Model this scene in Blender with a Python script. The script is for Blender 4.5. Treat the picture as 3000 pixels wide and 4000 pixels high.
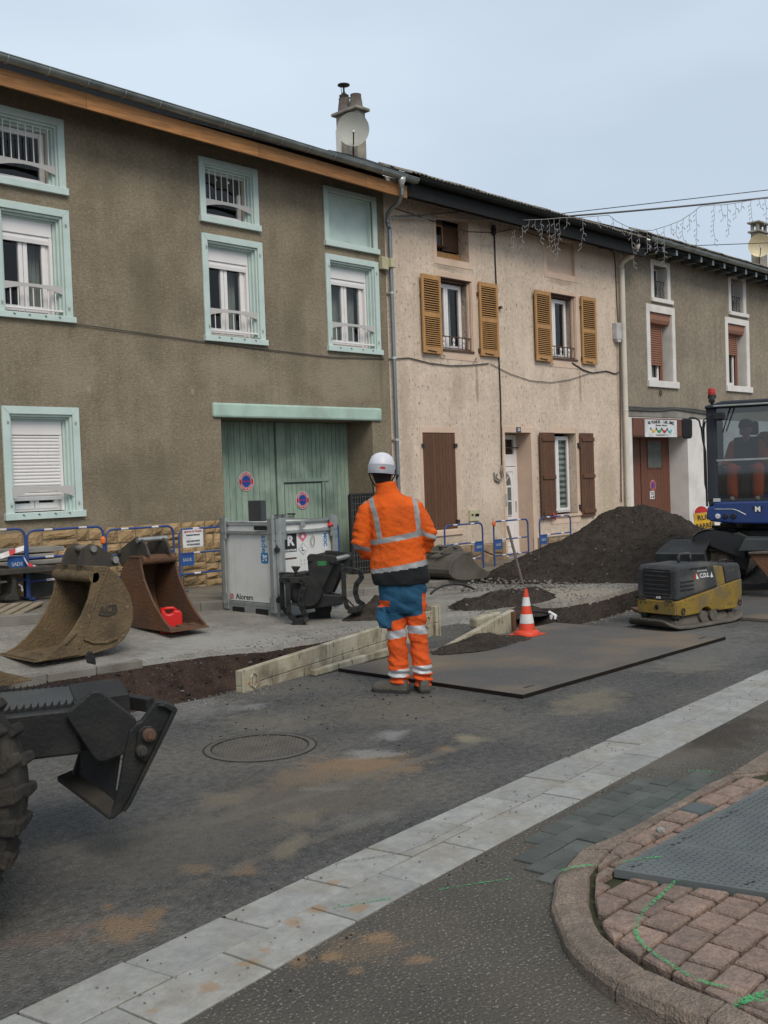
import bpy, bmesh, math, random
from math import sin, cos, pi, radians
from mathutils import Matrix, Vector, noise
from mathutils.bvhtree import BVHTree
random.seed(7)
for o in list(bpy.data.objects): bpy.data.objects.remove(o, do_unlink=True)
SC = bpy.context.scene; COL = SC.collection
# ---------------------------------------------------------------- camera
# x runs along the street (away to the right), y towards the row of houses, z up
FPX, PITCH, ROLL, YAW, CAMH = 4100.0, radians(1.772), radians(-2.015), radians(44.0), 1.6
def _basis():
    cp, sp = cos(PITCH), sin(PITCH); c, s = cos(ROLL), sin(ROLL)
    R = Matrix(((c, -s, 0), (s, c, 0), (0, 0, 1)))
    X = R @ Vector((1, 0, 0)); Y = R @ Vector((0, -sp, cp)); U = R @ Vector((0, -cp, -sp))
    Xs = sin(YAW) * X + cos(YAW) * Y; Ys = -cos(YAW) * X + sin(YAW) * Y
    return Matrix((Xs, Ys, U))
MC = _basis()
cam_d = bpy.data.cameras.new('camera'); cam = bpy.data.objects.new('camera', cam_d); COL.objects.link(cam)
cr = MC @ Vector((1, 0, 0)); cu = MC @ Vector((0, -1, 0)); cb = MC @ Vector((0, 0, -1))
mw = Matrix((cr, cu, cb)).transposed().to_4x4(); mw.translation = (0, 0, CAMH); cam.matrix_world = mw
cam_d.sensor_fit = 'VERTICAL'; cam_d.sensor_height = 36; cam_d.lens = 36 * FPX / 4000
cam_d.clip_start = 0.1; cam_d.clip_end = 2000
SC.camera = cam
SC.render.resolution_x = 768; SC.render.resolution_y = 1024
# where a sight line of the photograph (3000 x 4000) meets the wall plane y = Y, or the level z
def ray(px, py): return MC @ Vector(((px - 1500) / FPX, (py - 2000) / FPX, 1))
def at(px, py, Y=12.9):
    r = ray(px, py); t = Y / r.y; return (t * r.x, CAMH + t * r.z)
def gp(px, py, z=0.0):
    r = ray(px, py); t = (z - CAMH) / r.z; return (t * r.x, t * r.y)
def zg(zone, x, y, z=0.0):
    a, b, s = zone; return gp(a + x * s, b + y * s, z)
# ---------------------------------------------------------------- sky, sun, exposure
SUN_EL, SUN_AZ = radians(46), radians(205)     # azimuth counted from +y towards +x
w = bpy.data.worlds.new('World'); SC.world = w; w.use_nodes = True
nt = w.node_tree; nt.nodes.clear()
out = nt.nodes.new('ShaderNodeOutputWorld'); bg = nt.nodes.new('ShaderNodeBackground')
sky = nt.nodes.new('ShaderNodeTexSky'); sky.sky_type = 'NISHITA'; sky.sun_disc = False
sky.sun_elevation = SUN_EL; sky.sun_rotation = SUN_AZ; sky.dust_density = 4.0; sky.air_density = 1.0; sky.ozone_density = 1.0
mx = nt.nodes.new('ShaderNodeMix'); mx.data_type = 'RGBA'
cl = nt.nodes.new('ShaderNodeTexNoise'); tc = nt.nodes.new('ShaderNodeTexCoord'); cl.inputs['Scale'].default_value = 1.6; cl.inputs['Detail'].default_value = 4
mpn = nt.nodes.new('ShaderNodeMapping'); mpn.inputs['Scale'].default_value = (1, 1, 3)
cmr = nt.nodes.new('ShaderNodeMapRange'); cmr.inputs[1].default_value = .35; cmr.inputs[2].default_value = .65; cmr.inputs[3].default_value = 0.74; cmr.inputs[4].default_value = 1.0
nt.links.new(tc.outputs['Generated'], mpn.inputs[0]); nt.links.new(mpn.outputs[0], cl.inputs['Vector'])
nt.links.new(cl.outputs['Fac'], cmr.inputs[0]); nt.links.new(cmr.outputs[0], mx.inputs['Factor'])
mx.inputs['B'].default_value = (6.0, 7.0, 8.05, 1)    # thin overcast veil
nt.links.new(sky.outputs[0], mx.inputs['A']); nt.links.new(mx.outputs['Result'], bg.inputs[0])
bg.inputs[1].default_value = 0.080
nt.links.new(bg.outputs[0], out.inputs[0])
sl = bpy.data.lights.new('sun', 'SUN'); sl.energy = 1.5; sl.angle = radians(26); sl.color = (1, .93, .84)
so = bpy.data.objects.new('sun', sl); COL.objects.link(so)
sd = Vector((sin(SUN_AZ) * cos(SUN_EL), cos(SUN_AZ) * cos(SUN_EL), sin(SUN_EL)))
so.rotation_euler = sd.to_track_quat('Z', 'Y').to_euler(); so.location = (0, -20, 30)
SC.view_settings.view_transform = 'Standard'; SC.view_settings.look = 'None'
SC.view_settings.gamma = 1; SC.view_settings.exposure = 0.5; SC.view_settings.use_curve_mapping = False
# ---------------------------------------------------------------- mesh helpers
class MB:
    def __init__(s): s.v = []; s.f = []; s.m = Matrix()
    def P(s, p): s.v.append(tuple(s.m @ Vector(p))); return len(s.v) - 1
    def poly(s, pts): s.f.append([s.P(p) for p in pts]); return s
    def box(s, x0, x1, y0, y1, z0, z1):
        i = [s.P(p) for p in ((x0,y0,z0),(x1,y0,z0),(x1,y1,z0),(x0,y1,z0),(x0,y0,z1),(x1,y0,z1),(x1,y1,z1),(x0,y1,z1))]
        for q in ((0,3,2,1),(4,5,6,7),(0,1,5,4),(1,2,6,5),(2,3,7,6),(3,0,4,7)): s.f.append([i[k] for k in q])
        return s
    def hexa(s, b, t):   # bottom 4, top 4 (ccw from above)
        i = [s.P(p) for p in list(b) + list(t)]
        for q in ((0,3,2,1),(4,5,6,7),(0,1,5,4),(1,2,6,5),(2,3,7,6),(3,0,4,7)): s.f.append([i[k] for k in q])
        return s
    def bar(s, a, b, w, h, up=(0,0,1)):   # rectangular bar from a to b
        a = Vector(a); b = Vector(b); d = (b - a).normalized(); u = Vector(up)
        r = d.cross(u)
        if r.length < 1e-4: r = d.cross(Vector((1,0,0)))
        r.normalize(); u = r.cross(d).normalized(); r *= w/2; u *= h/2
        return s.hexa([a-r-u, a+r-u, b+r-u, b-r-u], [a-r+u, a+r+u, b+r+u, b-r+u])
    def prism(s, pts, a, b, ax='y'):      # outline pts extruded from a to b along ax
        n = len(pts)
        def q(p, t): return {'y': (p[0], t, p[1]), 'x': (t, p[0], p[1]), 'z': (p[0], p[1], t)}[ax]
        A = [s.P(q(p, a)) for p in pts]; B = [s.P(q(p, b)) for p in pts]
        s.f.append(A[::-1]); s.f.append(B)
        for k in range(n): s.f.append([A[k], A[(k+1) % n], B[(k+1) % n], B[k]])
        return s
    def tube(s, path, r, n=8, caps=True):
        path = [Vector(p) for p in path]; rings = []
        R = r if isinstance(r, (list, tuple)) else [r] * len(path)
        nrm = None
        for k, p in enumerate(path):
            d = (path[min(k+1, len(path)-1)] - path[max(k-1, 0)]).normalized()
            if nrm is None: nrm = d.orthogonal().normalized()
            nrm = (nrm - d * nrm.dot(d))
            nrm = nrm.normalized() if nrm.length > 1e-6 else d.orthogonal().normalized()
            bn = d.cross(nrm)
            rings.append([s.P(p + (nrm * cos(2*pi*j/n) + bn * sin(2*pi*j/n)) * R[k]) for j in range(n)])
        for a, b in zip(rings, rings[1:]):
            for j in range(n): s.f.append([a[j], a[(j+1) % n], b[(j+1) % n], b[j]])
        if caps: s.f.append(rings[0][::-1]); s.f.append(rings[-1])
        return s
    def loft(s, rings, closed=True, caps=True):
        I = [[s.P(p) for p in r] for r in rings]; n = len(I[0])
        for a, b in zip(I, I[1:]):
            for j in range(n if closed else n-1): s.f.append([a[j], a[(j+1) % n], b[(j+1) % n], b[j]])
        if caps: s.f.append(I[0][::-1]); s.f.append(I[-1])
        return s
    def lathe(s, prof, c=(0,0,0), n=20, ax='z', caps=True):
        rings = []
        for r, z in prof:
            ring = []
            for j in range(n):
                a = 2*pi*j/n; u, v = r*cos(a), r*sin(a)
                p = {'z': (u, v, z), 'y': (u, z, v), 'x': (z, u, v)}[ax]
                ring.append((p[0]+c[0], p[1]+c[1], p[2]+c[2]))
            rings.append(ring)
        return s.loft(rings, caps=caps)
    def grid(s, f, nu, nv):
        I = [[s.P(f(i/nu, j/nv)) for j in range(nv+1)] for i in range(nu+1)]
        for i in range(nu):
            for j in range(nv): s.f.append([I[i][j], I[i+1][j], I[i+1][j+1], I[i][j+1]])
        return s
W = {}
def _w(o): return W.get(o.name, Matrix())
def props(o, label=None, cat=None, group=None, kind=None):
    if label: o['label'] = label
    if cat: o['category'] = cat
    if group: o['group'] = group
    if kind: o['kind'] = kind
    return o
def empty(name, loc, label, cat, group=None, rz=0.0, mat=None):
    o = bpy.data.objects.new(name, None); COL.objects.link(o); o.empty_display_size = .2
    m = mat if mat is not None else Matrix.Translation(loc) @ Matrix.Rotation(rz, 4, 'Z')
    o.matrix_world = m; W[o.name] = m.copy(); return props(o, label, cat, group)
def mk(name, mb, mat, parent=None, local=False, smooth=False, bevel=0, label=None, kind=None, group=None, cat=None, auto=None, sub=0, centre=True):
    if isinstance(mb, tuple): vs, fs = mb
    else: vs, fs = mb.v, mb.f
    vs = [Vector(v) for v in vs]
    pw = _w(parent) if parent else Matrix()
    if parent and not local: inv = pw.inverted(); vs = [inv @ v for v in vs]
    c = Vector((0,0,0))
    if centre and vs:
        c = Vector([(min(v[k] for v in vs) + max(v[k] for v in vs)) / 2 for k in range(3)])
        if not parent: c.z = min(v.z for v in vs)
    me = bpy.data.meshes.new(name); me.from_pydata([v - c for v in vs], [], fs)
    bm = bmesh.new(); bm.from_mesh(me); bmesh.ops.remove_doubles(bm, verts=bm.verts, dist=1e-5) if smooth else None
    bmesh.ops.recalc_face_normals(bm, faces=bm.faces); bm.to_mesh(me); bm.free()
    me.materials.append(mat)
    if smooth:
        me.shade_smooth()
        if auto is not None: me.set_sharp_from_angle(angle=radians(auto))
    o = bpy.data.objects.new(name, me); COL.objects.link(o)
    o.location = c
    if parent: o.parent = parent
    W[o.name] = pw @ Matrix.Translation(c)
    if bevel:
        b = o.modifiers.new('bevel', 'BEVEL'); b.width = bevel; b.segments = 2; b.limit_method = 'ANGLE'; b.angle_limit = radians(40)
    if sub:
        u = o.modifiers.new('sub', 'SUBSURF'); u.levels = sub; u.render_levels = sub
    return props(o, label, cat, group, kind)
def kids(o): return [c for c in bpy.data.objects if c.parent is o]
def copy_tree(o, parent=None):
    c = o.copy(); COL.objects.link(c); c.parent = parent
    for ch in kids(o): copy_tree(ch, c)
    return c
def dup(o, m, label):       # copy a thing with its parts to matrix m
    c = copy_tree(o); c.matrix_world = m; W[c.name] = m.copy(); c['label'] = label; return c
_font_cache = {}
def text(s, size, mat, parent, m, name='lettering', depth=0.001, squash=1.0, bold=0.0, spacing=1.0):
    cu = bpy.data.curves.new('t', 'FONT'); cu.body = s; cu.size = size; cu.extrude = depth; cu.offset = bold
    cu.align_x = 'CENTER'; cu.align_y = 'CENTER'; cu.resolution_u = 2; cu.space_character = spacing
    ob = bpy.data.objects.new('t', cu); COL.objects.link(ob)
    dg = bpy.context.evaluated_depsgraph_get(); me = bpy.data.meshes.new_from_object(ob.evaluated_get(dg))
    bpy.data.objects.remove(ob, do_unlink=True)
    vs = [m @ Vector((v.co.x * squash, v.co.y, v.co.z)) for v in me.vertices]; fs = [list(p.vertices) for p in me.polygons]
    return mk(name, (vs, fs), mat, parent)
def face_m(x, y, z, rz=0.0, extra=None):    # text plane standing upright facing -y
    m = Matrix.Translation((x, y, z)) @ Matrix.Rotation(rz, 4, 'Z') @ Matrix.Rotation(pi/2, 4, 'X')
    return m @ extra if extra is not None else m
def evalmesh(mb, voxel=None, smooth_it=0, sub=0, fix=None):
    me = bpy.data.meshes.new('tmp'); me.from_pydata([Vector(v) for v in mb.v], [], mb.f)
    bm = bmesh.new(); bm.from_mesh(me); bmesh.ops.recalc_face_normals(bm, faces=bm.faces); bm.to_mesh(me); bm.free()
    ob = bpy.data.objects.new('tmp', me); COL.objects.link(ob)
    if voxel: r = ob.modifiers.new('r', 'REMESH'); r.mode = 'VOXEL'; r.voxel_size = voxel
    if smooth_it: s_ = ob.modifiers.new('s', 'SMOOTH'); s_.iterations = smooth_it; s_.factor = .6
    dg = bpy.context.evaluated_depsgraph_get(); m2 = bpy.data.meshes.new_from_object(ob.evaluated_get(dg))
    bpy.data.objects.remove(ob, do_unlink=True)
    return [v.co.copy() for v in m2.vertices], [list(p.vertices) for p in m2.polygons]
# ---------------------------------------------------------------- materials
MT = {}
def pm(name, col, rough=.8, col2=None, ns=6.0, nf=.5, bump=0.0, bs=60.0, metal=0.0, dirt=None, ds=1.5, da=.5, speck=None,
       stretch=None, rnd=0.0, coord='pos', spec=.4, coat=0.0, streak=None, base=None, grain=None):
    m = bpy.data.materials.new(name); m.use_nodes = True; t = m.node_tree; N = t.nodes; L = t.links
    b = N['Principled BSDF']; b.inputs['Roughness'].default_value = rough; b.inputs['Metallic'].default_value = metal
    b.inputs['Specular IOR Level'].default_value = spec; b.inputs['Coat Weight'].default_value = coat
    if coord == 'pos': cs = N.new('ShaderNodeNewGeometry').outputs['Position']
    else: cs = N.new('ShaderNodeTexCoord').outputs['Object']
    if stretch:
        mp = N.new('ShaderNodeMapping'); mp.inputs['Scale'].default_value = stretch; L.new(cs, mp.inputs[0]); cs2 = mp.outputs[0]
    else: cs2 = cs
    def noise_(sc, det=5, src=None, dist=0.0, lo=.35, hi=.65):
        n = N.new('ShaderNodeTexNoise'); n.inputs['Scale'].default_value = sc; n.inputs['Detail'].default_value = det
        n.inputs['Distortion'].default_value = dist; L.new(src or cs2, n.inputs['Vector'])
        r = N.new('ShaderNodeMapRange'); r.inputs[1].default_value = lo; r.inputs[2].default_value = hi; L.new(n.outputs['Fac'], r.inputs[0])
        return r.outputs[0]
    def mul(a, k):
        q = N.new('ShaderNodeMath'); q.operation = 'MULTIPLY'; L.new(a, q.inputs[0]); q.inputs[1].default_value = k; return q.outputs[0]
    def mix(fac, a, bcol, blend='MIX'):
        q = N.new('ShaderNodeMix'); q.data_type = 'RGBA'; q.blend_type = blend
        if isinstance(fac, float): q.inputs['Factor'].default_value = fac
        else: L.new(fac, q.inputs['Factor'])
        for nm, v in (('A', a), ('B', bcol)):
            if isinstance(v, tuple): q.inputs[nm].default_value = (*v, 1) if len(v) == 3 else v
            else: L.new(v, q.inputs[nm])
        return q.outputs['Result']
    c2 = col2 or tuple(x * .75 for x in col)
    c = mix(mul(noise_(ns), nf * 2 if nf < .5 else 1.0), tuple(col), tuple(c2))
    if rnd:
        oi = N.new('ShaderNodeObjectInfo'); r = N.new('ShaderNodeMapRange'); r.inputs[3].default_value = 1 - rnd; r.inputs[4].default_value = 1 + rnd
        L.new(oi.outputs['Random'], r.inputs[0])
        hs = N.new('ShaderNodeHueSaturation'); L.new(r.outputs[0], hs.inputs['Value']); L.new(c, hs.inputs['Color']); c = hs.outputs[0]
    if streak:       # vertical run marks: (colour, amount)
        mp = N.new('ShaderNodeMapping'); mp.inputs['Scale'].default_value = (3.0, 3.0, .22); L.new(cs, mp.inputs[0])
        c = mix(mul(noise_(2.2, 6, mp.outputs[0], lo=.45, hi=.75), streak[1]), c, streak[0])
    if dirt: c = mix(mul(noise_(ds, 8, cs, .3, .48, .72), da), c, tuple(dirt))
    if speck:        # (scale, threshold, colour, stretch)
        v = N.new('ShaderNodeTexNoise'); v.inputs['Scale'].default_value = speck[0]; v.inputs['Detail'].default_value = 2
        if len(speck) > 3:
            mp = N.new('ShaderNodeMapping'); mp.inputs['Scale'].default_value = speck[3]; L.new(cs, mp.inputs[0]); L.new(mp.outputs[0], v.inputs['Vector'])
        else: L.new(cs, v.inputs['Vector'])
        r = N.new('ShaderNodeMapRange'); r.inputs[1].default_value = speck[1]; r.inputs[2].default_value = speck[1] + .05; L.new(v.outputs['Fac'], r.inputs[0])
        c = mix(mul(r.outputs[0], .8), c, tuple(speck[2]))
    if base:         # mud splashed up from the ground: (from z, to z, colour, amount)
        sx = N.new('ShaderNodeSeparateXYZ'); L.new(N.new('ShaderNodeNewGeometry').outputs['Position'], sx.inputs[0]); r = N.new('ShaderNodeMapRange'); r.inputs[1].default_value = base[1]; r.inputs[2].default_value = base[0]; L.new(sx.outputs['Z'], r.inputs[0])
        q = N.new('ShaderNodeMath'); q.operation = 'MULTIPLY'; L.new(r.outputs[0], q.inputs[0]); L.new(noise_(2.6, 8, cs, .2, .3, .7), q.inputs[1]); c = mix(mul(q.outputs[0], base[3]), c, tuple(base[2]))
    if grain:        # grainy light and dark flecks of the render or aggregate: (scale, amount)
        n = N.new('ShaderNodeTexNoise'); n.inputs['Scale'].default_value = grain[0]; n.inputs['Detail'].default_value = 3; n.inputs['Roughness'].default_value = .75; L.new(cs, n.inputs['Vector'])
        r = N.new('ShaderNodeMapRange'); r.inputs[1].default_value = .3; r.inputs[2].default_value = .7; r.inputs[3].default_value = 1 - grain[1]*1.4; r.inputs[4].default_value = 1 + grain[1]*1.4; L.new(n.outputs['Fac'], r.inputs[0])
        hs = N.new('ShaderNodeHueSaturation'); L.new(r.outputs[0], hs.inputs['Value']); L.new(c, hs.inputs['Color']); c = hs.outputs[0]
    L.new(c, b.inputs['Base Color'])
    if bump:
        bp = N.new('ShaderNodeBump'); bp.inputs['Strength'].default_value = min(1, bump); bp.inputs['Distance'].default_value = .02 if bump < 1 else .02 * bump
        n = N.new('ShaderNodeTexNoise'); n.inputs['Scale'].default_value = bs; n.inputs['Detail'].default_value = 4
        L.new(cs2, n.inputs['Vector']); L.new(n.outputs['Fac'], bp.inputs['Height']); L.new(bp.outputs[0], b.inputs['Normal'])
    MT[name] = m; return m
def spray(m):      # ragged, grainy edges for sprayed marks and chalk
    t = m.node_tree; N = t.nodes; L = t.links; b = N['Principled BSDF']; o = N['Material Output']
    n = N.new('ShaderNodeTexNoise'); n.inputs['Scale'].default_value = 90; n.inputs['Detail'].default_value = 4; L.new(N.new('ShaderNodeNewGeometry').outputs['Position'], n.inputs['Vector'])
    r = N.new('ShaderNodeMapRange'); r.inputs[1].default_value = .44; r.inputs[2].default_value = .64; L.new(n.outputs['Fac'], r.inputs[0]); L.new(r.outputs[0], b.inputs['Alpha'])
pm('dust_white', (.25,.245,.23), 1, bump=.5, bs=120)
pm('roughcast_brown', (.262,.214,.146), .95, (.205,.166,.112), ns=2.2, bump=.9, bs=75, dirt=(.12,.10,.072), ds=.7, da=.45, speck=(30,.60,(.30,.25,.18)), streak=((.30,.255,.18), .45), base=(.9,2.3,(.135,.108,.07),.55), grain=(20,.15))
pm('render_pink', (.66,.53,.415), .93, (.59,.47,.365), ns=2.5, bump=.8, bs=60, dirt=(.45,.36,.28), ds=.8, da=.35, speck=(17,.625,(.20,.165,.13),(1.4,1.4,.6)), streak=((.46,.38,.29), .4), base=(.2,1.3,(.33,.255,.17),.55), grain=(14,.10))
pm('roughcast_grey', (.27,.225,.165), .95, (.22,.182,.133), ns=1.3, bump=.5, bs=80, dirt=(.15,.13,.098), ds=.7, da=.5, streak=((.31,.28,.22), .4), grain=(12,.18))
pm('plaster_pink', (.62,.46,.35), .8, (.56,.41,.31), ns=3, bump=.1, bs=40, dirt=(.40,.29,.21), ds=2.2, da=.35)
pm('plaster_cream', (.62,.57,.48), .85, (.56,.52,.44), ns=2, bump=.1, bs=40, dirt=(.42,.37,.30), ds=1.5, da=.4)
pm('mint', (.50,.60,.56), .65, (.46,.555,.515), ns=5, nf=.4, bump=.06, bs=30, dirt=(.30,.38,.33), ds=3.5, da=.3)
pm('mint_old', (.40,.54,.46), .75, (.35,.47,.40), ns=3, bump=.15, bs=40, dirt=(.20,.22,.17), ds=2.5, da=.4)
pm('white_pvc', (.74,.71,.69), .35, (.70,.67,.66), ns=4, nf=.3, dirt=(.55,.52,.47), ds=3, da=.25)
pm('white_wall', (.68,.65,.61), .8, (.63,.60,.56), ns=4, dirt=(.40,.36,.30), ds=2, da=.35, bump=.1, bs=40)
pm('grey_guard', (.46,.44,.42), .45, (.43,.41,.39), ns=6, nf=.3)
pm('wood_orange', (.40,.185,.060), .65, (.26,.115,.036), ns=3, stretch=(1,8,14), bump=.12, bs=12, dirt=(.22,.11,.045), ds=2, da=.45, rnd=.18)
pm('wood_gold', (.45,.245,.088), .6, (.36,.185,.062), ns=4, stretch=(8,8,1), bump=.1, bs=10, dirt=(.25,.13,.05), ds=4, da=.3, rnd=.05)
pm('wood_brown', (.130,.056,.027), .65, (.085,.038,.02), ns=6, stretch=(10,10,1), bump=.15, bs=10, dirt=(.07,.035,.02), ds=3, da=.4, rnd=.12)
pm('foam', (.52,.32,.18), .9, bump=.4, bs=90)
pm('zinc', (.34,.36,.34), .42, (.24,.26,.245), ns=4, metal=.75, dirt=(.10,.11,.09), ds=2, da=.4, bump=.03)
pm('zinc_seam', (.60,.62,.60), .4, metal=.6)
pm('galv_pipe', (.25,.27,.28), .42, (.20,.22,.23), ns=3, metal=.7, dirt=(.13,.14,.14), ds=3, da=.3, stretch=(1,1,.3))
pm('galv', (.36,.38,.37), .5, (.27,.29,.285), ns=7, metal=.55, dirt=(.20,.21,.19), ds=4, da=.4)
pm('dark_gutter', (.014,.015,.0145), .7, spec=.2)
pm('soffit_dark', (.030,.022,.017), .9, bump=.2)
pm('tile', (.20,.165,.125), .95, (.12,.105,.085), ns=8, bump=.6, bs=40, dirt=(.30,.30,.22), ds=5, da=.6, rnd=.3)
pm('slate', (.030,.034,.034), .8, rnd=.3, spec=.15)
pm('stone_yellow', (.36,.245,.125), .95, (.28,.185,.09), ns=9, bump=1.0, bs=28, dirt=(.17,.12,.07), ds=4, da=.35, rnd=.14)
pm('mortar', (.25,.20,.13), .95, bump=.5, bs=80)
pm('mortar_dark', (.19,.15,.10), .95, bump=.5, bs=80)
pm('stone_brown', (.29,.20,.12), .95, (.20,.14,.085), ns=6, bump=.9, bs=22, dirt=(.12,.09,.06), ds=3, da=.4, rnd=.2)
pm('concrete', (.27,.25,.22), .93, (.20,.185,.165), ns=4, bump=.45, bs=60, dirt=(.13,.12,.10), ds=2, da=.5)
pm('door_green', (.30,.375,.295), .8, (.23,.315,.245), ns=5, stretch=(6,6,1), bump=.15, bs=20, dirt=(.035,.06,.05), ds=1.6, da=.5, streak=((.07,.13,.115), .55), rnd=.04)
pm('door_redbrown', (.155,.060,.036), .7, (.12,.048,.03), ns=5, stretch=(6,6,1), bump=.1, rnd=.05)
pm('shutter_brown', (.27,.125,.08), .7, (.235,.11,.07), ns=6, nf=.3)
pm('iron_dark', (.03,.025,.025), .6)
pm('iron_rust', (.10,.055,.035), .8)
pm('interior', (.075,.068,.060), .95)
pm('curtain_grey', (.42,.42,.40), .9, ns=3, stretch=(30,30,1))
pm('curtain_red', (.16,.06,.06), .9)
pm('blind_light', (.50,.53,.50), .9)
pm('blind_dark', (.13,.145,.135), .9)
pm('black', (.012,.012,.013), .5)
pm('rubber', (.016,.015,.014), .9, (.045,.038,.030), ns=6, bump=.5, bs=45, dirt=(.085,.068,.048), ds=4, da=.75, spec=.2)
pm('wire_grey', (.10,.095,.09), .7); pm('wire_black', (.02,.02,.02), .6); pm('wire_white', (.27,.26,.25), .7)
pm('chimney', (.33,.295,.245), .95, (.20,.18,.15), ns=4, bump=.6, bs=25, dirt=(.10,.09,.08), ds=3, da=.6)
pm('pot', (.10,.075,.065), .95, (.17,.15,.13), ns=6, bump=.5, bs=20)
pm('dish', (.48,.48,.43), .6, (.43,.43,.38), ns=3, dirt=(.27,.27,.23), ds=3, da=.5)
pm('paper', (.66,.66,.66), .8); pm('red_print', (.45,.02,.02), .6); pm('blue_print', (.015,.06,.30), .5); pm('black_print', (.02,.02,.02), .6)
pm('sky_print', (.02,.20,.45), .5); pm('grey_print', (.45,.45,.45), .6); pm('green_print', (.03,.30,.08), .6); pm('yellow_print', (.65,.42,.06), .6)
pm('teal_print', (.10,.45,.45), .6); pm('pink_print', (.62,.16,.22), .6); pm('white_print', (.72,.72,.72), .5)
pm('sign_yellow', (.62,.36,.02), .5, dirt=(.3,.18,.03), ds=6, da=.3)
pm('asphalt', (.108,.103,.095), .92, (.072,.070,.066), ns=1.6, bump=1.3, bs=75, dirt=(.135,.123,.105), ds=.9, da=.95, speck=(70,.61,(.165,.158,.145)), spec=.25, grain=(22,.28))
pm('asphalt_front', (.100,.089,.074), .9, (.074,.067,.057), ns=1.6, bump=.9, bs=75, dirt=(.12,.098,.07), ds=1.3, da=.5, speck=(85,.61,(.27,.245,.20)), spec=.2)
pm('slab', (.275,.268,.247), .88, (.222,.220,.206), grain=(22,.10), ns=7, bump=.18, bs=130, dirt=(.23,.195,.145), ds=3.5, da=.55, speck=(110,.68,(.15,.14,.13)), rnd=.10)
pm('paver_dark', (.088,.092,.082), .9, (.062,.068,.060), ns=7, bump=.35, bs=110, dirt=(.06,.11,.085), ds=3, da=.3, rnd=.16)
pm('paver_red', (.235,.160,.122), .9, (.17,.124,.10), grain=(45,.2), ns=9, bump=.5, bs=90, dirt=(.10,.085,.07), ds=4, da=.5, rnd=.14)
pm('paver_blue', (.085,.10,.10), .9, bump=.3, bs=90)
pm('kerb_stone', (.27,.205,.155), .92, (.20,.155,.12), grain=(60,.22), ns=16, bump=1.0, bs=110, dirt=(.085,.072,.058), ds=6, da=.55, rnd=.12)
pm('kerb_concrete', (.20,.185,.16), .92, (.15,.14,.12), ns=5, bump=.4, bs=80, dirt=(.10,.085,.065), ds=3, da=.5, rnd=.1)
pm('moss', (.050,.052,.020), 1, (.036,.030,.018), ns=30, bump=1.0, bs=90)
pm('joint_dirt', (.045,.038,.030), 1, bump=.8, bs=100)
pm('plate_grp', (.105,.118,.115), .8, (.082,.092,.092), ns=5, bump=.1, bs=80, dirt=(.14,.14,.13), ds=3, da=.3)
pm('steel_plate', (.078,.075,.073), .75, (.105,.092,.078), ns=1.3, bump=.3, bs=20, dirt=(.19,.135,.085), ds=1.1, da=.8, speck=(45,.68,(.20,.17,.13)), spec=.25)
pm('steel_edge', (.018,.013,.011), .9, spec=.1)
pm('gravel_fines', (.27,.25,.215), .95, (.19,.175,.152), grain=(16,.2), ns=2, bump=.9, bs=70, dirt=(.14,.12,.10), ds=.9, da=.6, speck=(70,.62,(.36,.35,.32)))
pm('sidewalk', (.19,.16,.12), .95, (.13,.11,.085), ns=2, bump=.6, bs=60, dirt=(.11,.095,.07), ds=1.1, da=.6)
pm('soil', (.050,.033,.025), 1, (.026,.018,.015), ns=8, bump=2.4, bs=32, dirt=(.075,.048,.036), ds=2.5, da=.6, spec=.1, speck=(55,.66,(.16,.12,.10)))
pm('spoil', (.056,.045,.037), 1, (.034,.028,.023), ns=9, bump=2.6, bs=30, dirt=(.060,.048,.038), ds=1.6, da=.7, spec=.1, speck=(60,.66,(.12,.105,.09)))
pm('pebble', (.25,.225,.20), .9, (.11,.10,.09), ns=3, rnd=.5)
pm('clod', (.040,.032,.026), 1, bump=.8, spec=.1)
pm('cast_iron', (.080,.072,.062), .6, (.105,.092,.078), ns=8, metal=.2, bump=.2, bs=60, dirt=(.13,.11,.085), ds=5, da=.6)
pm('panel_cream', (.40,.365,.275), .75, (.34,.30,.21), ns=6, bump=.3, bs=30, dirt=(.12,.09,.06), ds=5, da=.8, streak=((.13,.10,.06), .6), speck=(14,.63,(.10,.07,.045),(2.5,2.5,.5)))
pm('bucket_mud', (.155,.110,.060), .85, (.115,.083,.048), ns=5, bump=.7, bs=40, dirt=(.060,.044,.030), ds=3, da=.75, spec=.2, streak=((.10,.07,.042), .4), speck=(30,.66,(.23,.165,.095)))
pm('bucket_rust', (.135,.063,.032), .85, (.105,.062,.040), ns=4, bump=.6, bs=40, dirt=(.055,.036,.026), ds=2.6, da=.8, spec=.2, streak=((.07,.05,.04), .4))
pm('bucket_grey', (.050,.045,.038), .7, (.035,.032,.028), ns=5, spec=.3, metal=.1, bump=.2, bs=40, dirt=(.12,.09,.06), ds=3, da=.5)
pm('bucket_steel', (.12,.105,.085), .6, (.085,.075,.062), ns=5, bump=.3, bs=40, dirt=(.05,.045,.038), ds=3, da=.6)
pm('steel_shiny', (.45,.43,.40), .35, metal=.8)
pm('machine_black', (.013,.0135,.0135), .55, (.010,.010,.010), ns=5, dirt=(.045,.042,.036), ds=5, da=.5, bump=.15, bs=60, spec=.3)
pm('machine_grey', (.045,.050,.052), .5, (.036,.040,.042), ns=5, dirt=(.075,.068,.058), ds=4, da=.5, spec=.3)
pm('fence_blue', (.025,.065,.22), .5, (.02,.05,.17), ns=8, dirt=(.10,.08,.06), ds=5, da=.3)
pm('fence_white', (.62,.58,.57), .6); pm('fence_plate', (.02,.085,.28), .5, dirt=(.06,.08,.12), ds=4, da=.4)
pm('orange_plastic', (.75,.16,.03), .5); pm('can_red', (.56,.018,.015), .38, (.48,.015,.012), ns=3, nf=.3)
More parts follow.
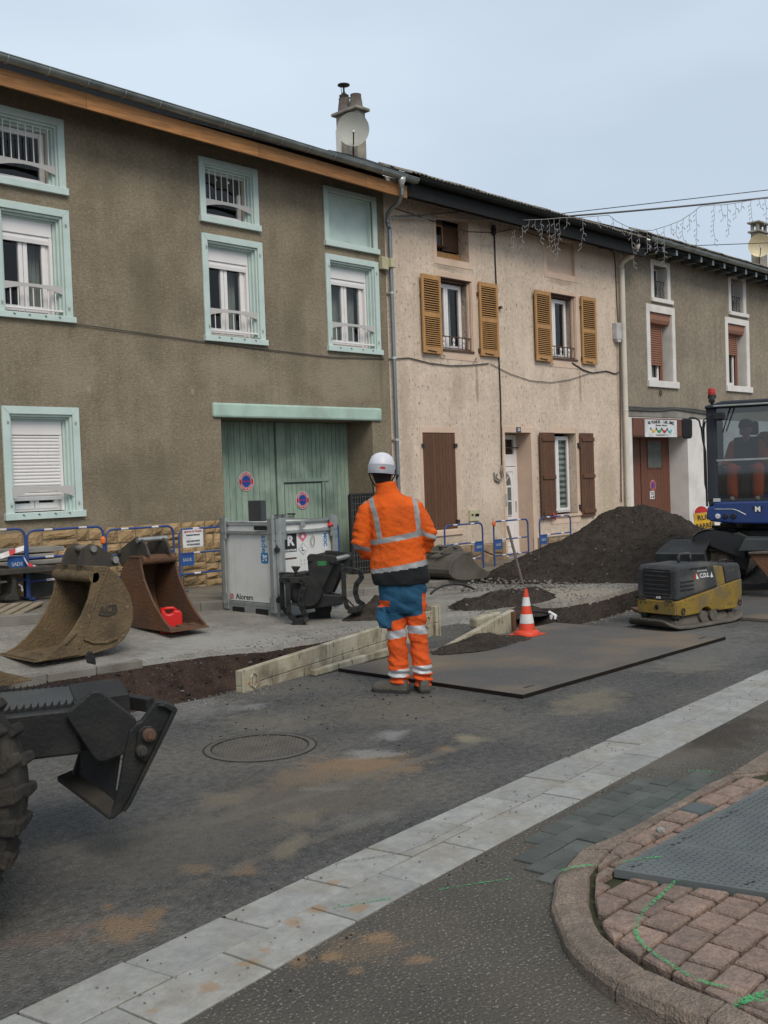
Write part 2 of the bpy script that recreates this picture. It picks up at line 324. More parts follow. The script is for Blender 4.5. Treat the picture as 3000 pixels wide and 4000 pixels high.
pm('tape_red', (.60,.04,.04), .5); pm('tape_white', (.70,.66,.64), .5)
pm('pallet_wood', (.30,.245,.165), .9, (.22,.18,.125), ns=5, stretch=(2,12,12), bump=.3, bs=12, dirt=(.10,.08,.055), ds=3, da=.5, rnd=.15)
pm('tank_white', (.62,.62,.59), .5, (.52,.52,.50), ns=3, nf=.3, dirt=(.36,.34,.30), ds=2.5, da=.35)
pm('cone_red', (.62,.055,.018), .5, (.52,.045,.018), ns=5, dirt=(.25,.06,.03), ds=6, da=.35); pm('cone_white', (.62,.60,.58), .5, dirt=(.35,.32,.28), ds=6, da=.35)
pm('compactor_yellow', (.25,.155,.014), .7, (.18,.115,.018), ns=5, bump=.2, dirt=(.12,.095,.06), ds=4, da=.9, speck=(25,.62,(.07,.06,.045)), streak=((.10,.08,.05), .45))
pm('compactor_grey', (.040,.041,.043), .75, (.028,.029,.031), ns=6, bump=.2, dirt=(.12,.11,.092), ds=3.5, da=.8, speck=(40,.66,(.13,.12,.10)))
pm('compactor_base', (.115,.10,.08), .9, (.08,.07,.058), ns=6, bump=.7, bs=30, dirt=(.16,.14,.11), ds=5, da=.5)
pm('excavator_blue', (.012,.038,.155), .35, (.010,.032,.13), ns=3, nf=.3, coat=.2, dirt=(.06,.06,.07), ds=3, da=.2)
pm('cab_dark', (.022,.026,.034), .5)
pm('tarp_black', (.018,.019,.021), .32, bump=.3, bs=6)
pm('lens', (.6,.6,.6), .15, metal=.3); pm('beacon_red', (.45,.03,.02), .25)
pm('hivis_orange', (.64,.105,.014), .95, (.52,.080,.012), ns=7, bump=.6, bs=28, coord='obj', dirt=(.42,.085,.02), ds=6, da=.4, spec=.15)
pm('trouser_orange', (.64,.092,.018), .9, (.53,.076,.016), ns=6, bump=.8, bs=18, coord='obj', dirt=(.38,.08,.025), ds=7, da=.5, spec=.15)
pm('trouser_blue', (.012,.072,.135), .9, (.010,.058,.11), ns=6, bump=.3, bs=22, coord='obj')
pm('cloth_black', (.009,.010,.012), .95, coord='obj')
pm('reflective', (.30,.30,.30), .45, (.27,.27,.27), ns=8, metal=.3, bump=.15, bs=30, coord='obj')
pm('reflective_light', (.47,.47,.48), .45, (.38,.38,.39), ns=10, metal=.2, bump=.25, bs=30, coord='obj')
pm('helmet_white', (.58,.58,.60), .4, (.54,.54,.57), ns=5, nf=.3, coord='obj'); pm('helmet_band', (.30,.31,.33), .5, coord='obj')
pm('skin', (.40,.21,.14), .6, coord='obj'); pm('hair', (.018,.013,.011), .9, bump=.6, bs=120, coord='obj')
pm('boot', (.085,.072,.058), .85, (.06,.052,.044), ns=9, bump=.4, bs=50, coord='obj', dirt=(.14,.12,.095), ds=8, da=.5); pm('boot_sole', (.03,.028,.026), .9)
pm('wood_handle', (.12,.095,.075), .85, (.09,.07,.06), ns=8); pm('sand', (.24,.15,.075), 1, (.19,.12,.065), ns=20, bump=.8, bs=120)
pm('spray_green', (.05,.36,.12), .9, (.045,.28,.10), ns=12); spray(MT['spray_green']); spray(MT['dust_white'])
pm('cream_box', (.50,.46,.30), .6); pm('plate_enamel', (.015,.02,.06), .3); pm('grey_box', (.50,.49,.48), .5)
# window glass: mostly see-through with a sky reflection
g = bpy.data.materials.new('glass'); g.use_nodes = True; t = g.node_tree; t.nodes.clear()
o_ = t.nodes.new('ShaderNodeOutputMaterial'); a_ = t.nodes.new('ShaderNodeBsdfTransparent'); a_.inputs[0].default_value = (.80,.83,.82,1)
b_ = t.nodes.new('ShaderNodeBsdfGlossy'); b_.inputs['Roughness'].default_value = .03; f_ = t.nodes.new('ShaderNodeFresnel'); f_.inputs[0].default_value = 1.5
x_ = t.nodes.new('ShaderNodeMixShader'); gm_ = t.nodes.new('ShaderNodeNewGeometry'); sb_ = t.nodes.new('ShaderNodeMath'); sb_.operation = 'SUBTRACT'; sb_.inputs[0].default_value = 1; t.links.new(gm_.outputs['Backfacing'], sb_.inputs[1]); ml_ = t.nodes.new('ShaderNodeMath'); ml_.operation = 'MULTIPLY'; t.links.new(f_.outputs[0], ml_.inputs[0]); t.links.new(sb_.outputs[0], ml_.inputs[1]); t.links.new(ml_.outputs[0], x_.inputs[0]); t.links.new(a_.outputs[0], x_.inputs[1]); t.links.new(b_.outputs[0], x_.inputs[2]); t.links.new(x_.outputs[0], o_.inputs[0])
MT['glass'] = g
g2m = g.copy(); g2m.name = 'cab_glass'; MT['cab_glass'] = g2m
for n_ in g2m.node_tree.nodes:
    if n_.type == 'BSDF_TRANSPARENT': n_.inputs[0].default_value = (.64,.67,.70,1)
    if n_.type == 'FRESNEL': n_.inputs[0].default_value = 2.0
M = MT
# ================================================================ GROUND
def interp(x, pts):
    if x <= pts[0][0]: return pts[0][1]
    for (a, b), (c, d) in zip(pts, pts[1:]):
        if x <= c: return b + (d - b) * (x - a) / (c - a)
    return pts[-1][1]
def nz(x, y, s=1.0, z=0.0): return noise.noise(Vector((x*s, y*s, z)))
def sw(x): return interp(x, [(-10,.6),(4,.36),(6.2,.25),(8.5,.13),(10,.08),(12,.02),(14,-.05),(15.5,-.09),(60,-.1)])   # pavement level by the houses
LP = [(-20,1.3),(0,2.93),(1.41,3.051),(1.99,3.112),(3.265,3.234),(4.69,3.351),(7.96,3.558),(12,3.78),(60,6.2)]
CP = [(-20,1.08),(0,2.70),(1.587,2.84),(2.29,2.914),(3.318,3.007),(4.14,3.072),(6.23,3.255),(7.48,3.344),(12,3.58),(60,6.0)]
RP = [(-20,.86),(0,2.43),(1.868,2.629),(2.776,2.745),(3.56,2.817),(4.85,2.925),(6.1,3.035),(6.94,3.106),(12,3.38),(60,5.8)]
def hole(x):
    if .2 <= x <= 8.35:
        y0 = interp(x, [(.2,7.2),(.8,6.6),(4.2,6.5),(5.3,6.43),(7,6.76),(8.1,7.12),(8.35,7.4)]); y1 = interp(x, [(.2,8.2),(.8,8.5),(4.4,8.52),(5.3,8.40),(6.1,8.27),(6.5,8.02),(7.7,7.95),(8.35,7.45)])
    elif 8.75 <= x <= 13.4:
        y0 = interp(x, [(8.75,6.75),(8.95,6.42),(9.1,6.24),(9.7,6.2),(10.5,6.32),(13.4,6.6)]); y1 = interp(x, [(8.75,6.8),(9.2,7.3),(9.6,7.75),(10.5,7.68),(10.66,7.42),(11.57,7.35),(13.4,7.7)])
    else: return None
    y0 += .035 * nz(x, 1, 5) + .02 * nz(x, 2, 17); y1 += .05 * nz(x, 7, 4) + .025 * nz(x, 9, 15)
    if 4.4 < x < 5.3 or x < 4.4: y1 = y1 - .05 * nz(x, 7, 4) - .025 * nz(x, 9, 15)
    return (y0, max(y1, y0 + .02))
def farz(x, y):
    t = max(0, min(1, (y - 8.3) / 2.3)); return t * (sw(x) - .1) + .012 * nz(x, y, 1.7) * min(1, max(0, y - 7.4))
b = MB()       # bare ground out to the horizon, with an opening for the trench
for (x0, x1, y0, y1) in ((-300, 300, -300, 6.1), (-300, .1, 6.1, 8.7), (13.5, 300, 6.1, 8.7), (-300, 300, 8.7, 12.0), (-300, 300, 12.0, 300)):
    b.poly([(x0,y0,-.32),(x1,y0,-.32),(x1,y1,-.32),(x0,y1,-.32)])
mk('ground', b, M['sidewalk'], kind='structure', label='bare earth under the street and beyond it')
xs = [-40, -20, -10, -5, -2, -1]; x = 0.0
while x < 15.001: xs.append(round(x, 3)); x += .07
xs += [.2, 8.35, 8.75, 13.4] + [16, 17, 18, 20, 24, 30, 40, 60]; xs = sorted(set(xs))
rd = MB(); fr = MB()
def hh(x, side):
    h = hole(x + side * 1e-4); return h
for a, c in zip(xs, xs[1:]):
    ha, hc = hh(a, 1), hh(c, -1)
    ya0, ya1 = ha if ha else (7.4, 7.4); yc0, yc1 = hc if hc else (7.4, 7.4)
    la, lc = interp(a, LP) - .001, interp(c, LP) - .001
    rd.poly([(a, la, 0), (c, lc, 0), (c, yc0, 0), (a, ya0, 0)])
    if ha: rd.poly([(a, ya0, 0), (c, yc0, 0), (c, yc0 + .015, -.07), (a, ya0 + .015, -.07)])
    N = 8
    for k in range(N):
        t0, t1 = k / N, (k + 1) / N
        P = [(a, ya1 + (10.6 - ya1) * t0), (c, yc1 + (10.6 - yc1) * t0), (c, yc1 + (10.6 - yc1) * t1), (a, ya1 + (10.6 - ya1) * t1)]
        fr.poly([(p[0], p[1], farz(*p)) for p in P])
    if ha: fr.poly([(a, ya1, farz(a, ya1)), (c, yc1, farz(c, yc1)), (c, yc1 - .02, -.10), (a, ya1 - .02, -.10)])
mk('road', rd, M['asphalt'], kind='structure', label='dark asphalt road stained with sand', smooth=True, auto=30)
mk('worksite_surface', fr, M['gravel_fines'], kind='structure', label='dusty grey gravel strip beyond the trench', smooth=True, auto=30)
# trenches: rough soil channels
def trench(x0, x1, depth, name, lab, mt='soil'):
    n = int((x1 - x0) / .05); m = 34
    def f(u, v):
        x = x0 + (x1 - x0) * u; h = hole(min(max(x, x0 + .002), x1 - .002)) or (7, 7.1); y0, y1 = h[0] + .01, h[1] - .012
        e = min(1, u * (x1 - x0) / .5, (1 - u) * (x1 - x0) / .6)
        if v < .2: q = v / .2; y = y0 + .22 * q * (y1 - y0) * .5; z = -.05 - depth * q
        elif v < .55: q = (v - .2) / .35; y = y0 + (y1 - y0) * (.11 + .44 * q); z = -.05 - depth * (1 - .1 * q)
        else: q = (v - .55) / .45; y = y0 + (y1 - y0) * (.55 + .45 * q); z = -.05 - depth * .9 * (1 - q ** 1.25)
        w_ = min(1, min(v, 1 - v) * 8)
        return (x, y + w_ * .05 * nz(x, z, 3.1, 5), (z + .04) * e - .04 + w_ * (.06 * nz(x, y, 2.3) + .035 * nz(x, y, 7) + .018 * nz(x, y, 19)))
    mk(name, MB().grid(f, n, m), M[mt], kind='structure', label=lab, smooth=True)
trench(.2, 8.35, .62, 'trench', 'brown stony soil trench along the kerb')
trench(8.75, 13.4, .75, 'trench', 'dark soil pit beside the traffic cone', 'spoil')
# pavement by the houses with its concrete kerb
pv = MB()
for a, c in zip(xs, xs[1:]):
    for k in range(4):
        y0, y1 = 10.62 + k * .6, 10.62 + (k + 1) * .6
        pv.poly([(a, y0, sw(a)), (c, y0, sw(c)), (c, y1, sw(c)), (a, y1, sw(a))])
mk('pavement', pv, M['sidewalk'], kind='structure', label='worn brown pavement in front of the houses')
fk = empty('pavement_kerb', (0, 10.5, 0), 'worn concrete kerb stones edging the far pavement', 'kerb'); fk['kind'] = 'structure'; del fk['category']
x = 2.0
while x < 22:
    a, c = x + .004, x + .93; 
    mk('kerb_stone', MB().hexa([(a,10.5,-.3),(c,10.5,-.3),(c,10.63,-.3),(a,10.63,-.3)], [(a,10.51,sw(a)+.008),(c,10.51,sw(c)+.008),(c,10.63,sw(c)+.008),(a,10.63,sw(a)+.008)]), M['kerb_concrete'], fk, bevel=.015)
    x += .935
tk = empty('trench_kerb', (3, 8.5, 0), 'row of grey kerb stones left standing on the trench edge', 'kerb'); tk['kind'] = 'structure'; del tk['category']
x = .9
while x < 5.2:
    a, c = x + .004, x + .44; h0, h1 = hole(a)[1], hole(c)[1]; j = random.uniform(-.006, .006)
    mk('kerb_stone', MB().hexa([(a,h0-.03,-.14),(c,h1-.03,-.14),(c,h1+.07,-.14),(a,h0+.07,-.14)], [(a,h0-.03,.012+j),(c,h1-.03,.012+j),(c,h1+.07,.014),(a,h0+.07,.014)]), M['kerb_concrete'], tk, bevel=.008)
    x += .448
# gutter of two rows of pale slabs
gs = empty('gutter_paving', (3, 3, 0), 'two rows of pale concrete slabs forming the street gutter', 'paving'); gs['kind'] = 'structure'; del gs['category']
gb = MB()
for a, c in zip(xs, xs[1:]): gb.poly([(a, interp(a, RP)-.01, -.02), (c, interp(c, RP)-.01, -.02), (c, interp(c, LP)+.01, -.02), (a, interp(a, LP)+.01, -.02)])
mk('joint_bed', gb, M['joint_dirt'], gs)
def slabrow(A, B, x0, step, skew, dip, oA, oB):
    x = x0; k = 0
    while x < 22:
        st = step * (1 + (.03 if k % 3 else -.06)); a, c = x + .005, x + st - .005; j = random.uniform(-.003, .003)
        def q(t, z, P, s, off): return (t + s * skew, interp(t + s * skew, P) + off, z)
        zA, zB = (.004 + j, .004 + j - dip)
        bt = [q(a,-.05,A,0,oA), q(c,-.05,A,0,oA), q(c,-.05,B,1,oB), q(a,-.05,B,1,oB)]
        tp = [q(a,zA,A,0,oA), q(c,zA,A,0,oA), q(c,zB,B,1,oB), q(a,zB,B,1,oB)]
        mk('slab', MB().hexa(bt, tp), M['slab'], gs, bevel=.004)
        x += st; k += 1
slabrow(CP, LP, .22, .43, -.045, .0, .006, .002)
slabrow(RP, CP, .02, .43, -.03, -.002, -.002, -.003)
# near side: coarse asphalt, kerb arc, dark and red pavers
KP = [(1400,40,1650,30),(1250,110,1440,72),(1060,215,1270,150),(870,325,1100,250),(680,425,850,400),(455,520,620,530),(300,690,490,680),(270,880,480,870),(330,1020,515,985),(370,1110,570,1080),(500,1240,700,1195),(680,1370,860,1310),(940,1490,1110,1420),(1260,1605,1385,1520),(1500,1720,1640,1650),(1800,1870,1900,1790)]
ZB5 = (2000, 3000, .6028)
def kz(i): return interp(i, [(0,.03),(5,.03),(8,.045),(10,.06),(13,.085),(15,.09)])
KO = [zg(ZB5, k[0], k[1], kz(i)) for i, k in enumerate(KP)]; KI = [zg(ZB5, k[2], k[3], kz(i)) for i, k in enumerate(KP)]
KO = [(9.5, KO[0][1] + .30)] + [(7, KO[0][1] + .16)] + KO; KI = [(9.5, KI[0][1] + .30)] + [(7, KI[0][1] + .16)] + KI
def kzz(i): return kz(max(0, i - 2))
fa = MB()
for a, c in zip(xs, xs[1:]): fa.poly([(a, -40, 0), (c, -40, 0), (c, interp(c, RP)-.006, 0), (a, interp(a, RP)-.006, 0)])
mk('side_road', fa, M['asphalt_front'], kind='structure', label='coarse grey asphalt in front of the kerb corner')
kb = empty('corner_kerb', (3, 2, 0), 'curved kerb of rough reddish stones round the paved corner', 'kerb'); kb['kind'] = 'structure'; del kb['category']
def ks(i0, i1, name='kerb_stone'):
    b = MB(); n = i1 - i0; rings = []
    for s in range(i0 * 4, i1 * 4 + 1):
        i, t = divmod(s, 4); i2 = min(i + 1, len(KO) - 1); t /= 4
        o = Vector(KO[i]).lerp(Vector(KO[i2]), t); q = Vector(KI[i]).lerp(Vector(KI[i2]), t); z = kzz(i) + (kzz(i2) - kzz(i)) * t
        if s == i0 * 4: o2 = Vector(KO[i]).lerp(Vector(KO[i2]), .02); q2 = Vector(KI[i]).lerp(Vector(KI[i2]), .02)
        d = (o - q).normalized(); wob = .004 * nz(o.x, o.y, 9)
        oo = o + d * (.012 + wob)
        rings.append([(oo.x, oo.y, -.06), (oo.x, oo.y, z * .55), (o.x - d.x*.004, o.y - d.y*.004, z - .004 + wob), (q.x, q.y, z + .004 + wob), (q.x - d.x*.012, q.y - d.y*.012, z - .02), (q.x - d.x*.012, q.y - d.y*.012, -.06)])
    # narrow joint: pull the ends in
    for e, nb in ((0, 1), (-1, -2)):
        rings[e] = [tuple(Vector(p).lerp(Vector(r), .07)) for p, r in zip(rings[e], rings[nb])]
    b.loft(rings); mk(name, b, M['kerb_stone'], kb, bevel=.006)
for i0, i1 in ((0,2),(2,3),(3,4),(4,5),(5,6),(6,7),(7,9),(9,11),(11,13),(13,15),(15,17)): ks(i0, i1)
# fill under the paved corner (mossy joints), polygon from the kerb inner line
inner = KI[:]
poly = [(p[0], p[1]) for p in inner] + [(inner[-1][0], -3), (9.5, -3)]
mb_ = MB(); i0 = [mb_.P((p[0], p[1], .022)) for p in inner]; i1 = [mb_.P((p[0] if p[0] > 2.9 else 2.9, min(p[1], 0) - 3, .03)) for p in inner]
for k in range(len(inner) - 1): mb_.f.append([i0[k], i0[k+1], i1[k+1], i1[k]])
mk('corner_bed', mb_, M['moss'], kind='structure', label='mossy joints of the paved corner')
def clip(poly, a, b_):   # keep the side left of a->b
    out_ = []
    for i in range(len(poly)):
        p, q = poly[i-1], poly[i]
        sp = (b_[0]-a[0])*(p[1]-a[1]) - (b_[1]-a[1])*(p[0]-a[0]); sq = (b_[0]-a[0])*(q[1]-a[1]) - (b_[1]-a[1])*(q[0]-a[0])
        if (sp >= 0) != (sq >= 0):
            t = sp / (sp - sq); out_.append((p[0] + t*(q[0]-p[0]), p[1] + t*(q[1]-p[1])))
        if sq >= 0: out_.append(q)
    return out_
def area(p): return abs(sum(p[i-1][0]*p[i][1] - p[i][0]*p[i-1][1] for i in range(len(p)))) / 2
def paver(poly, z, mat, parent, name='paver', th=.05, cr=.010):
    if len(poly) < 3 or area(poly) < .0008: return
    c = Vector((sum(p[0] for p in poly)/len(poly), sum(p[1] for p in poly)/len(poly)))
    def ring(ins, zz): return [tuple(Vector(p) + (c - Vector(p)).normalized() * ins) + (zz,) for p in poly]
    j = random.uniform(-.003, .004); tl = random.uniform(-.009, .009), random.uniform(-.009, .009)
    def tilt(r): return [(p[0], p[1], p[2] + tl[0]*(p[0]-c[0]) + tl[1]*(p[1]-c[1])) for p in r]
    mk(name, MB().loft([ring(.004, z - th), tilt(ring(.003, z + j - cr*.8)), tilt(ring(.006 + cr*.3, z + j - .002)), tilt(ring(.006 + cr, z + j))]), mat, parent, smooth=False)
pc = empty('corner_paving', (3, 1.8, .05), 'worn red cobble pavers with mossy joints inside the kerb', 'paving'); pc['kind'] = 'structure'; del pc['category']
PX0 = 3.47     # left edge of the ribbed cover plates
def pz(x, y): return .052 + .03 * max(0, min(1, (1.8 - y)))
row = 0; y = -.6
while y < 2.5:
    hgt = .124; x = 2.55 + (row % 2) * .085 + random.uniform(-.01, .01)
    while x < 4.9:
        L_ = .168 * random.uniform(.93, 1.07)
        P = [(x, y), (x + L_ - .013, y), (x + L_ - .013, y + hgt - .013), (x, y + hgt - .013)]
        P = [(p[0] + .006*nz(p[0], p[1], 9), p[1] + .006*nz(p[0], p[1], 9, 4) - .05*max(0, 3.1-p[0])) for p in P]
        if x > PX0 - .10 + max(0, 2.0-y)*0:
            if y + hgt > 2.205: P = clip(P, (0, 2.195), (10, 2.195))
            else: P = clip(P, (PX0 - .03, 10), (PX0 - .03, -10)) if False else clip(P, (PX0 - .02 + .26*(2.185+1), -1), (PX0 - .02, 2.185))
        if P:
            for a, c in zip(inner, inner[1:]):
                d = Vector((c[0]-a[0], c[1]-a[1])).normalized(); nrm = Vector((-d.y, d.x)) * .030   # inner line runs from far right round to the near end
                aa = (a[0] + nrm.x, a[1] + nrm.y); cc = (c[0] + nrm.x, c[1] + nrm.y); cxp = sum(p[0] for p in P)/len(P); cyp = sum(p[1] for p in P)/len(P)
                if min(a[0],c[0])-.25 < cxp < max(a[0],c[0])+.25 and (cyp > 2.0 or a[0] < 4): P = clip(P, aa, cc)
                if len(P) < 3: break
        if P and len(P) >= 3:
            r = random.random(); paver(P, pz(x, y), M['paver_blue'] if r < .05 else M['paver_red'], pc, cr=.012)
        x += L_
    y += hgt; row += 1
fb0 = MB(); yy = -2.5; r0 = 0
while yy < 2.2:      # the paving goes on past the cover plates
    xx = 2.75 + (r0 % 2)*.085
    while xx < 9.3:
        if (xx > 5.75 or yy < (-.6 if xx < 4.9 else .9)) and not (xx < 4.9 and yy > -.72) and not (xx < 6.2 and yy > .75):
            z_ = pz(xx, yy) + random.uniform(-.003, .003); fb0.hexa([(xx,yy,0),(xx+.155,yy,0),(xx+.155,yy+.111,0),(xx,yy+.111,0)], [(xx+.01,yy+.01,z_),(xx+.145,yy+.01,z_),(xx+.145,yy+.101,z_),(xx+.01,yy+.101,z_)])
        xx += .168
    yy += .124; r0 += 1
mk('far_pavers', fb0, M['paver_red'], pc, kind='stuff')
# ribbed composite cover plates
cp = empty('cover_plates', (4, 1.9, .06), 'grey ribbed composite trench cover plates on the red pavers', 'cover plate')
SH = lambda v: (v[0] + (2.185 - v[1])*.26, v[1], v[2])
for k, (x0, x1) in enumerate(((PX0, 3.87), (3.875, 4.30), (4.305, 4.83), (4.835, 5.4))):
    b = MB().box(x0, x1, .9, 2.185, .03, .066); b.v = [SH(v) for v in b.v]; mk('plate', b, M['plate_grp'], cp, bevel=.003)
    d = MB(); yy = .92
    while yy < 2.16:
        xx = x0 + .02
        while xx < x1 - .02:
            s_ = .006
            d.bar((xx - s_, yy - s_*((int((xx-x0)/.028)+int((yy)/.028)) % 2 * 2 - 1), .067), (xx + s_, yy + s_*((int((xx-x0)/.028)+int((yy)/.028)) % 2 * 2 - 1), .067), .0045, .0035)
            xx += .028
        yy += .028
    d.v = [SH(v) for v in d.v]; o = mk('tread_ribs', d, M['plate_grp'], cp, kind='stuff')
    s = MB()
    for yy in (1.0, 1.72, 2.13):
        for xx in (x0 + .04, x1 - .05): s.box(xx, xx + .022, yy, yy + .012, .0665, .0675); s.box(xx + .03, xx + .052, yy - .008, yy + .002, .0665, .0675)
    s.v = [SH(v) for v in s.v]; mk('slots', s, M['black'], cp, kind='stuff')
# dark paver patch between slabs and kerb
dp = empty('dark_paving', (4.2, 2.65, 0), 'patch of small dark pavers between the slabs and the kerb', 'paving'); dp['kind'] = 'structure'; del dp['category']
dx, dy = Vector((.992, .075)), Vector((-.075, .992)).normalized()
bound = [zg((1800,2400,.7233), 385, 1150), zg((1800,2400,.7233), 930, 868), zg(ZB5, 1010, 40), zg(ZB5, 1300, 60)]
outer = KO
row = 0; v = -.5
while v < .6:
    u = -1.1 + (row % 2) * .07
    while u < 2.0:
        P = []
        for (a, c) in ((u, v), (u + .143, v), (u + .143, v + .097), (u, v + .097)):
            q = Vector((3.9, 2.6)) + dx * a + dy * c; P.append((q.x, q.y))
        P = clip(P, (-20, interp(-20, RP) - .012), (3.0, interp(3.0, RP) - .012)) if False else P
        # keep below the slab edge
        for (a, c) in (((8, interp(8, RP) - .014), (0, interp(0, RP) - .014)),): P = clip(P, a, c)
        if P: P = clip(P, (3.35, 2.3), (3.30, 1.5)) if False else P
        if P:
            for a, c in zip(outer[:9], outer[1:9]):
                d = Vector((c[0]-a[0], c[1]-a[1])).normalized(); nrm = Vector((-d.y, d.x)) * -.016
                cx_ = sum(p[0] for p in P)/len(P)
                if min(a[0], c[0]) - .02 < cx_ < max(a[0], c[0]) + .02: P = clip(P, (c[0] + nrm.x, c[1] + nrm.y), (a[0] + nrm.x, a[1] + nrm.y))
                if len(P) < 3: break
        if P and len(P) >= 3:
            cx_ = sum(p[0] for p in P)/len(P); cy_ = sum(p[1] for p in P)/len(P)
            if cx_ > interp(cy_, [(2.0,3.22),(2.42,3.30),(2.80,3.68)]) and cx_ < interp(cy_, [(2.4,5.2),(2.7,4.95),(2.95,4.55)]):
                paver(P, .010, M['paver_dark'], dp, cr=.005, th=.03)
        u += .143
    v += .097; row += 1
# manhole cover with square studs
mh = empty('manhole_cover', (4.0, 4.98, 0), 'round cast iron manhole cover set in the asphalt road', 'manhole cover')
mk('rim', MB().lathe([(.335,-.02),(.335,.004),(.322,.007),(.300,.007),(.300,-.02)], (4.0,4.98,0), 48, caps=False), M['cast_iron'], mh)
mk('gap', MB().lathe([(.3005,.0045),(.290,.0045)], (4.0,4.98,0), 48, caps=False), M['black'], mh); mk('gap', MB().lathe([(.3365,.0046),(.345,.0046)], (4.0,4.98,0), 48, caps=False), M['black'], mh)
mk('lid', MB().lathe([(.0,.0005),(.296,.0005),(.296,-.02)], (4.0,4.98,0), 48, caps=False), M['cast_iron'], mh)
b = MB(); q = .03
for i in range(-10, 11):
    for j in range(-10, 11):
        x, y = i*q, j*q
        if x*x + y*y < .278**2: b.hexa([(4+x-.0105,4.98+y-.0105,0),(4+x+.0105,4.98+y-.0105,0),(4+x+.0105,4.98+y+.0105,0),(4+x-.0105,4.98+y+.0105,0)], [(4+x-.007,4.98+y-.007,.006),(4+x+.007,4.98+y-.007,.006),(4+x+.007,4.98+y+.007,.006),(4+x-.007,4.98+y+.007,.006)])
mk('studs', b, M['cast_iron'], mh, kind='stuff')
# stains that belong to the asphalt: drifts of sand and dust
def add_spots(mat, spots):
    t = mat.node_tree; N = t.nodes; L = t.links; bsdf = N['Principled BSDF']
    cur = bsdf.inputs['Base Color'].links[0].from_socket
    pos = N.new('ShaderNodeNewGeometry').outputs['Position']
    n1 = N.new('ShaderNodeTexNoise'); n1.inputs['Scale'].default_value = 8; n1.inputs['Detail'].default_value = 8; L.new(pos, n1.inputs['Vector'])
    n2 = N.new('ShaderNodeTexNoise'); n2.inputs['Scale'].default_value = 60; n2.inputs['Detail'].default_value = 3; L.new(pos, n2.inputs['Vector'])
    for c, a, b_, col, amt in spots:
        C = Vector(gp(*c)); A = Vector(gp(*a)) - C; B = Vector(gp(*b_)) - C; det = A.x*B.y - A.y*B.x
        ru = Vector((B.y/det, -B.x/det, 0)); rv = Vector((-A.y/det, A.x/det, 0)); ln = []
        sb = N.new('ShaderNodeVectorMath'); sb.operation = 'SUBTRACT'; L.new(pos, sb.inputs[0]); sb.inputs[1].default_value = (C.x, C.y, 0)
        for r_ in (ru, rv):
            d = N.new('ShaderNodeVectorMath'); d.operation = 'DOT_PRODUCT'; L.new(sb.outputs[0], d.inputs[0]); d.inputs[1].default_value = r_; ln.append(d.outputs['Value'])
        cm = N.new('ShaderNodeCombineXYZ'); L.new(ln[0], cm.inputs[0]); L.new(ln[1], cm.inputs[1])
        le = N.new('ShaderNodeVectorMath'); le.operation = 'LENGTH'; L.new(cm.outputs[0], le.inputs[0])
        ad = N.new('ShaderNodeMath'); ad.operation = 'MULTIPLY_ADD'; L.new(n1.outputs['Fac'], ad.inputs[0]); ad.inputs[1].default_value = 1.5; L.new(le.outputs['Value'], ad.inputs[2])
        ad2 = N.new('ShaderNodeMath'); ad2.operation = 'MULTIPLY_ADD'; L.new(n2.outputs['Fac'], ad2.inputs[0]); ad2.inputs[1].default_value = 1.1; L.new(ad.outputs[0], ad2.inputs[2])
        mr = N.new('ShaderNodeMapRange'); mr.inputs[1].default_value = 2.22; mr.inputs[2].default_value = 1.66; mr.inputs[3].default_value = 0; mr.inputs[4].default_value = amt; L.new(ad2.outputs[0], mr.inputs[0])
        q = N.new('ShaderNodeMix'); q.data_type = 'RGBA'; L.new(mr.outputs[0], q.inputs['Factor']); L.new(cur, q.inputs['A']); q.inputs['B'].default_value = (*col, 1); cur = q.outputs['Result']
    L.new(cur, bsdf.inputs['Base Color'])
SAND = (.255,.165,.092); PALE = (.27,.225,.15); DUST = (.27,.265,.25); RED = (.21,.13,.10)
add_spots(M['asphalt'], [
    ((1420,2990),(1740,2975),(1400,2930),SAND,.85), ((1200,3040),(1420,3020),(1190,2990),SAND,.6), ((1740,2925),(1800,2920),(1735,2905),SAND,.8),
    ((1830,2885),(1925,2890),(1815,2862),PALE,.8), ((1530,2870),(1620,2855),(1520,2845),DUST,.7), ((1450,2945),(1600,2935),(1440,2920),DUST,.65),
    ((1260,3082),(1400,3078),(1255,3070),DUST,.7), ((900,3120),(1060,3090),(880,3080),PALE,.45), ((1170,3190),(1290,3170),(1160,3150),PALE,.55),
    ((1130,3310),(1230,3250),(1110,3270),PALE,.6), ((770,3395),(850,3390),(765,3365),SAND,.65), ((955,3395),(1030,3380),(945,3360),SAND,.65),
    ((490,3625),(660,3600),(470,3560),SAND,.75), ((600,3560),(680,3545),(590,3530),SAND,.6), ((420,3540),(470,3535),(415,3520),SAND,.55),
    ((700,2760),(1000,2740),(660,2700),DUST,.35), ((980,2760),(1070,2750),(970,2745),DUST,.5), ((2300,2740),(2500,2700),(2260,2690),PALE,.45),
    ((2700,2600),(2900,2580),(2680,2560),PALE,.35), ((1600,2770),(2100,2760),(1600,2700),PALE,.25), ((2500,2500),(3100,2440),(2400,2440),(.17,.165,.15),.7), ((2750,2560),(3050,2500),(2650,2510),(.16,.155,.14),.55),
    ((1050,2820),(1300,2815),(1000,2770),PALE,.25), ((1200,3120),(1700,3050),(1100,2980),(.15,.125,.095),.6), ((700,3300),(1200,3200),(600,3150),(.13,.115,.095),.5), ((1500,3010),(2300,2760),(1470,3000),(.16,.145,.12),.55), ((1200,3290),(1900,3030),(1180,3275),(.15,.135,.11),.5), ((500,3260),(1100,3130),(480,3235),(.16,.145,.12),.45), ((1400,3200),(1600,3180),(1400,3160),DUST,.2), ((200,3660),(420,3620),(180,3620),RED,.4)])
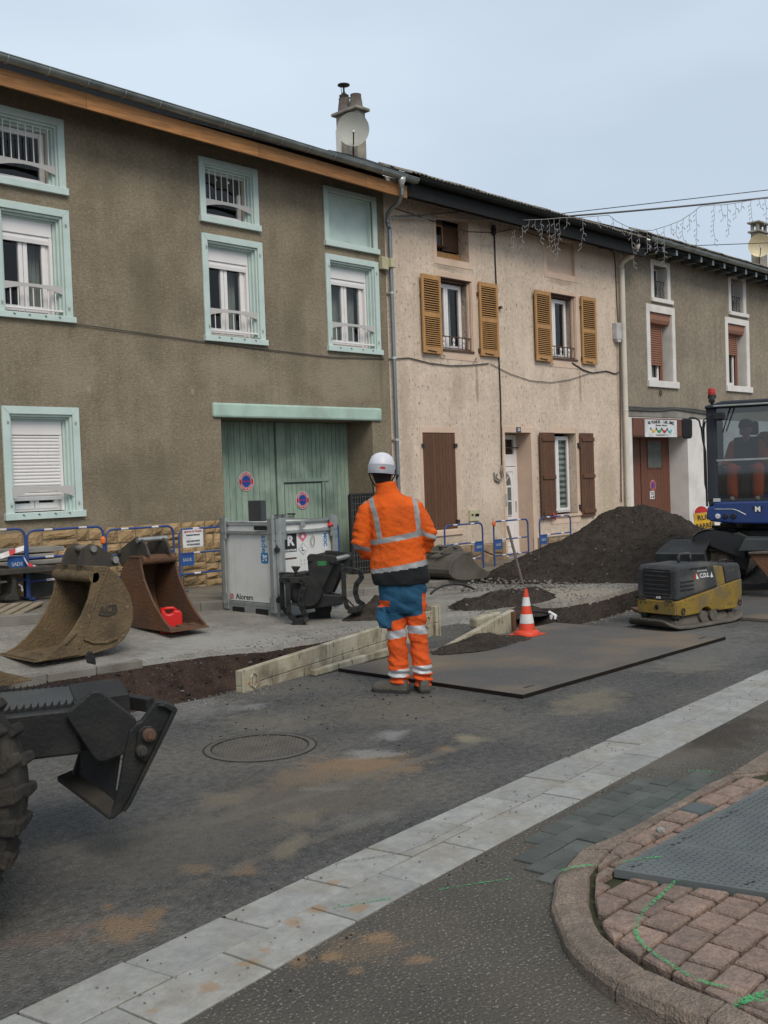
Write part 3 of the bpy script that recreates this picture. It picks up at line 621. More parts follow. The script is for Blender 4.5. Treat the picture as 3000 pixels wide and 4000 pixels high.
add_spots(M['asphalt_front'], [
    ((1480,3660),(1570,3640),(1465,3630),SAND,.8), ((1290,3735),(1340,3730),(1285,3712),SAND,.7), ((1640,3745),(1720,3740),(1630,3720),SAND,.65),
    ((1390,3790),(1440,3785),(1385,3765),SAND,.6), ((1160,3745),(1230,3735),(1150,3700),SAND,.6), ((1400,3710),(1650,3690),(1380,3640),SAND,.3), ((2750,2880),(3100,2800),(2700,2780),(.045,.036,.028),.8), ((2600,2960),(2850,2930),(2560,2900),(.20,.18,.155),.4)])
add_spots(M['slab'], [
    ((1145,3610),(1200,3605),(1135,3585),SAND,.8), ((1240,3560),(1285,3555),(1235,3540),SAND,.75), ((1400,3555),(1450,3545),(1390,3535),SAND,.7),
    ((820,3860),(880,3850),(810,3835),SAND,.7), ((960,3770),(1020,3760),(950,3755),SAND,.7), ((1040,3716),(1080,3710),(1035,3700),SAND,.6),
    ((590,3955),(640,3950),(585,3940),SAND,.6), ((1300,3452),(1335,3448),(1295,3440),SAND,.6)])
add_spots(M['gravel_fines'], [((2200,2320),(2480,2300),(2100,2290),(.34,.29,.22),.6), ((900,2520),(1300,2480),(800,2470),(.33,.32,.29),.6), ((600,2600),(900,2560),(500,2560),(.33,.32,.30),.5)])
# steel road plate
sp = empty('steel_road_plate', (7.6, 5.5, 0), 'large rusty brown steel plate lying over the road', 'steel plate')
mk('plate', MB().box(6.02, 9.16, 4.50, 6.40, .004, .030), M['steel_plate'], sp, bevel=.003)
for q_ in ((6.014,9.166,4.494,4.502),(6.014,9.166,6.398,6.406),(6.012,6.022,4.502,6.398),(9.158,9.168,4.502,6.398)): mk('edge', MB().box(*q_, .003, .028), M['steel_edge'], sp)
mk('lifting_slot', MB().box(6.22, 6.34, 4.62, 4.645, .0302, .0312), M['black'], sp); mk('lifting_slot', MB().box(8.92, 9.04, 4.62, 4.645, .0302, .0312), M['black'], sp)
sp2 = mk('steel_road_plate', MB().box(10.4, 14.2, 3.75, 5.75, .004, .034), M['steel_plate'], bevel=.003, label='second steel plate in front of the excavator', cat='steel plate')
# green spray marks
def ribbon(name, pts, wd, z, mat, label, cat='marking'):
    P = [Vector(p) for p in pts]; Q = []
    for a, c in zip(P, P[1:]):
        for k in range(4): Q.append(a.lerp(c, k/4))
    Q.append(P[-1]); b = MB(); prev = None
    for k, p in enumerate(Q):
        d = (Q[min(k+1, len(Q)-1)] - Q[max(k-1, 0)]).normalized(); n = Vector((-d.y, d.x)); ww = wd * (.75 + .5*abs(nz(p.x, p.y, 14)))
        zz = z(p.x, p.y) if callable(z) else z
        cur = (b.P((p.x + n.x*ww, p.y + n.y*ww, zz)), b.P((p.x - n.x*ww, p.y - n.y*ww, zz)))
        if prev: b.f.append([prev[0], cur[0], cur[1], prev[1]])
        prev = cur
    return mk(name, b, mat, label=label, cat=cat)
zf = lambda x, y: pz(x, y) + .010
ribbon('paint_mark', [zg(ZB5, *p, .055) for p in ((1115,712),(1040,760),(950,850),(860,930),(815,990),(800,1050),(812,1110),(860,1170),(930,1225),(1020,1290),(1110,1350),(1200,1400),(1290,1435),(1400,1460))], .010, zf, M['spray_green'], 'long curved green spray line across the red pavers')
ribbon('paint_mark', [zg(ZB5, *p, .05) for p in ((312,668),(390,640),(480,630),(600,625))], .011, .05, M['spray_green'], 'short green spray stroke over the reddish kerb stone')
ribbon('paint_mark', [zg(ZB5, *p, .07) for p in ((690,608),(800,592),(960,572))], .008, .0695, M['spray_green'], 'green spray stroke on the grey cover plate')
ribbon('paint_mark', [zg(ZB5, *p, .09) for p in ((1430,1510),(1520,1470),(1600,1440),(1700,1420))], .02, zf, M['spray_green'], 'upper green spray bar at the bottom right corner')
ribbon('paint_mark', [zg(ZB5, *p, .09) for p in ((1450,1535),(1560,1530),(1700,1540))], .012, lambda x, y: .105, M['spray_green'], 'lower green spray bar at the bottom right corner')
ribbon('paint_mark', [zg((1000,3000,.6028), *p) for p in ((1180,795),(1350,765),(1500,742),(1660,722))], .006, .004, M['spray_green'], 'faint green line on the coarse asphalt')
ribbon('paint_mark', [zg((1000,3000,.6028), *p) for p in ((500,925),(600,905),(760,880),(880,858))], .008, .011, M['spray_green'], 'green stroke crossing the lower pale slabs')
ribbon('paint_mark', [zg((1800,2400,.7233), *p) for p in ((1210,850),(1290,845),(1400,858))], .010, .004, M['spray_green'], 'green stroke above the dark paver patch')
ribbon('paint_mark', [zg((1000,3000,.6028), *p) for p in ((500,630),(700,600),(950,560),(1100,500),(1250,420),(1470,300))], .006, .010, M['dust_white'], 'white chalky scrape along the pale slabs')
# mounds of spoil
def mound(name, cx, cy, rx, ry, h, label, mat='spoil', n=90, seed=0, base=-.12, pw=1.0, skew=(0,0)):
    def f(u, v):
        r = u * 1.08; a = 2*pi*v; rr = 1 + .16*nz(cos(a), sin(a), 1.6, seed) + .05*nz(cos(a), sin(a), 6, seed)
        x = cx + rx*rr*r*cos(a) + skew[0]*(1-r); y = cy + ry*rr*r*sin(a) + skew[1]*(1-r)
        z = h * (1 - (r*r) / (r + .12) * 1.12) ** pw if r < .95 else 0
        z = max(z, 0) + (.17*nz(x, y, 1.1, seed) + .05*nz(x, y, 4, seed) + .028*nz(x, y, 11, seed) + .016*nz(x, y, 27, seed)) * min(1, z*6 + .1)
        return (x, y, z + base)
    return mk(name, MB().grid(f, n, int(n*2.2)), M[mat], kind='structure', label=label, smooth=True)
mound('spoil_heap', 15.1, 8.85, 2.6, 2.6, 1.10, 'large heap of dark excavated earth before the houses', n=110, seed=3, skew=(.25,.1))
mound('spoil_heap', 17.2, 7.6, 1.9, 1.5, .45, 'right shoulder of dark earth behind the machine', n=50, seed=9)
mound('spoil_heap', 10.5, 8.25, 1.4, .72, .31, 'small heap of dark earth left of the stake', n=70, seed=5)
mound('spoil_heap', 9.0, 8.6, .95, .45, .20, 'low spread of dark earth left of the small heap', n=40, seed=6, base=-.06)
mound('spoil_heap', 7.62, 6.15, .66, .24, .085, 'thin pile of dark earth on the steel plate', n=50, seed=8, base=.028)
mound('spoil_heap', 6.35, 4.62, .1, .06, .02, 'tiny soil crumb line by the steel plate', n=10, seed=8, base=0)
# loose stones: one cheap mesh of many
ICO = [(0,0,1),(.89,0,.45),(.28,.85,.45),(-.72,.53,.45),(-.72,-.53,.45),(.28,-.85,.45),(.72,.53,-.45),(-.28,.85,-.45),(-.89,0,-.45),(-.28,-.85,-.45),(.72,-.53,-.45),(0,0,-1)]
ICF = [(0,1,2),(0,2,3),(0,3,4),(0,4,5),(0,5,1),(1,6,2),(2,7,3),(3,8,4),(4,9,5),(5,10,1),(6,7,2),(7,8,3),(8,9,4),(9,10,5),(10,6,1),(6,11,7),(7,11,8),(8,11,9),(9,11,10),(10,11,6)]
def stones(name, pts, mat, label, kind='stuff'):
    b = MB()
    for (x, y, z, r) in pts:
        k = len(b.v); sx, sy, sz = random.uniform(.7,1.3), random.uniform(.7,1.3), random.uniform(.5,.9); a = random.uniform(0, pi)
        for v in ICO:
            u = random.uniform(.8, 1.15); p = (v[0]*sx*cos(a) - v[1]*sy*sin(a), v[0]*sx*sin(a) + v[1]*sy*cos(a), v[2]*sz); b.v.append((x + p[0]*r*u, y + p[1]*r*u, z + p[2]*r*u))
        b.f += [[k + i for i in f] for f in ICF]
    return mk(name, b, mat, kind=kind, label=label)
bpy.context.view_layer.update()
def surf(o):
    bm = bmesh.new(); bm.from_mesh(o.data); t = BVHTree.FromBMesh(bm); bm.free(); off = o.matrix_world.translation.copy(); return lambda x, y: (lambda r: r[0].z + off.z if r[0] else None)(t.ray_cast(Vector((x - off.x, y - off.y, 20)), Vector((0,0,-1))))
HEAPS = [o for o in bpy.data.objects if o.name.startswith('spoil_heap')]; TR = [o for o in bpy.data.objects if o.name.startswith('trench') and o.type == 'MESH']
P1 = []; P2 = []
for o, n_, lo, hi in [(HEAPS[0],3800,.006,.024),(HEAPS[1],150,.006,.02),(HEAPS[2],700,.005,.022),(HEAPS[3],200,.005,.016),(HEAPS[4],260,.003,.010),(TR[0],2600,.006,.030),(TR[1],600,.006,.024)]:
    f = surf(o); bb = [o.matrix_world @ Vector(c) for c in o.bound_box]; x0, x1 = min(p.x for p in bb), max(p.x for p in bb); y0, y1 = min(p.y for p in bb), max(p.y for p in bb)
    for _ in range(n_):
        x, y = random.uniform(x0, x1), random.uniform(y0, y1); z = f(x, y)
        if z is None: continue
        r = lo + (hi - lo) * random.random() ** 3
        (P1 if random.random() < .2 else P2).append((x, y, z + r*.2, r))
stones('gravel', P1, M['pebble'], 'pale stones scattered through the dark earth'); stones('soil_clods', P2, M['clod'], 'crumbs of dark earth on heaps and trench')
P = []
for _ in range(650): x = random.uniform(3.5, 13); P.append((x, (hole(x) or (7,7.2))[1] + abs(random.gauss(0, .25)), farz(x, 8.2) + .004, random.uniform(.004, .014)))
for _ in range(420): x = random.uniform(8.8, 13); P.append((x, hole(x)[0] - abs(random.gauss(0, .12)) if hole(x) else 6, .004, random.uniform(.004, .014)))
for _ in range(420): P.append((random.uniform(11.3, 13.0), random.uniform(8.0, 10.2), .0, random.uniform(.008, .028)))
for _ in range(300): P.append((random.uniform(4.2, 5.3), random.uniform(6.2, 6.5), .003, random.uniform(.003, .010)))
for _ in range(230): a = random.uniform(1.5, 9); P.append((a, interp(a, CP) + random.gauss(0, .12), .01, random.uniform(.002, .005)))
for _ in range(300): a = random.uniform(1.8, 8); P.append((a, random.uniform(3.3, 6.2), .002, random.uniform(.002, .005)))
for _ in range(160): P.append((random.uniform(2, 3.4), random.uniform(1.3, 2.6), .003, random.uniform(.002, .006)))
stones('gravel', P, M['pebble'], 'loose grit lying on the road and trench edges')
P = []
for _ in range(300): a = random.gauss(5.6, 1.0); P.append((a, random.gauss(5.7, .5), .003, random.uniform(.002, .010)*random.random()+.002))
for _ in range(60): a = random.uniform(1.5, 9); P.append((a, interp(a, LP) + random.gauss(.0, .05), .004, random.uniform(.002, .005)))
for _ in range(50): a = random.uniform(2, 5); P.append((a, interp(a, RP) - abs(random.gauss(0, .10)), .004, random.uniform(.002, .005)))
stones('soil_crumbs', P, M['clod'], 'dark soil crumbs dropped over the road and gutter')
P = [(random.uniform(3.2, 6.0), random.uniform(8.62, 9.9), .012, random.uniform(.005, .012)) for _ in range(5200)]
stones('gravel', P, M['slab'], 'spread of pale crushed gravel round the big buckets')
for (px, py, z, r, lb) in ((2578,3250,.08,.022,'pale stone chip beside the cover plates'),(2592,3956,.0,.016,'small pale stone below the curved kerb'),(2376,3810,.0,.014,'grey stone against the foot of the curved kerb')):
    x, y = gp(px, py, z); stones('stone', [(x, y, z + r*.4, r)], M['slab'], None, None); o = bpy.data.objects[[k.name for k in bpy.data.objects if k.name.startswith('stone')][-1]]; props(o, lb, 'stone')
# ================================================================ HOUSES
Y0 = 12.9
def wall(name, x0, x1, z0, z1, holes, mat, parent, depth=.3, Y=Y0, label=None):
    xs_ = sorted({x0, x1} | {h[0] for h in holes} | {h[1] for h in holes}); zs_ = sorted({z0, z1} | {h[2] for h in holes} | {h[3] for h in holes}); b = MB()
    for a, c in zip(xs_, xs_[1:]):
        for d, e in zip(zs_, zs_[1:]):
            mx_, mz_ = (a+c)/2, (d+e)/2
            if any(h[0] < mx_ < h[1] and h[2] < mz_ < h[3] for h in holes): continue
            b.poly([(a,Y,d),(c,Y,d),(c,Y,e),(a,Y,e)])
    for h in holes:
        dd = h[4] if len(h) > 4 else depth
        b.poly([(h[0],Y,h[2]),(h[0],Y+dd,h[2]),(h[0],Y+dd,h[3]),(h[0],Y,h[3])]); b.poly([(h[1],Y,h[2]),(h[1],Y+dd,h[2]),(h[1],Y+dd,h[3]),(h[1],Y,h[3])])
        (h[3] < z1 and b.poly([(h[0],Y,h[3]),(h[1],Y,h[3]),(h[1],Y+dd,h[3]),(h[0],Y+dd,h[3])])); (h[2] > z0 and b.poly([(h[0],Y,h[2]),(h[1],Y,h[2]),(h[1],Y+dd,h[2]),(h[0],Y+dd,h[2])]))
    for x in (x0, x1): b.poly([(x,Y,z0),(x,Y+8,z0),(x,Y+8,z1),(x,Y,z1)])
    b.poly([(x0,Y+8,z0),(x1,Y+8,z0),(x1,Y+8,z1),(x0,Y+8,z1)])
    return mk(name, b, mat, parent, label=label)
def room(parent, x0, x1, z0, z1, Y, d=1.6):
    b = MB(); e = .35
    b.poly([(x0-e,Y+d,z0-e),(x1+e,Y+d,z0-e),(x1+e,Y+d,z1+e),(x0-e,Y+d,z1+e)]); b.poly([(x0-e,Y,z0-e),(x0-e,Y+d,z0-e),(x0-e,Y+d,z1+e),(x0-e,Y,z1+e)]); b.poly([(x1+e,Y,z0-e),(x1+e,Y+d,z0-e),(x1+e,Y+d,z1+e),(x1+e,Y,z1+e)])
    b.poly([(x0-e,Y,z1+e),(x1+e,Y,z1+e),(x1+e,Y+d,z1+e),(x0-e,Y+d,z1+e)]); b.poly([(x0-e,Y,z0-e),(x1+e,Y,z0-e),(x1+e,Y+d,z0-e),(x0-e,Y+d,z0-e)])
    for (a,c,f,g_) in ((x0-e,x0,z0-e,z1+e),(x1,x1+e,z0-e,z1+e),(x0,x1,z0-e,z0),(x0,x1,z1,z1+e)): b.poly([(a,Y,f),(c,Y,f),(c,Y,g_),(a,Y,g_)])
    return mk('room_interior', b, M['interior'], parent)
def frame_ring(x0, x1, z0, z1, w, y0, y1, wb=None, wt=None):
    wb = w if wb is None else wb; wt = w if wt is None else wt; b = MB()
    b.box(x0, x0+w, y0, y1, z0, z1); b.box(x1-w, x1, y0, y1, z0, z1)
    b.box(x0+w, x1-w, y0, y1, z1-wt, z1); b.box(x0+w, x1-w, y0, y1, z0, z0+wb); return b
def casement(h, x0, x1, z0, z1, Y, mat='white_pvc', fw=.045, lw=.05, single=False):
    wn = mk('window', frame_ring(x0, x1, z0, z1, fw, Y, Y+.06), M[mat], h, bevel=.004)
    xm = (x0+x1)/2; i0, i1, j0, j1 = x0+fw*.7, x1-fw*.7, z0+fw*.7, z1-fw*.7
    for a, c in (((i0, i1),) if single else ((i0, xm-.004), (xm+.004, i1))):
        mk('leaf_frame', frame_ring(a, c, j0, j1, lw, Y-.012, Y+.045, wb=lw*1.3), M[mat], wn, bevel=.006)
        mk('pane', MB().box(a+lw-.005, c-lw+.005, Y+.012, Y+.018, j0+lw, j1-lw+.005), M['glass'], wn)
    return wn
def mint_trim(h, wn, o, i, sillz, sillx, attic=False):
    # o: outer frame (x0,x1,z0,z1); i: opening (x0,x1,z0,z1)
    Y = Y0 - .03
    def t(nm, pts): mk(nm, MB().prism(pts, Y, Y0 + .0, 'y'), M['mint'], wn, bevel=.004)
    t('trim', [(o[0],o[2]),(i[0],o[2]),(i[0],i[3]),(o[0],o[3])]); t('trim', [(i[1],o[2]),(o[1],o[2]),(o[1],o[3]),(i[1],i[3])])
    t('trim', [(o[0]+.002,o[3]),(i[0]+.002,i[3]),(i[1]-.002,i[3]),(o[1]-.002,o[3])])
    mk('sill', MB().box(sillx[0], sillx[1], Y0-.06, Y0+.15, sillz[0], sillz[1]), M['mint'], wn, bevel=.006)
    for k, (s, y0, y1) in enumerate(((0.0, Y0, Y0+.05), (.028, Y0+.05, Y0+.10), (.056, Y0+.10, Y0+.17))):   # stepped reveal moulding
        w_ = .03 + s
        b = MB(); x0, x1, z0, z1 = i[0]-.001, i[1]+.001, i[2], i[3]
        b.box(x0, x0+w_, y0, y1, z0, z1); b.box(x1-w_, x1, y0, y1, z0, z1); b.box(x0+w_, x1-w_, y0, y1, z1-w_, z1)
        mk('moulding', b, M['mint'], wn, bevel=.004)
def guard(wn, x0, x1, ztop, zlow, zbot, Y, up=False, bars=True):
    # arched flat plate with bars; up: bars rise above the plate instead
    n = 16; th = ztop - zlow; pts = [(x0, ztop), (x0, zlow)]
    for k in range(n + 1):
        t = k / n; s_ = min(1, t * 5, (1 - t) * 5); e = (1 - (2*t - 1) ** 2); pts.append((x0 + (x1-x0)*t, zlow + (th * .62) * e * (1 if .0 < t < 1 else 0)))
    pts += [(x1, zlow), (x1, ztop)]
    pts = [pts[0]] + sorted([p for p in pts[1:-1]], key=lambda p: p[0]) + [pts[-1]]
    g_ = mk('guard_rail', MB().prism(pts, Y-.012, Y, 'y'), M['grey_guard'], wn)
    if not bars: return
    for k in range(7):
        x = x0 + (x1-x0) * (.13 + .125*k)
        if up: mk('guard_bar', MB().tube([(x, Y+.006, ztop-.01), (x, Y+.006, zbot)], .0075, 6), M['white_pvc'], wn)
        else: mk('guard_bar', MB().tube([(x, Y+.008, zbot), (x, Y+.008, ztop - th*.5)], .0075, 6), M['white_pvc'], wn)
    if not up: mk('guard_foot', MB().box(x0+.02, x1, Y-.01, Y+.02, zbot-.012, zbot+.012), M['white_pvc'], wn, bevel=.003)
def hooks(wn, pts):
    for x, z in pts: mk('shutter_hinge', MB().tube([(x, Y0-.035, z+.035), (x, Y0-.05, z), (x, Y0-.035, z-.03)], [.004,.012,.008], 6), M['grey_box'], wn)
# ------------------------------------------------ brown house
h1 = empty('terraced_house', (3.0, Y0, 0), 'brown roughcast house with mint green window frames and green barn doors', 'house', 'terraced houses along the street')
A_op = (6.44-.0, 7.30, 5.66, 6.48); B_op = (9.71, 10.64, 5.66, 6.44); C_op = (12.25, 13.31, 5.64, 6.46)
A1 = (6.44, 7.32, 3.94, 5.27); B1 = (9.71, 10.68, 3.89, 5.30); C1 = (12.24, 13.31, 3.89, 5.32); G1 = (6.44, 7.34, 1.32, 2.62)
GD = (9.85, 13.14, -.3, 2.63)
D4 = (3.2, 4.1, 5.66, 6.46); D1 = (3.2, 4.1, 3.9, 5.28)
wall('wall', .5, 13.62, 1.08, 7.02, [A_op, B_op, C_op+(.16,), A1, B1, C1, G1, D4, D1, (GD[0], GD[1], 1.08, GD[3], .65)], M['roughcast_brown'], h1)
wall('wall', .5, 13.62, -.5, 1.08, [(GD[0], GD[1], -.5, 1.08, .65)], M['mortar'], h1, Y=Y0-.02, label='stone clad base of the wall')
bpy.data.objects[[o.name for o in bpy.data.objects if o.name.startswith('wall')][-1]]
# attic windows
def h1_attic(i, seed):
    o = (i[0]-.10, i[1]+.10, i[2]-.0, i[3]+.10)
    wn = casement(h1, i[0]+.02, i[1]-.10, i[2]+.01, i[3]-.09, Y0+.17, lw=.045, single=True)
    mint_trim(h1, wn, o, i, (i[2]-.095, i[2]+.0), (o[0]-.015, o[1]+.02), True)
    mk('seal_strip', MB().box(i[1]-.098, i[1]-.055, Y0+.16, Y0+.20, i[2]+.01, i[3]-.06), M['foam'], wn)
    guard(wn, i[0]+.01, i[1]-.01, i[2]+.28, i[2]+.16, i[3]-.05, Y0+.03, up=True)
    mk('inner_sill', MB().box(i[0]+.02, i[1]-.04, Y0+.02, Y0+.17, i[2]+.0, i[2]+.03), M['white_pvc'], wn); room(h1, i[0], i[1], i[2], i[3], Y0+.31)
    return wn
h1_attic(A_op, 1); wb = h1_attic(B_op, 2); h1_attic(D4, 3)
# torn blind hanging in the middle attic window
mk('torn_blind', MB().grid(lambda u, v: (B_op[0]+.04+u*.78, Y0+.15+.01*sin(u*20), B_op[3]-.07-v*(.13+.12*u+.02*sin(u*17))), 20, 3), M['interior'], wb)
nb = empty('x', (0,0,0), 'x', 'x'); bpy.data.objects.remove(nb, do_unlink=True)
# blind attic niche (painted panel)
wn = mk('blind_window', MB().box(C_op[0], C_op[1], Y0+.10, Y0+.12, C_op[2], C_op[3]), M['mint'], h1)
o = (12.15, 13.41, 5.64, 6.55); i = C_op; Y = Y0-.03
for pts in ([(o[0],o[2]),(i[0],o[2]),(i[0],i[3]),(o[0],o[3])], [(i[1],o[2]),(o[1],o[2]),(o[1],o[3]),(i[1],i[3])], [(o[0]+.002,o[3]),(i[0]+.002,i[3]),(i[1]-.002,i[3]),(o[1]-.002,o[3])]): mk('trim', MB().prism(pts, Y, Y0, 'y'), M['mint'], wn, bevel=.004)
mk('sill', MB().box(12.14, 13.44, Y0-.06, Y0+.09, 5.55, 5.64), M['mint'], wn, bevel=.006)
mk('moulding', frame_ring(i[0], i[1], i[2], i[3]+.02, .03, Y0+.03, Y0+.099), M['mint'], wn)
def h1_first(i, sill, shut=.10):
    o = (i[0]-.10, i[1]+.10, i[2]-.03, i[3]+.10)
    x0, x1, z0, z1 = i[0]+.03, i[1]-.13, i[2]+.02, i[3]-.10
    zb_ = z1 - .17
    wn = casement(h1, x0, x1, z0, zb_, Y0+.18, lw=.06)
    mint_trim(h1, wn, o, i, sill, (o[0]-.02, o[1]+.03))
    mk('shutter_box', MB().box(x0-.02, x1+.04, Y0+.115, Y0+.24, zb_+.002, z1+.03), M['white_pvc'], wn, bevel=.008)
    mk('guide_rail', MB().box(x1-.002, x1+.038, Y0+.12, Y0+.18, z0, zb_), M['white_pvc'], wn)
    mk('guide_rail', MB().box(x0-.02, x0+.018, Y0+.12, Y0+.18, z0, zb_), M['white_pvc'], wn)
    mk('seal_strip', MB().box(x1+.041, x1+.068, Y0+.16, Y0+.2, z0, z1), M['foam'], wn)
    s = MB(); z = zb_; 
    n = int(shut/.045)
    if shut < .3:
        mk('rolled_slat', MB().prism([(Y0+.135, z-shut), (Y0+.128, z-shut*.5), (Y0+.135, z), (Y0+.15, z), (Y0+.15, z-shut)], x0+.02, x1, 'x'), M['white_pvc'], wn)
    else:
        for k in range(n):
            mk('slat', MB().prism([(Y0+.140, z-.043), (Y0+.130, z-.034), (Y0+.127, z-.02), (Y0+.131, z-.006), (Y0+.140, z-.001), (Y0+.15, z-.001), (Y0+.15, z-.043)], x0+.02, x1, 'x'), M['white_pvc'], wn); z -= .045
        mk('bottom_slat', MB().box(x0+.02, x1, Y0+.125, Y0+.15, z-.055, z), M['white_pvc'], wn, bevel=.004)
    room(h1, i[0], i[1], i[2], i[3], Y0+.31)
    hooks(wn, [(i[0]-.03, i[3]-.1), (i[1]+.035, i[3]-.1), (i[0]-.03, i[2]+.12), (i[1]+.035, i[2]+.12)])
    for xx in (.12, .36, .62, .85): mk('sill_bracket', MB().tube([(i[0]+(i[1]-i[0])*xx, Y0-.065, sill[1]-.02), (i[0]+(i[1]-i[0])*xx+.02, Y0-.075, sill[1]-.035)], .006, 5), M['iron_dark'], wn)
    return wn
for i, s_ in ((A1, (3.86, 3.94)), (B1, (3.78, 3.87)), (C1, (3.79, 3.88)), (D1, (3.82, 3.9))):
    w_ = h1_first(i, s_, .10); guard(w_, i[0]+.01, i[1]-.02, i[2]+.40, i[2]+.29, i[2]+.07, Y0+.02)
    # curtain edge seen through the glass
    cw_ = {A1: (.62,.17), B1: (.66,.14), C1: (.03,.86), D1: (.2,.3)}[i]; mk('curtain', MB().grid(lambda u, v: (i[0]+cw_[0]*(i[1]-i[0])+u*cw_[1], Y0+.36+.015*sin(u*18), i[2]+v*(i[3]-i[2])), 14, 1), M['curtain_grey'], w_)
w_ = h1_first(G1, (1.24, 1.33), .83); guard(w_, G1[0]+.01, G1[1]-.02, G1[2]+.35, G1[2]+.20, G1[2]+.1, Y0+.0, bars=False)
# lintel and barn doors
mk('lintel', MB().box(9.69, 13.35, Y0-.05, Y0+.2, 2.632, 2.855), M['mint_old'], h1, bevel=.03)
gd = mk('barn_door', MB().box(GD[0], GD[1], Y0+.665, Y0+.70, -.3, GD[3]), M['door_green'], h1)
YD = Y0 + .65
def pl(x0, x1, z0, z1, y=YD, th=.02): mk('plank', MB().box(x0+.0035, x1-.0035, y-th*.5, y+.02, z0, z1), M['door_green'], gd, bevel=.004)
def atn(x, y, Y): return at(780 + x*.4822, 1540 + y*.4822, Y)
xl = GD[0]; xc = atn(612, 600, YD)[0]; xc2 = atn(668, 600, YD)[0]; xr = GD[1]
nL = 13; 
for k in range(nL): pl(xl + (xc-xl)*k/nL, xl + (xc-xl)*(k+1)/nL, -.2, 2.62)
pl(xc, xc2-.005, -.2, 2.62, YD-.025, .04)
wx0, wx1 = xc2, atn(1022, 800, YD)[0]; wz = atn(800, 712, YD)[1]
step = (xr - xc2)/16; x = xc2
for k in range(16):
    a, c = xc2+step*k, xc2+step*(k+1); pl(a, c, wz+.03 if a < wx1-.02 else -.2, 2.62)
n = 10; 
for k in range(n-1): pl(wx0+.01+(wx1-.12-wx0)*k/(n-1), wx0+.01+(wx1-.12-wx0)*(k+1)/(n-1), -.2, wz-.02, YD-.008)
pl(wx1-.11, wx1-.045, -.2, wz-.005, YD-.02, .03); mk('rail', MB().box(wx0-.0, wx1+.06, YD-.03, YD-.012, wz+.0, wz+.055), M['door_green'], gd, bevel=.006)
hx_, hz_ = atn(708, 975, YD-.03); mk('handle', MB().tube([(hx_, YD-.03, hz_), (hx_, YD-.07, hz_+.01), (hx_+.14, YD-.07, hz_+.005), (hx_+.14, YD-.03, hz_-.005)], .014, 8), M['iron_dark'], gd)
mk('door_gap', MB().box(wx0-.012, wx0-.002, YD-.0462, YD-.0458, -.2, wz), M['black'], gd); mk('door_gap', MB().box(wx0, wx1-.04, YD-.0314, YD-.031, wz-.018, wz+.0), M['black'], gd); mk('door_gap', MB().box(wx1-.125, wx1-.115, YD-.0214, YD-.021, -.2, wz), M['black'], gd); mk('door_gap', MB().box(wx1-.04, wx1-.028, YD-.0174, YD-.017, -.2, wz), M['black'], gd); mk('door_gap', MB().box(xc-.012, xc-.003, YD-.0174, YD-.017, -.2, 2.62), M['black'], gd)
# stains that belong to the roughcast and the pink render
def wall_spots(mat, spots):
    t = mat.node_tree; N = t.nodes; L = t.links; bsdf = N['Principled BSDF']; cur = bsdf.inputs['Base Color'].links[0].from_socket
    pos = N.new('ShaderNodeNewGeometry').outputs['Position']; sp_ = N.new('ShaderNodeSeparateXYZ'); L.new(pos, sp_.inputs[0])
    n1 = N.new('ShaderNodeTexNoise'); n1.inputs['Scale'].default_value = 3.5; n1.inputs['Detail'].default_value = 8; L.new(pos, n1.inputs['Vector'])
    def op(o, a, b_, c=None):
        q = N.new('ShaderNodeMath'); q.operation = o
        for k, v in enumerate((a, b_, c)):
            if v is None: continue
            if isinstance(v, (int, float)): q.inputs[k].default_value = v
            else: L.new(v, q.inputs[k])
        return q.outputs[0]
    for x, z, rx, rz_, col, amt in spots:
        d = op('ADD', op('POWER', op('ABSOLUTE', op('MULTIPLY', op('SUBTRACT', sp_.outputs['X'], x), 1/rx), 0), 2), op('POWER', op('ABSOLUTE', op('MULTIPLY', op('SUBTRACT', sp_.outputs['Z'], z), 1/rz_), 0), 2))
        d = op('MULTIPLY_ADD', n1.outputs['Fac'], 1.6, d)
        r = N.new('ShaderNodeMapRange'); r.inputs[1].default_value = 1.75; r.inputs[2].default_value = .9; r.inputs[4].default_value = amt; L.new(d, r.inputs[0])
        q = N.new('ShaderNodeMix'); q.data_type = 'RGBA'; L.new(r.outputs[0], q.inputs['Factor']); L.new(cur, q.inputs['A']); q.inputs['B'].default_value = (*col, 1); cur = q.outputs['Result']
    L.new(cur, bsdf.inputs['Base Color'])
DK = (.13,.105,.07); LT = (.33,.28,.20)
wall_spots(M['roughcast_brown'], [(8.6,4.3,.35,1.1,DK,.5),(11.4,4.0,.3,1.3,DK,.45),(10.2,3.4,.9,.3,LT,.5),(12.6,3.35,1.1,.45,LT,.6),(7.3,3.2,.5,.5,LT,.4),(8.4,1.7,.8,.6,DK,.5),(6.9,.98,.8,.2,LT,.4),(9.35,3.02,.05,.06,(.36,.33,.27),.6),(7.62,2.98,.04,.05,(.36,.33,.27),.6),(13.4,4.5,.08,1.8,DK,.6),(8.0,5.9,.4,.5,DK,.35)])
PD = (.36,.28,.20)
wall_spots(M['render_pink'], [(15.5,3.3,.3,.5,PD,.5),(16.1,3.4,.06,.5,(.30,.21,.14),.7),(19.1,3.4,.3,.5,PD,.5),(19.7,3.5,.06,.5,(.30,.21,.14),.7),(17.0,.6,.3,.6,(.40,.27,.16),.6),(20.7,1.4,.5,1.2,PD,.45),(14.0,2.5,.2,2.2,PD,.45),(21.3,4.0,.12,2.5,(.30,.23,.16),.6),(17.9,4.0,.5,.5,(.72,.59,.47),.5),(16.4,1.4,.4,.7,(.72,.59,.47),.4),(15.4,5.55,.6,.08,(.25,.19,.14),.6),(19.1,5.7,.6,.08,(.25,.19,.14),.5)])
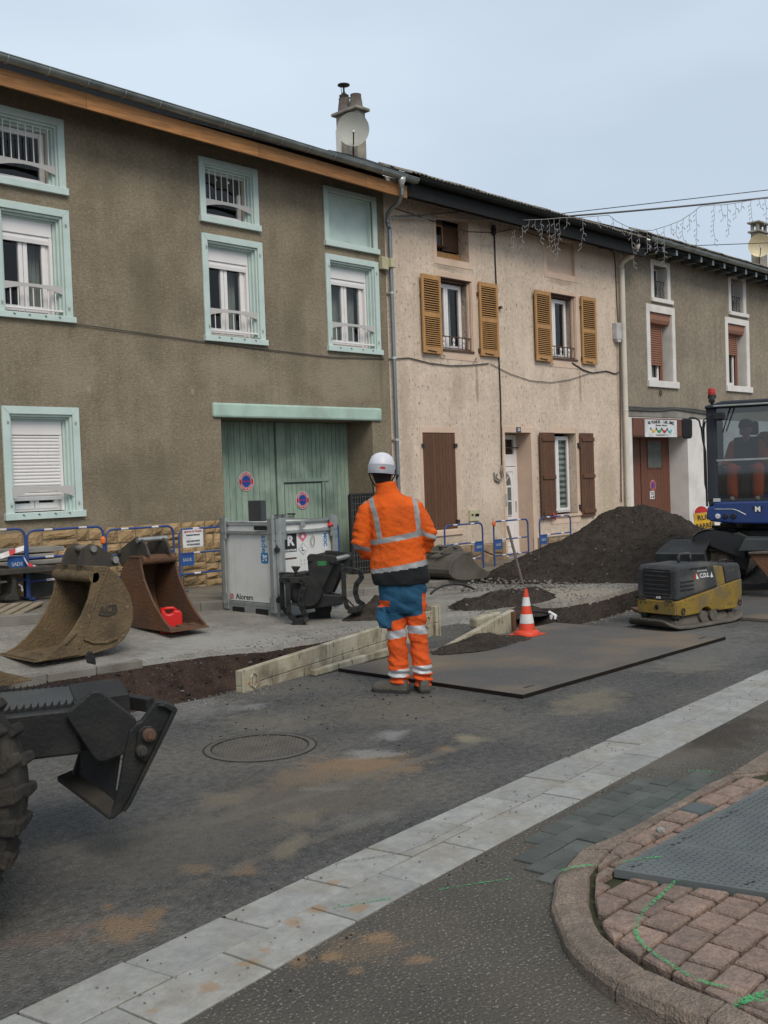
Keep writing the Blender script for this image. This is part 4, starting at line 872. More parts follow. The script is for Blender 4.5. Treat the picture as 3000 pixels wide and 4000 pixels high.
# rock faced stone base: random rows of stones
random.seed(21)
def stone_rect(x0, x1, z0, z1, mat, parent, Y, name='stone', d=.045):
    g_ = .011; x0 += g_; x1 -= g_; z0 += g_; z1 -= g_
    if x1 - x0 < .03 or z1 - z0 < .03: return
    n, m = 3, 3; V = []; F = []
    for j in range(m+1):
        for i_ in range(n+1):
            e = (i_ in (0, n)) or (j in (0, m)); y = Y - (.012 if e else d*random.uniform(.6, 1.15))
            V.append((x0+(x1-x0)*i_/n + (0 if e else random.uniform(-.01,.01)), y, z0+(z1-z0)*j/m + (0 if e else random.uniform(-.01,.01))))
    for j in range(m):
        for i_ in range(n): a = j*(n+1)+i_; F.append([a, a+1, a+n+2, a+n+1])
    bd = [k for k in range(n+1)] + [(j+1)*(n+1)-1 for j in range(1, m+1)] + [m*(n+1)+k for k in range(n-1, -1, -1)] + [j*(n+1) for j in range(m-1, 0, -1)]
    k0 = len(V)
    for k in bd: V.append((V[k][0], Y+.01, V[k][2]))
    for q in range(len(bd)): F.append([bd[q], bd[(q+1) % len(bd)], k0+(q+1) % len(bd), k0+q])
    mk(name, (V, F), M[mat], parent)
def stone_field(x0, x1, z0, z1, mat, parent, Y):
    x = x0
    while x < x1 - .04:
        w1 = min(random.choice((.42, .5, .34, .28)), x1 - x)
        if x1 - x - w1 < .15: w1 = x1 - x
        z = z1
        first = True
        while z > z0 + .02:
            h_ = min(random.choice((.14, .17, .20, .24)), z - z0)
            if z - h_ - z0 < .08: h_ = z - z0
            r = random.random()
            if w1 > .38 and r < .7: s_ = w1*random.uniform(.35, .62); cols = [(x, x+s_), (x+s_, x+w1)]
            else: cols = [(x, x+w1)]
            for a, c in cols:
                if h_ > .19 and c - a > .2 and random.random() < .5: m_ = random.uniform(.4,.6); stone_rect(a, c, z-h_, z-h_*m_, mat, parent, Y); stone_rect(a, c, z-h_*m_, z, mat, parent, Y)
                else: stone_rect(a, c, z-h_, z, mat, parent, Y)
            z -= h_
        x += w1
stone_field(5.2, 9.85, .0, 1.08, 'stone_yellow', h1, Y0-.02)
stone_field(13.14, 13.6, .0, 1.08, 'stone_yellow', h1, Y0-.02)
# eaves: soffit, fascia boards, gutter, roof
def sag(x): return 6.96 - (x - 6.25) * .0208
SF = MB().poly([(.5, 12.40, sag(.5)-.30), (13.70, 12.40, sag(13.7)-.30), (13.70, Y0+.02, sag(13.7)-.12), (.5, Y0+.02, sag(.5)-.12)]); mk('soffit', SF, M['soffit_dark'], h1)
x = .5
for L_ in (3.2, 3.75, 2.9, 2.3, 1.4):
    a, c = x+.002, min(x+L_-.002, 13.66)
    if a < c: mk('fascia_board', MB().hexa([(a,12.36,sag(a)-.335),(c,12.36,sag(c)-.335),(c,12.40,sag(c)-.335),(a,12.40,sag(a)-.335)], [(a,12.36,sag(a)-.125),(c,12.36,sag(c)-.125),(c,12.40,sag(c)-.125),(a,12.40,sag(a)-.125)]), M['wood_orange'], h1, bevel=.003)
    x += L_
def half_gutter(x0, x1, zf, Y, r, parent, mat, seam=None, name='gutter'):
    def f(u, v):
        a = pi + v*pi*1.05 - .1; x = x0 + (x1-x0)*u; return (x, Y + r*cos(a), zf(x) + r*sin(a)*.95)
    g_ = mk(name, MB().grid(f, 20, 10), mat, parent, smooth=True)
    md = g_.modifiers.new('s', 'SOLIDIFY'); md.thickness = .004
    mk('gutter_lip', MB().tube([(x0, Y-r-.003, zf(x0)+.004), (x1, Y-r-.003, zf(x1)+.004)], .008, 6), mat, g_)
    if seam:
        x = x0 + .3
        while x < x1:
            pts = [(x, Y + (r+.003)*cos(pi+t*pi/8), zf(x) + (r+.003)*sin(pi+t*pi/8)*.95) for t in range(9)]
            mk('gutter_strap', MB().tube(pts, .0045, 5), M['zinc_seam'], g_); x += seam
    return g_
half_gutter(.5, 13.80, lambda x: sag(x)-.012, 12.265, .083, h1, M['zinc'], seam=.55)
rf = mk('roof', MB().hexa([(.3,12.33,sag(.3)-.02),(13.68,12.33,sag(13.68)-.02),(13.68,17.5,8.75),(.3,17.5,8.9)], [(.3,12.33,sag(.3)+.03),(13.68,12.33,sag(13.68)+.03),(13.68,17.5,8.80),(.3,17.5,8.95)]), M['slate'], h1)
ch = mk('chimney', MB().box(16.05-.0, 16.35, 14.35, 14.9, 7.0, 9.02), M['chimney'], h1) if False else None
def chimney(house, px_corner, px_left, px_right, Y, ztop_py, zbot, dishc, dr, dmat='dish', pots=2, flip=False):
    cx_ = at(px_corner, ztop_py, Y)[0]; zt = at(px_corner, ztop_py, Y)[1]
    rL = ray(px_left, ztop_py); yL = cx_ * rL.y / rL.x; xR = Y * ray(px_right, ztop_py).x / ray(px_right, ztop_py).y
    ck = mk('chimney', MB().box(cx_, xR, Y, yL, zbot, zt), M['chimney'], house, bevel=.01)
    mk('chimney_cap', MB().box(cx_-.07, xR+.07, Y-.07, yL+.07, zt, zt+.06), M['chimney'], ck, bevel=.015)
    return ck, cx_, xR, Y, yL, zt
ck, cx0, cx1, cy0, cy1, czt = chimney(h1, 1392, 1311, 1426, 14.2, 426, 6.9, None, 0)
hc = cy1 - cy0
mk('flashing', MB().box(cx0-.01, cx1+.012, cy0-.012, cy0+.05, 6.9, czt-1.30), M['zinc_seam'], ck)
mk('flashing', MB().box(cx0-.012, cx0+.02, cy1-.12, cy1+.01, czt-1.1, czt-.25), M['white_wall'], ck)
mk('flashing', MB().box(cx0-.012, cx0+.02, cy0-.01, cy1+.01, czt-1.12, czt-1.02), M['zinc_seam'], ck)
for k, (fy, dx_) in enumerate(((.78, 0), (.25, .02))):
    yy = cy0 + hc*fy; xx = (cx0+cx1)/2 + dx_
    mk('chimney_pot', MB().lathe([(.14,0),(.13,.08),(.105,.25),(.11,.28),(.085,.28),(.085,.2)], (xx, yy, czt+.06), 12), M['pot'], ck, smooth=True, auto=40)
yy = cy0 + hc*.78; xx = (cx0+cx1)/2
mk('cowl', MB().lathe([(.085,.30),(.095,.34),(.04,.38),(.018,.42),(.018,.52),(.12,.535),(.12,.55),(.0,.56)], (xx, yy, czt+.06), 14).bar((xx-.13,yy,czt+.37),(xx+.2,yy-.2,czt+.32),.02,.02).tube([(xx-.08,yy,czt+.6),(xx-.06,yy,czt+.42)],.006,5), M['iron_dark'], ck)
def sat_dish(name, px, py, r_px, Y, label, mat, toward):
    x, z = at(px, py, Y); c = Vector((x, Y, z)); d = (Vector((0, 0, CAMH)) - c); fw = d.dot(-Vector(MC @ Vector((0,0,1)))); R = r_px / FPX * fw
    n = (d.normalized() + Vector(toward)).normalized(); q = n.to_track_quat('Z', 'Y').to_matrix().to_4x4(); m = Matrix.Translation(c) @ q
    e = empty(name, c, label, 'satellite dish', mat=m)
    mk('reflector', MB().lathe([(R*t, R*.22*t*t - .0) for t in (.001,.2,.4,.6,.8,.95,1)] + [(R*1.0, R*.20),(R*.9, R*.15),(R*.001,-.02)], n=40, caps=False), M[mat], e, local=True, smooth=True, auto=50)
    mk('feed_arm', MB().tube([(-.0,-R*.98,.02),(0,-R*.55,R*.55),(0,-R*.25,R*.85)], .012, 6), M['iron_rust'], e, local=True)
    mk('receiver', MB().tube([(0,-R*.25,R*.85),(0,-R*.12,R*.70)], [.022,.03], 8), M['grey_box'], e, local=True)
    mk('mount', MB().bar((0,0,-.01),(0,-R*1.1,-.12),.03,.03).tube([(0,-R*1.1,-.12),(.0,-R*1.6,-.14)],.018,6), M['iron_rust'], e, local=True)
    return e
sat_dish('satellite_dish', 1379, 505, 63, 13.95, 'large pale round dish on the brown house chimney', 'dish', (-.1,-.15,-.0))
# downpipe between the brown and the pink house
dpz = empty('downpipe', (13.75, Y0-.1, 0), 'grey metal downpipe between the brown and pink houses', 'downpipe')
P_ = lambda px, py, Y: (at(px, py, Y)[0], Y, at(px, py, Y)[1])
pth = [P_(1568,705,12.26), P_(1570,760,12.27), P_(1558,790,12.45), P_(1528,815,12.7), P_(1514,838,12.80), P_(1513,870,12.81)]
X_ = [at(px, py, 12.81)[0] for px, py in ((1513,900),(1520,1200),(1530,1500),(1536,1760),(1541,2000))]
mk('pipe', MB().tube(pth, .036, 12), M['galv_pipe'], dpz, smooth=True, auto=50)
mk('outlet', MB().lathe([(.075,.0),(.07,-.06),(.045,-.11),(.04,-.16)], (pth[0][0], 12.26, pth[0][2]+.05), 14), M['zinc_seam'], dpz, smooth=True)
xm = 13.66
for a, c in ((6.02,4.9),(4.9,3.75),(3.75,2.3),(2.3,1.0),(1.0,-.1)):
    mk('pipe', MB().tube([(xm,12.81,a),(xm,12.81,c+.005)], .036, 12), M['galv_pipe'], dpz, smooth=True, auto=50)
    mk('pipe_collar', MB().tube([(xm,12.81,c+.02),(xm,12.81,c-.02)], .043, 12).box(xm-.05,xm+.05,12.86,12.9,c-.012,c+.012), M['zinc_seam'], dpz)
mk('pipe', MB().tube([pth[-1], (xm,12.81,6.02)], .036, 12), M['galv_pipe'], dpz, smooth=True)
jb = mk('junction_box', MB().box(13.44,13.60,12.80,12.9,5.30,5.52).box(13.60,13.72,12.74,12.84,5.34,5.50), M['cream_box'], bevel=.01, label='weathered beige electrical box strapped beside the downpipe', cat='electrical box')
# ------------------------------------------------ pink house
h2 = empty('terraced_house', (17.0, Y0, 0), 'pale pink rendered house with golden louvred shutters and white front door', 'house', 'terraced houses along the street')
a1 = (15.02, 15.97, 5.73, 6.53); a2 = (18.56, 19.62, 5.88, 6.62); f1 = (14.98, 16.02, 4.0, 5.37); f2 = (18.54, 19.61, 4.05, 5.44)
g1 = (14.44, 15.37, .62, 2.44); dr = (16.91, 17.79, -.12, 2.46); g2 = (18.50, 19.46, .72, 2.46)
wall('wall', 13.62, 21.62, .27, 6.98, [a1, a2+(.07,), f1, f2, g1+(.1,), (dr[0],dr[1],.27,dr[3],.38), g2], M['render_pink'], h2, Y=Y0)
wall('wall', 13.62, 21.62, -.5, .27, [(dr[0],dr[1],-.1,.27,.38)], M['mortar_dark'], h2, Y=Y0-.012, label='stone clad foot of the pink wall')
def flat_frame(h, wn, o, i, y=.008):
    b = MB()
    for a,c,d,e in ((o[0],i[0],o[2],o[3]),(i[1],o[1],o[2],o[3]),(i[0],i[1],i[3],o[3]),(i[0],i[1],o[2],i[2])):
        if c-a > .001 and e-d > .001: b.box(a,c,Y0-y,Y0+.002,d,e)
    return mk('surround', b, M['plaster_pink'], wn, bevel=.003)
def room2(i, d=.31): room(h2, i[0], i[1], i[2], i[3], Y0+d)
# attic 1 with small barred window, boarded below
wn = mk('window', frame_ring(15.04, 15.50, 6.0, 6.42, .03, Y0+.24, Y0+.28), M['wood_gold'], h2)
mk('pane', MB().box(15.07,15.47,Y0+.26,Y0+.265,6.03,6.39), M['glass'], wn); mk('window_board', MB().box(15.50,15.965,Y0+.25,Y0+.28,5.95,6.52), M['wood_brown'], wn); mk('window_board', MB().box(15.04,15.965,Y0+.20,Y0+.23,5.74,5.90), M['wood_gold'], wn)
mk('window_board', MB().box(15.04,15.965,Y0+.25,Y0+.28,6.42,6.52), M['wood_brown'], wn)
for x in (15.1,15.16,15.36,15.44): mk('guard_bar', MB().tube([(x,Y0+.22,5.92),(x,Y0+.22,6.35)],.005,5), M['wire_grey'], wn)
mk('guard_bar', MB().bar((15.04,Y0+.2,6.02),(15.6,Y0+.2,6.02),.02,.03), M['iron_rust'], wn); flat_frame(h2, wn, (14.93,16.08,5.60,6.62), a1); room2(a1)
wn = mk('blind_window', MB().box(a2[0],a2[1],Y0+.068,Y0+.09,a2[2],a2[3]), M['plaster_pink'], h2); flat_frame(h2, wn, (18.46,19.73,5.75,6.70), a2)
def shutter(parent, x0, x1, z0, z1, Y, ang=0.0, hinge=0):
    m = Matrix.Translation(((x0 if hinge == 0 else x1), Y, 0)) @ Matrix.Rotation(ang, 4, 'Z') @ Matrix.Translation((-(x0 if hinge == 0 else x1), -Y, 0))
    s = .055; zm = z0 + (z1-z0)*.49
    b = MB(); b.m = m; T = .035
    b.box(x0,x0+s,Y,Y+T,z0,z1); b.box(x1-s,x1,Y,Y+T,z0,z1); b.box(x0+s,x1-s,Y,Y+T,z1-.085,z1); b.box(x0+s,x1-s,Y,Y+T,z0,z0+.12); b.box(x0+s,x1-s,Y,Y+T,zm-.04,zm+.05)
    sh_ = mk('shutter', b, M['wood_gold'], parent, bevel=.003)
    for (a, c) in ((z0+.12, zm-.04), (zm+.05, z1-.085)):
        n = 14
        for k in range(n):
            z = a + (c-a)*(k+.5)/n; q = MB(); q.m = m
            q.hexa([(x0+s-.004,Y+.003,z-.012),(x1-s+.004,Y+.003,z-.012),(x1-s+.004,Y+.026,z+.000),(x0+s-.004,Y+.026,z+.000)], [(x0+s-.004,Y+.003,z+.001),(x1-s+.004,Y+.003,z+.001),(x1-s+.004,Y+.026,z+.012),(x0+s-.004,Y+.026,z+.012)])
            mk('slat', q, M['wood_gold'], sh_)
    q = MB(); q.m = m; mk('dark_backing', q.box(x0+.01,x1-.01,Y+.0355,Y+.040,z0+.01,z1-.01), M['soffit_dark'], sh_)  # dark sheet added to stand for the shade between the slats
    q = MB(); q.m = m; mk('latch', q.tube([(x0+.1,Y-.01,z0+.05),((x0+x1)/2+.08,Y-.015,z0+.035)], .009, 5), M['iron_rust'], sh_)
    return sh_
def h2_first(i, o, sl, sr):
    wn = casement(h2, i[0]+.01, i[1]-.09, i[2]+.02, i[3]-.07, Y0+.20, lw=.055); flat_frame(h2, wn, o, i)
    mk('moulding', MB().box(i[0],i[1],Y0+.02,Y0+.06,i[3]-.02,i[3]).box(i[0],i[1],Y0+.08,Y0+.2,i[3]-.05,i[3]-.022), M['wood_brown'], wn)
    mk('moulding', MB().box(i[1]-.022,i[1]-.001,Y0+.01,Y0+.05,i[2],i[3]-.02).box(i[1]-.05,i[1]-.001,Y0+.06,Y0+.1,i[2],i[3]-.02), M['plaster_pink'], wn)
    mk('sill', MB().box(i[0],i[1],Y0-.03,Y0+.25,i[2]-.02,i[2]+.018), M['iron_rust'], wn)
    room2(i); mk('curtain', MB().grid(lambda u, v: (i[0]+.1+u*.24, Y0+.36+.012*sin(u*20), i[2]+v*(i[3]-i[2])), 12, 1), M['curtain_red'], wn)
    mk('curtain', MB().grid(lambda u, v: (i[0]+.5+u*.36, Y0+.40+.012*sin(u*26), i[2]+v*(i[3]-i[2])), 16, 1), M['curtain_grey'], wn)
    x0, x1 = i[0]+.03, i[1]-.03; z0 = i[2]+.05
    g_ = mk('guard_rail', MB().bar((x0,Y0+.05,z0+.22),(x1,Y0+.05,z0+.22),.02,.018).bar((x0,Y0+.05,z0),(x1,Y0+.05,z0),.02,.018), M['iron_rust'], wn)
    for k in range(9): x = x0 + (x1-x0)*k/8; mk('guard_bar', MB().tube([(x,Y0+.05,z0),(x,Y0+.05,z0+.22)],.006,5), M['iron_rust'], wn)
    for k in range(3): x = x0 + (x1-x0)*(.18+.3*k); mk('guard_ornament', MB().lathe([(.008,0),(.022,.06),(.010,.10),(.026,.15),(.008,.2)], (x,Y0+.04,z0), 8), M['white_pvc'], wn)
    shutter(wn, sl[0], sl[1], sl[2], sl[3], Y0-.075, .035, 1); shutter(wn, sr[0], sr[1], sr[2], sr[3], Y0-.06, -.02, 0)
    mk('shutter_stay', MB().tube([(o[0]+.1,Y0-.06,o[2]+.06),(o[0]+.2,Y0-.03,o[2]+.04)],.008,5).tube([(o[1]-.15,Y0-.06,o[2]+.02),(o[1]-.05,Y0-.02,o[2]+.07)],.008,5), M['iron_rust'], wn)
    for z in (i[3]-.22, i[2]+.05): mk('shutter_hinge', MB().box(i[1]+.14,i[1]+.19,Y0-.04,Y0-.005,z-.03,z+.04), M['iron_rust'], wn)
h2_first(f1, (14.93,16.14,3.83,5.47), (14.47,15.02,3.90,5.345), (16.19,16.76,3.95,5.39))
h2_first(f2, (18.46,19.70,3.87,5.52), (17.99,18.58,3.955,5.42), (19.76,20.32,3.99,5.47))
# ground floor: closed plank shutters, door, window with striped blind
def plank_shutter(parent, x0, x1, z0, z1, n, Y, bars=True):
    b = MB(); q = mk('plank_shutter', MB().box(x0+.01,x1-.01,Y+.012,Y+.025,z0+.01,z1-.01), M['wood_brown'], parent)
    for k in range(n): a, c = x0+(x1-x0)*k/n, x0+(x1-x0)*(k+1)/n; mk('plank', MB().box(a+.002,c-.002,Y-.005,Y+.02,z0,z1), M['wood_brown'], q, bevel=.003)
    if bars:
        for t in (.04, .46, .90): z = z0+(z1-z0)*t; mk('batten', MB().box(x0+.06,x1+.005,Y-.03,Y-.005,z,z+.085), M['wood_brown'], q, bevel=.006)
    return q
wn = mk('window', frame_ring(g1[0],g1[1],g1[2],g1[3],.02,Y0+.05,Y0+.09), M['wood_brown'], h2); flat_frame(h2, wn, (14.37,15.49,.60,2.55), g1)
s_ = plank_shutter(wn, g1[0]+.005, g1[1]-.005, g1[2]+.01, g1[3]-.01, 10, Y0+.005, False)
for z in (.75, 2.2): mk('shutter_hinge', MB().box(g1[1]-.05,g1[1]+.04,Y0-.03,Y0,z-.035,z+.035).box(g1[0]-.04,g1[0]+.03,Y0-.03,Y0,z-.035,z+.035), M['iron_dark'], wn)
mk('sill', MB().box(14.40,15.5,Y0-.03,Y0+.1,.50,.60), M['plaster_pink'], wn, bevel=.01)
wn = casement(h2, g2[0]+.01, g2[1]-.03, g2[2]+.03, g2[3]-.06, Y0+.17, lw=.05); flat_frame(h2, wn, (18.45,19.58,.52,2.58), g2); room2(g2)
n = 26; z0_, z1_ = g2[2]+.06, g2[3]-.1
for k in range(n): mk('blind_band', MB().box(g2[0]+.05,g2[1]-.06,Y0+.235,Y0+.238,z0_+(z1_-z0_)*k/n,z0_+(z1_-z0_)*(k+1)/n), M['blind_light' if k % 2 else 'blind_dark'], wn)
mk('sill', MB().box(18.45,19.6,Y0-.04,Y0+.2,.66,.72), M['plaster_pink'], wn, bevel=.01)
plank_shutter(wn, 18.03, 18.55, .65, 2.465, 5, Y0-.07); plank_shutter(wn, 19.56, 20.09, .63, 2.465, 5, Y0-.05)
mk('shutter_hinge', MB().box(19.50,19.56,Y0-.05,Y0-.005,2.15,2.25).box(19.50,19.56,Y0-.05,Y0-.005,.8,.9), M['iron_dark'], wn)
# white front door with transom
YD2 = Y0 + .36; X0_, X1_ = dr[0]-.02, 17.79
dd = mk('front_door', frame_ring(X0_, X1_, -.06, 2.44, .055, YD2, YD2+.06, wt=.05), M['white_pvc'], h2, bevel=.004)
mk('transom_bar', MB().box(X0_+.05,X1_-.05,YD2-.002,YD2+.05,1.78,1.98), M['white_pvc'], dd, bevel=.004); mk('transom_frame', frame_ring(X0_+.05,X1_-.05,1.98,2.39,.05,YD2+.002,YD2+.05), M['white_pvc'], dd)
mk('pane', MB().box(X0_+.1,X1_-.1,YD2+.02,YD2+.025,2.03,2.34), M['glass'], dd); mk('transom_pole', MB().tube([(X0_+.02,YD2-.05,2.16),(X1_+.02,YD2-.05,2.17)],.012,6), M['iron_rust'], dd)
dx0, dx1 = X0_+.06, X1_-.06
lf = mk('door_leaf', MB().box(dx0,dx1,YD2+.01,YD2+.045,-.02,1.77), M['white_pvc'], dd, bevel=.004)
mk('stile', frame_ring(dx0+.005,dx1-.005,-.01,1.76,.09,YD2-.004,YD2+.011,wb=.14), M['white_pvc'], dd, bevel=.004)
cxd = (dx0+dx1)/2 - .02; gw = .24
for r in range(2):
    for c in range(3):
        a = cxd-gw + c*gw*2/3; z = .76 + r*.30; mk('pane', MB().box(a+.012,a+gw*2/3-.012,YD2-.008,YD2+.004,z+.012,z+.285), M['blind_dark'], dd); mk('glazing_bar', frame_ring(a,a+gw*2/3,z,z+.3,.012,YD2-.014,YD2-.004), M['white_pvc'], dd)
for k in range(4):     # fan light
    a0, a1_ = pi*k/4+.09, pi*(k+1)/4-.09; zc = 1.38
    P = [(cxd+.11*cos(a0), zc+.11*1.25*sin(a0)), (cxd+.22*cos(a0), zc+.22*1.25*sin(a0)), (cxd+.225*cos((a0+a1_)/2), zc+.225*1.25*sin((a0+a1_)/2)), (cxd+.22*cos(a1_), zc+.22*1.25*sin(a1_)), (cxd+.11*cos(a1_), zc+.11*1.25*sin(a1_))]
    mk('pane', MB().prism(P, YD2-.008, YD2+.004, 'y'), M['blind_dark'], dd)
P = [(cxd+.07*cos(pi*k/8), 1.39+.085*sin(pi*k/8)) for k in range(9)]; mk('pane', MB().prism(P, YD2-.008, YD2+.004, 'y'), M['blind_dark'], dd)
mk('glazing_bar', MB().tube([(cxd+.245*cos(pi*k/12), YD2-.006, 1.375+.305*sin(pi*k/12)) for k in range(13)], .010, 5), M['white_pvc'], dd)
mk('handle', MB().box(dx1-.05,dx1-.02,YD2-.03,YD2-.004,.85,1.05), M['grey_box'], dd); mk('moulding', MB().bar((dx0+.12,YD2-.008,.25),(dx1-.14,YD2-.008,.25),.01,.01).bar((dx0+.12,YD2-.008,.12),(dx1-.14,YD2-.008,.12),.01,.01), M['grey_box'], dd)
mk('threshold', MB().box(dr[0]-.03,dr[1]+.03,Y0-.02,Y0+.36,-.2,-.07), M['concrete'], h2, bevel=.01)
b = MB(); 
for a,c,d,e in ((16.84,dr[0],-.05,2.58),(dr[1],17.91,-.1,2.58),(dr[0],dr[1],dr[3],2.58)): b.box(a,c,Y0-.02,Y0+.002,d,e)
mk('surround', b, M['plaster_pink'], dd, bevel=.004); mk('reveal', MB().box(dr[1]-.003,dr[1]+.01,Y0,Y0+.37,-.1,dr[3]), M['plaster_pink'], dd)
# irregular stone plinth
random.seed(5)
def crazy(x0, x1, z0, z1, parent, Y):
    x = x0
    while x < x1 - .05:
        w1 = min(random.uniform(.26, .42), x1-x); zc = z0 + (z1-z0)*random.uniform(.42,.6); s_ = random.uniform(-.06,.06)
        for (A, B) in ((z0, zc), (zc, z1)):
            lo0, lo1 = (A, A) if A == z0 else (zc+s_, zc-s_); hi0, hi1 = (B, B) if B == z1 else (zc+s_, zc-s_); g_ = .010
            P = [(x+g_+random.uniform(0,.02), lo0+g_), (x+w1*.55, lo0*.5+lo1*.5+g_-.01), (x+w1-g_-random.uniform(0,.02), lo1+g_), (x+w1-g_+.0, (lo1+hi1)/2), (x+w1-g_-random.uniform(0,.03), hi1-g_), (x+g_+random.uniform(0,.03), hi0-g_), (x+g_-.0, (lo0+hi0)/2)]
            c = Vector((sum(p[0] for p in P)/7, sum(p[1] for p in P)/7)); R1 = [(p[0],Y,p[1]) for p in P]; R2 = [(p[0],Y-.014,p[1]) for p in P]
            R3 = [((Vector(p).lerp(c,.22)).x, Y-.026-random.uniform(0,.008), (Vector(p).lerp(c,.22)).y) for p in P]; mk('stone', MB().loft([R1,R2,R3]), M['stone_brown'], parent)
        x += w1
crazy(13.64, 16.84, -.2, .27, h2, Y0-.012); crazy(17.92, 21.3, -.2, .24, h2, Y0-.012)
def sag2(x): return 6.84 - (x-13.9)*.0042
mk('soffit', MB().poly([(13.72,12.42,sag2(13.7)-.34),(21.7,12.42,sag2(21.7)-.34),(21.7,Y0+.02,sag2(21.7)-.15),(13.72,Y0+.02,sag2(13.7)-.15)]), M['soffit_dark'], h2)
mk('fascia_board', MB().hexa([(13.66,12.37,sag2(13.7)-.32),(21.72,12.37,sag2(21.7)-.32),(21.72,12.42,sag2(21.7)-.32),(13.66,12.42,sag2(13.7)-.32)], [(13.66,12.37,sag2(13.7)+.09),(21.72,12.37,sag2(21.7)+.09),(21.72,12.42,sag2(21.7)+.09),(13.66,12.42,sag2(13.7)+.09)]), M['dark_gutter'], h2)
half_gutter(13.82, 21.75, sag2, 12.27, .085, h2, M['dark_gutter'])
RP2 = radians(23)
def tiled(house, x0, x1, zf, y0, rows, mat='tile', back=3.6, pitch=RP2):
    mk('roof', MB().poly([(x0,y0,zf(x0)),(x1,y0,zf(x1)),(x1,y0+back,zf(x1)+back*math.tan(pitch)),(x0,y0+back,zf(x0)+back*math.tan(pitch))]), M[mat], house)
    for r in range(rows):
        x = x0 + (r % 2)*.12
        while x < x1 - .1:
            yy = y0 - .05 + r*.26; z = zf(x) + (yy-y0)*math.tan(pitch) + .02 + random.uniform(0,.018); c, s_ = cos(pitch), sin(pitch); L_ = .33; w_ = .205
            P = []
            for t in (0, L_):
                for u, hh_ in ((0,.0),(.03,.03),(w_*.5,.012),(w_-.03,.03),(w_,0)): P.append((x+u, yy+t*c, z+t*s_+hh_))
            V = P + [(p[0],p[1]+.0,p[2]-.014) for p in P]; F = [[k,k+1,k+6,k+5] for k in range(4)] + [[k+10,k+15,k+16,k+11] for k in range(4)] + [[k,k+10,k+11,k+1] for k in range(4)] + [[0,5,15,10],[4,14,19,9]]
            mk('tile', (V, F), M[mat], house); x += w_ + .004
def rz2(x): return sag2(x) + .06
tiled(h2, 13.72, 21.75, rz2, 12.33, 3)
mk('tile_stack', MB().hexa([(13.75,13.3,7.2),(14.5,13.3,7.25),(14.5,14.4,7.7),(13.75,14.4,7.7)],[(13.75,13.3,7.3),(14.5,13.3,7.33),(14.5,14.4,7.85),(13.75,14.4,7.82)]), M['slate'], h2)
# ------------------------------------------------ grey house
h3 = empty('terraced_house', (27.0, Y0, 0), 'grey brown house with white window surrounds and brown roller shutters', 'house', 'terraced houses along the street')
t1 = (23.0,23.66,5.76,6.55); t2 = (27.1,27.82,5.80,6.70); u1 = (22.76,23.83,3.76,5.41); u2 = (26.86,27.95,3.80,5.47); e1 = (21.80,24.47,-.5,2.42); e2 = (29.0,30.2,-.5,2.3)
wall('wall', 21.62, 38, 2.86, 7.0, [t1,t2,u1,u2], M['roughcast_grey'], h3)
wall('wall', 21.62, 38, -.5, 2.86, [e1+(.55,), e2+(.4,)], M['white_wall'], h3, Y=Y0-.015, label='white painted ground floor wall')
def white_frame(wn, o, i, sill):
    b = MB()
    for a,c,d,e in ((o[0],i[0],o[2],o[3]),(i[1],o[1],o[2],o[3]),(i[0],i[1],i[3],o[3])): b.box(a,c,Y0-.02,Y0+.002,d,e)
    mk('surround', b, M['white_wall'], wn, bevel=.005); mk('sill', MB().box(o[0]-.02,o[1]+.08,Y0-.06,Y0+.2,sill[0],sill[1]), M['white_wall'], wn, bevel=.008)
    mk('reveal', MB().box(i[1]-.012,i[1]-.001,Y0+.003,Y0+.29,i[2],i[3]), M['white_wall'], wn)
for i, o, sl_ in ((t1,(22.86,23.80,5.76,6.68),(5.66,5.76)),(t2,(26.95,28.0,5.80,6.80),(5.70,5.80))):
    wn = mk('window', frame_ring(i[0],i[1]-.02,i[2],i[3],.04,Y0+.25,Y0+.29), M['white_pvc'], h3); mk('pane', MB().box(i[0]+.04,i[1]-.06,Y0+.26,Y0+.265,i[2]+.04,i[3]-.04), M['glass'], wn)
    mk('glazing_bar', MB().box(i[0]+.28,i[0]+.31,Y0+.24,Y0+.28,i[2],i[3]), M['iron_dark'], wn)
    white_frame(wn, o, i, sl_); room(h3, i[0],i[1],i[2],i[3],Y0+.31); x0, x1, z0 = i[0]+.03, i[1]-.03, i[2]+.03
    g_ = MB()
    for k in range(4):
        x = x0+(x1-x0)*(k+.5)/4; g_.tube([(x+.05*sin(t*1.3)*cos(t*.3), Y0+.05, z0+.04*t) for t in range(11)], .007, 5); g_.tube([(x-.05*sin(t*1.3), Y0+.05, z0+.04*t) for t in range(11)], .006, 5)
    g_.bar((x0,Y0+.05,z0+.40),(x1,Y0+.05,z0+.40),.015,.015); g_.bar((x0,Y0+.05,z0),(x1,Y0+.05,z0),.015,.015); mk('guard_rail', g_, M['iron_dark'], wn)
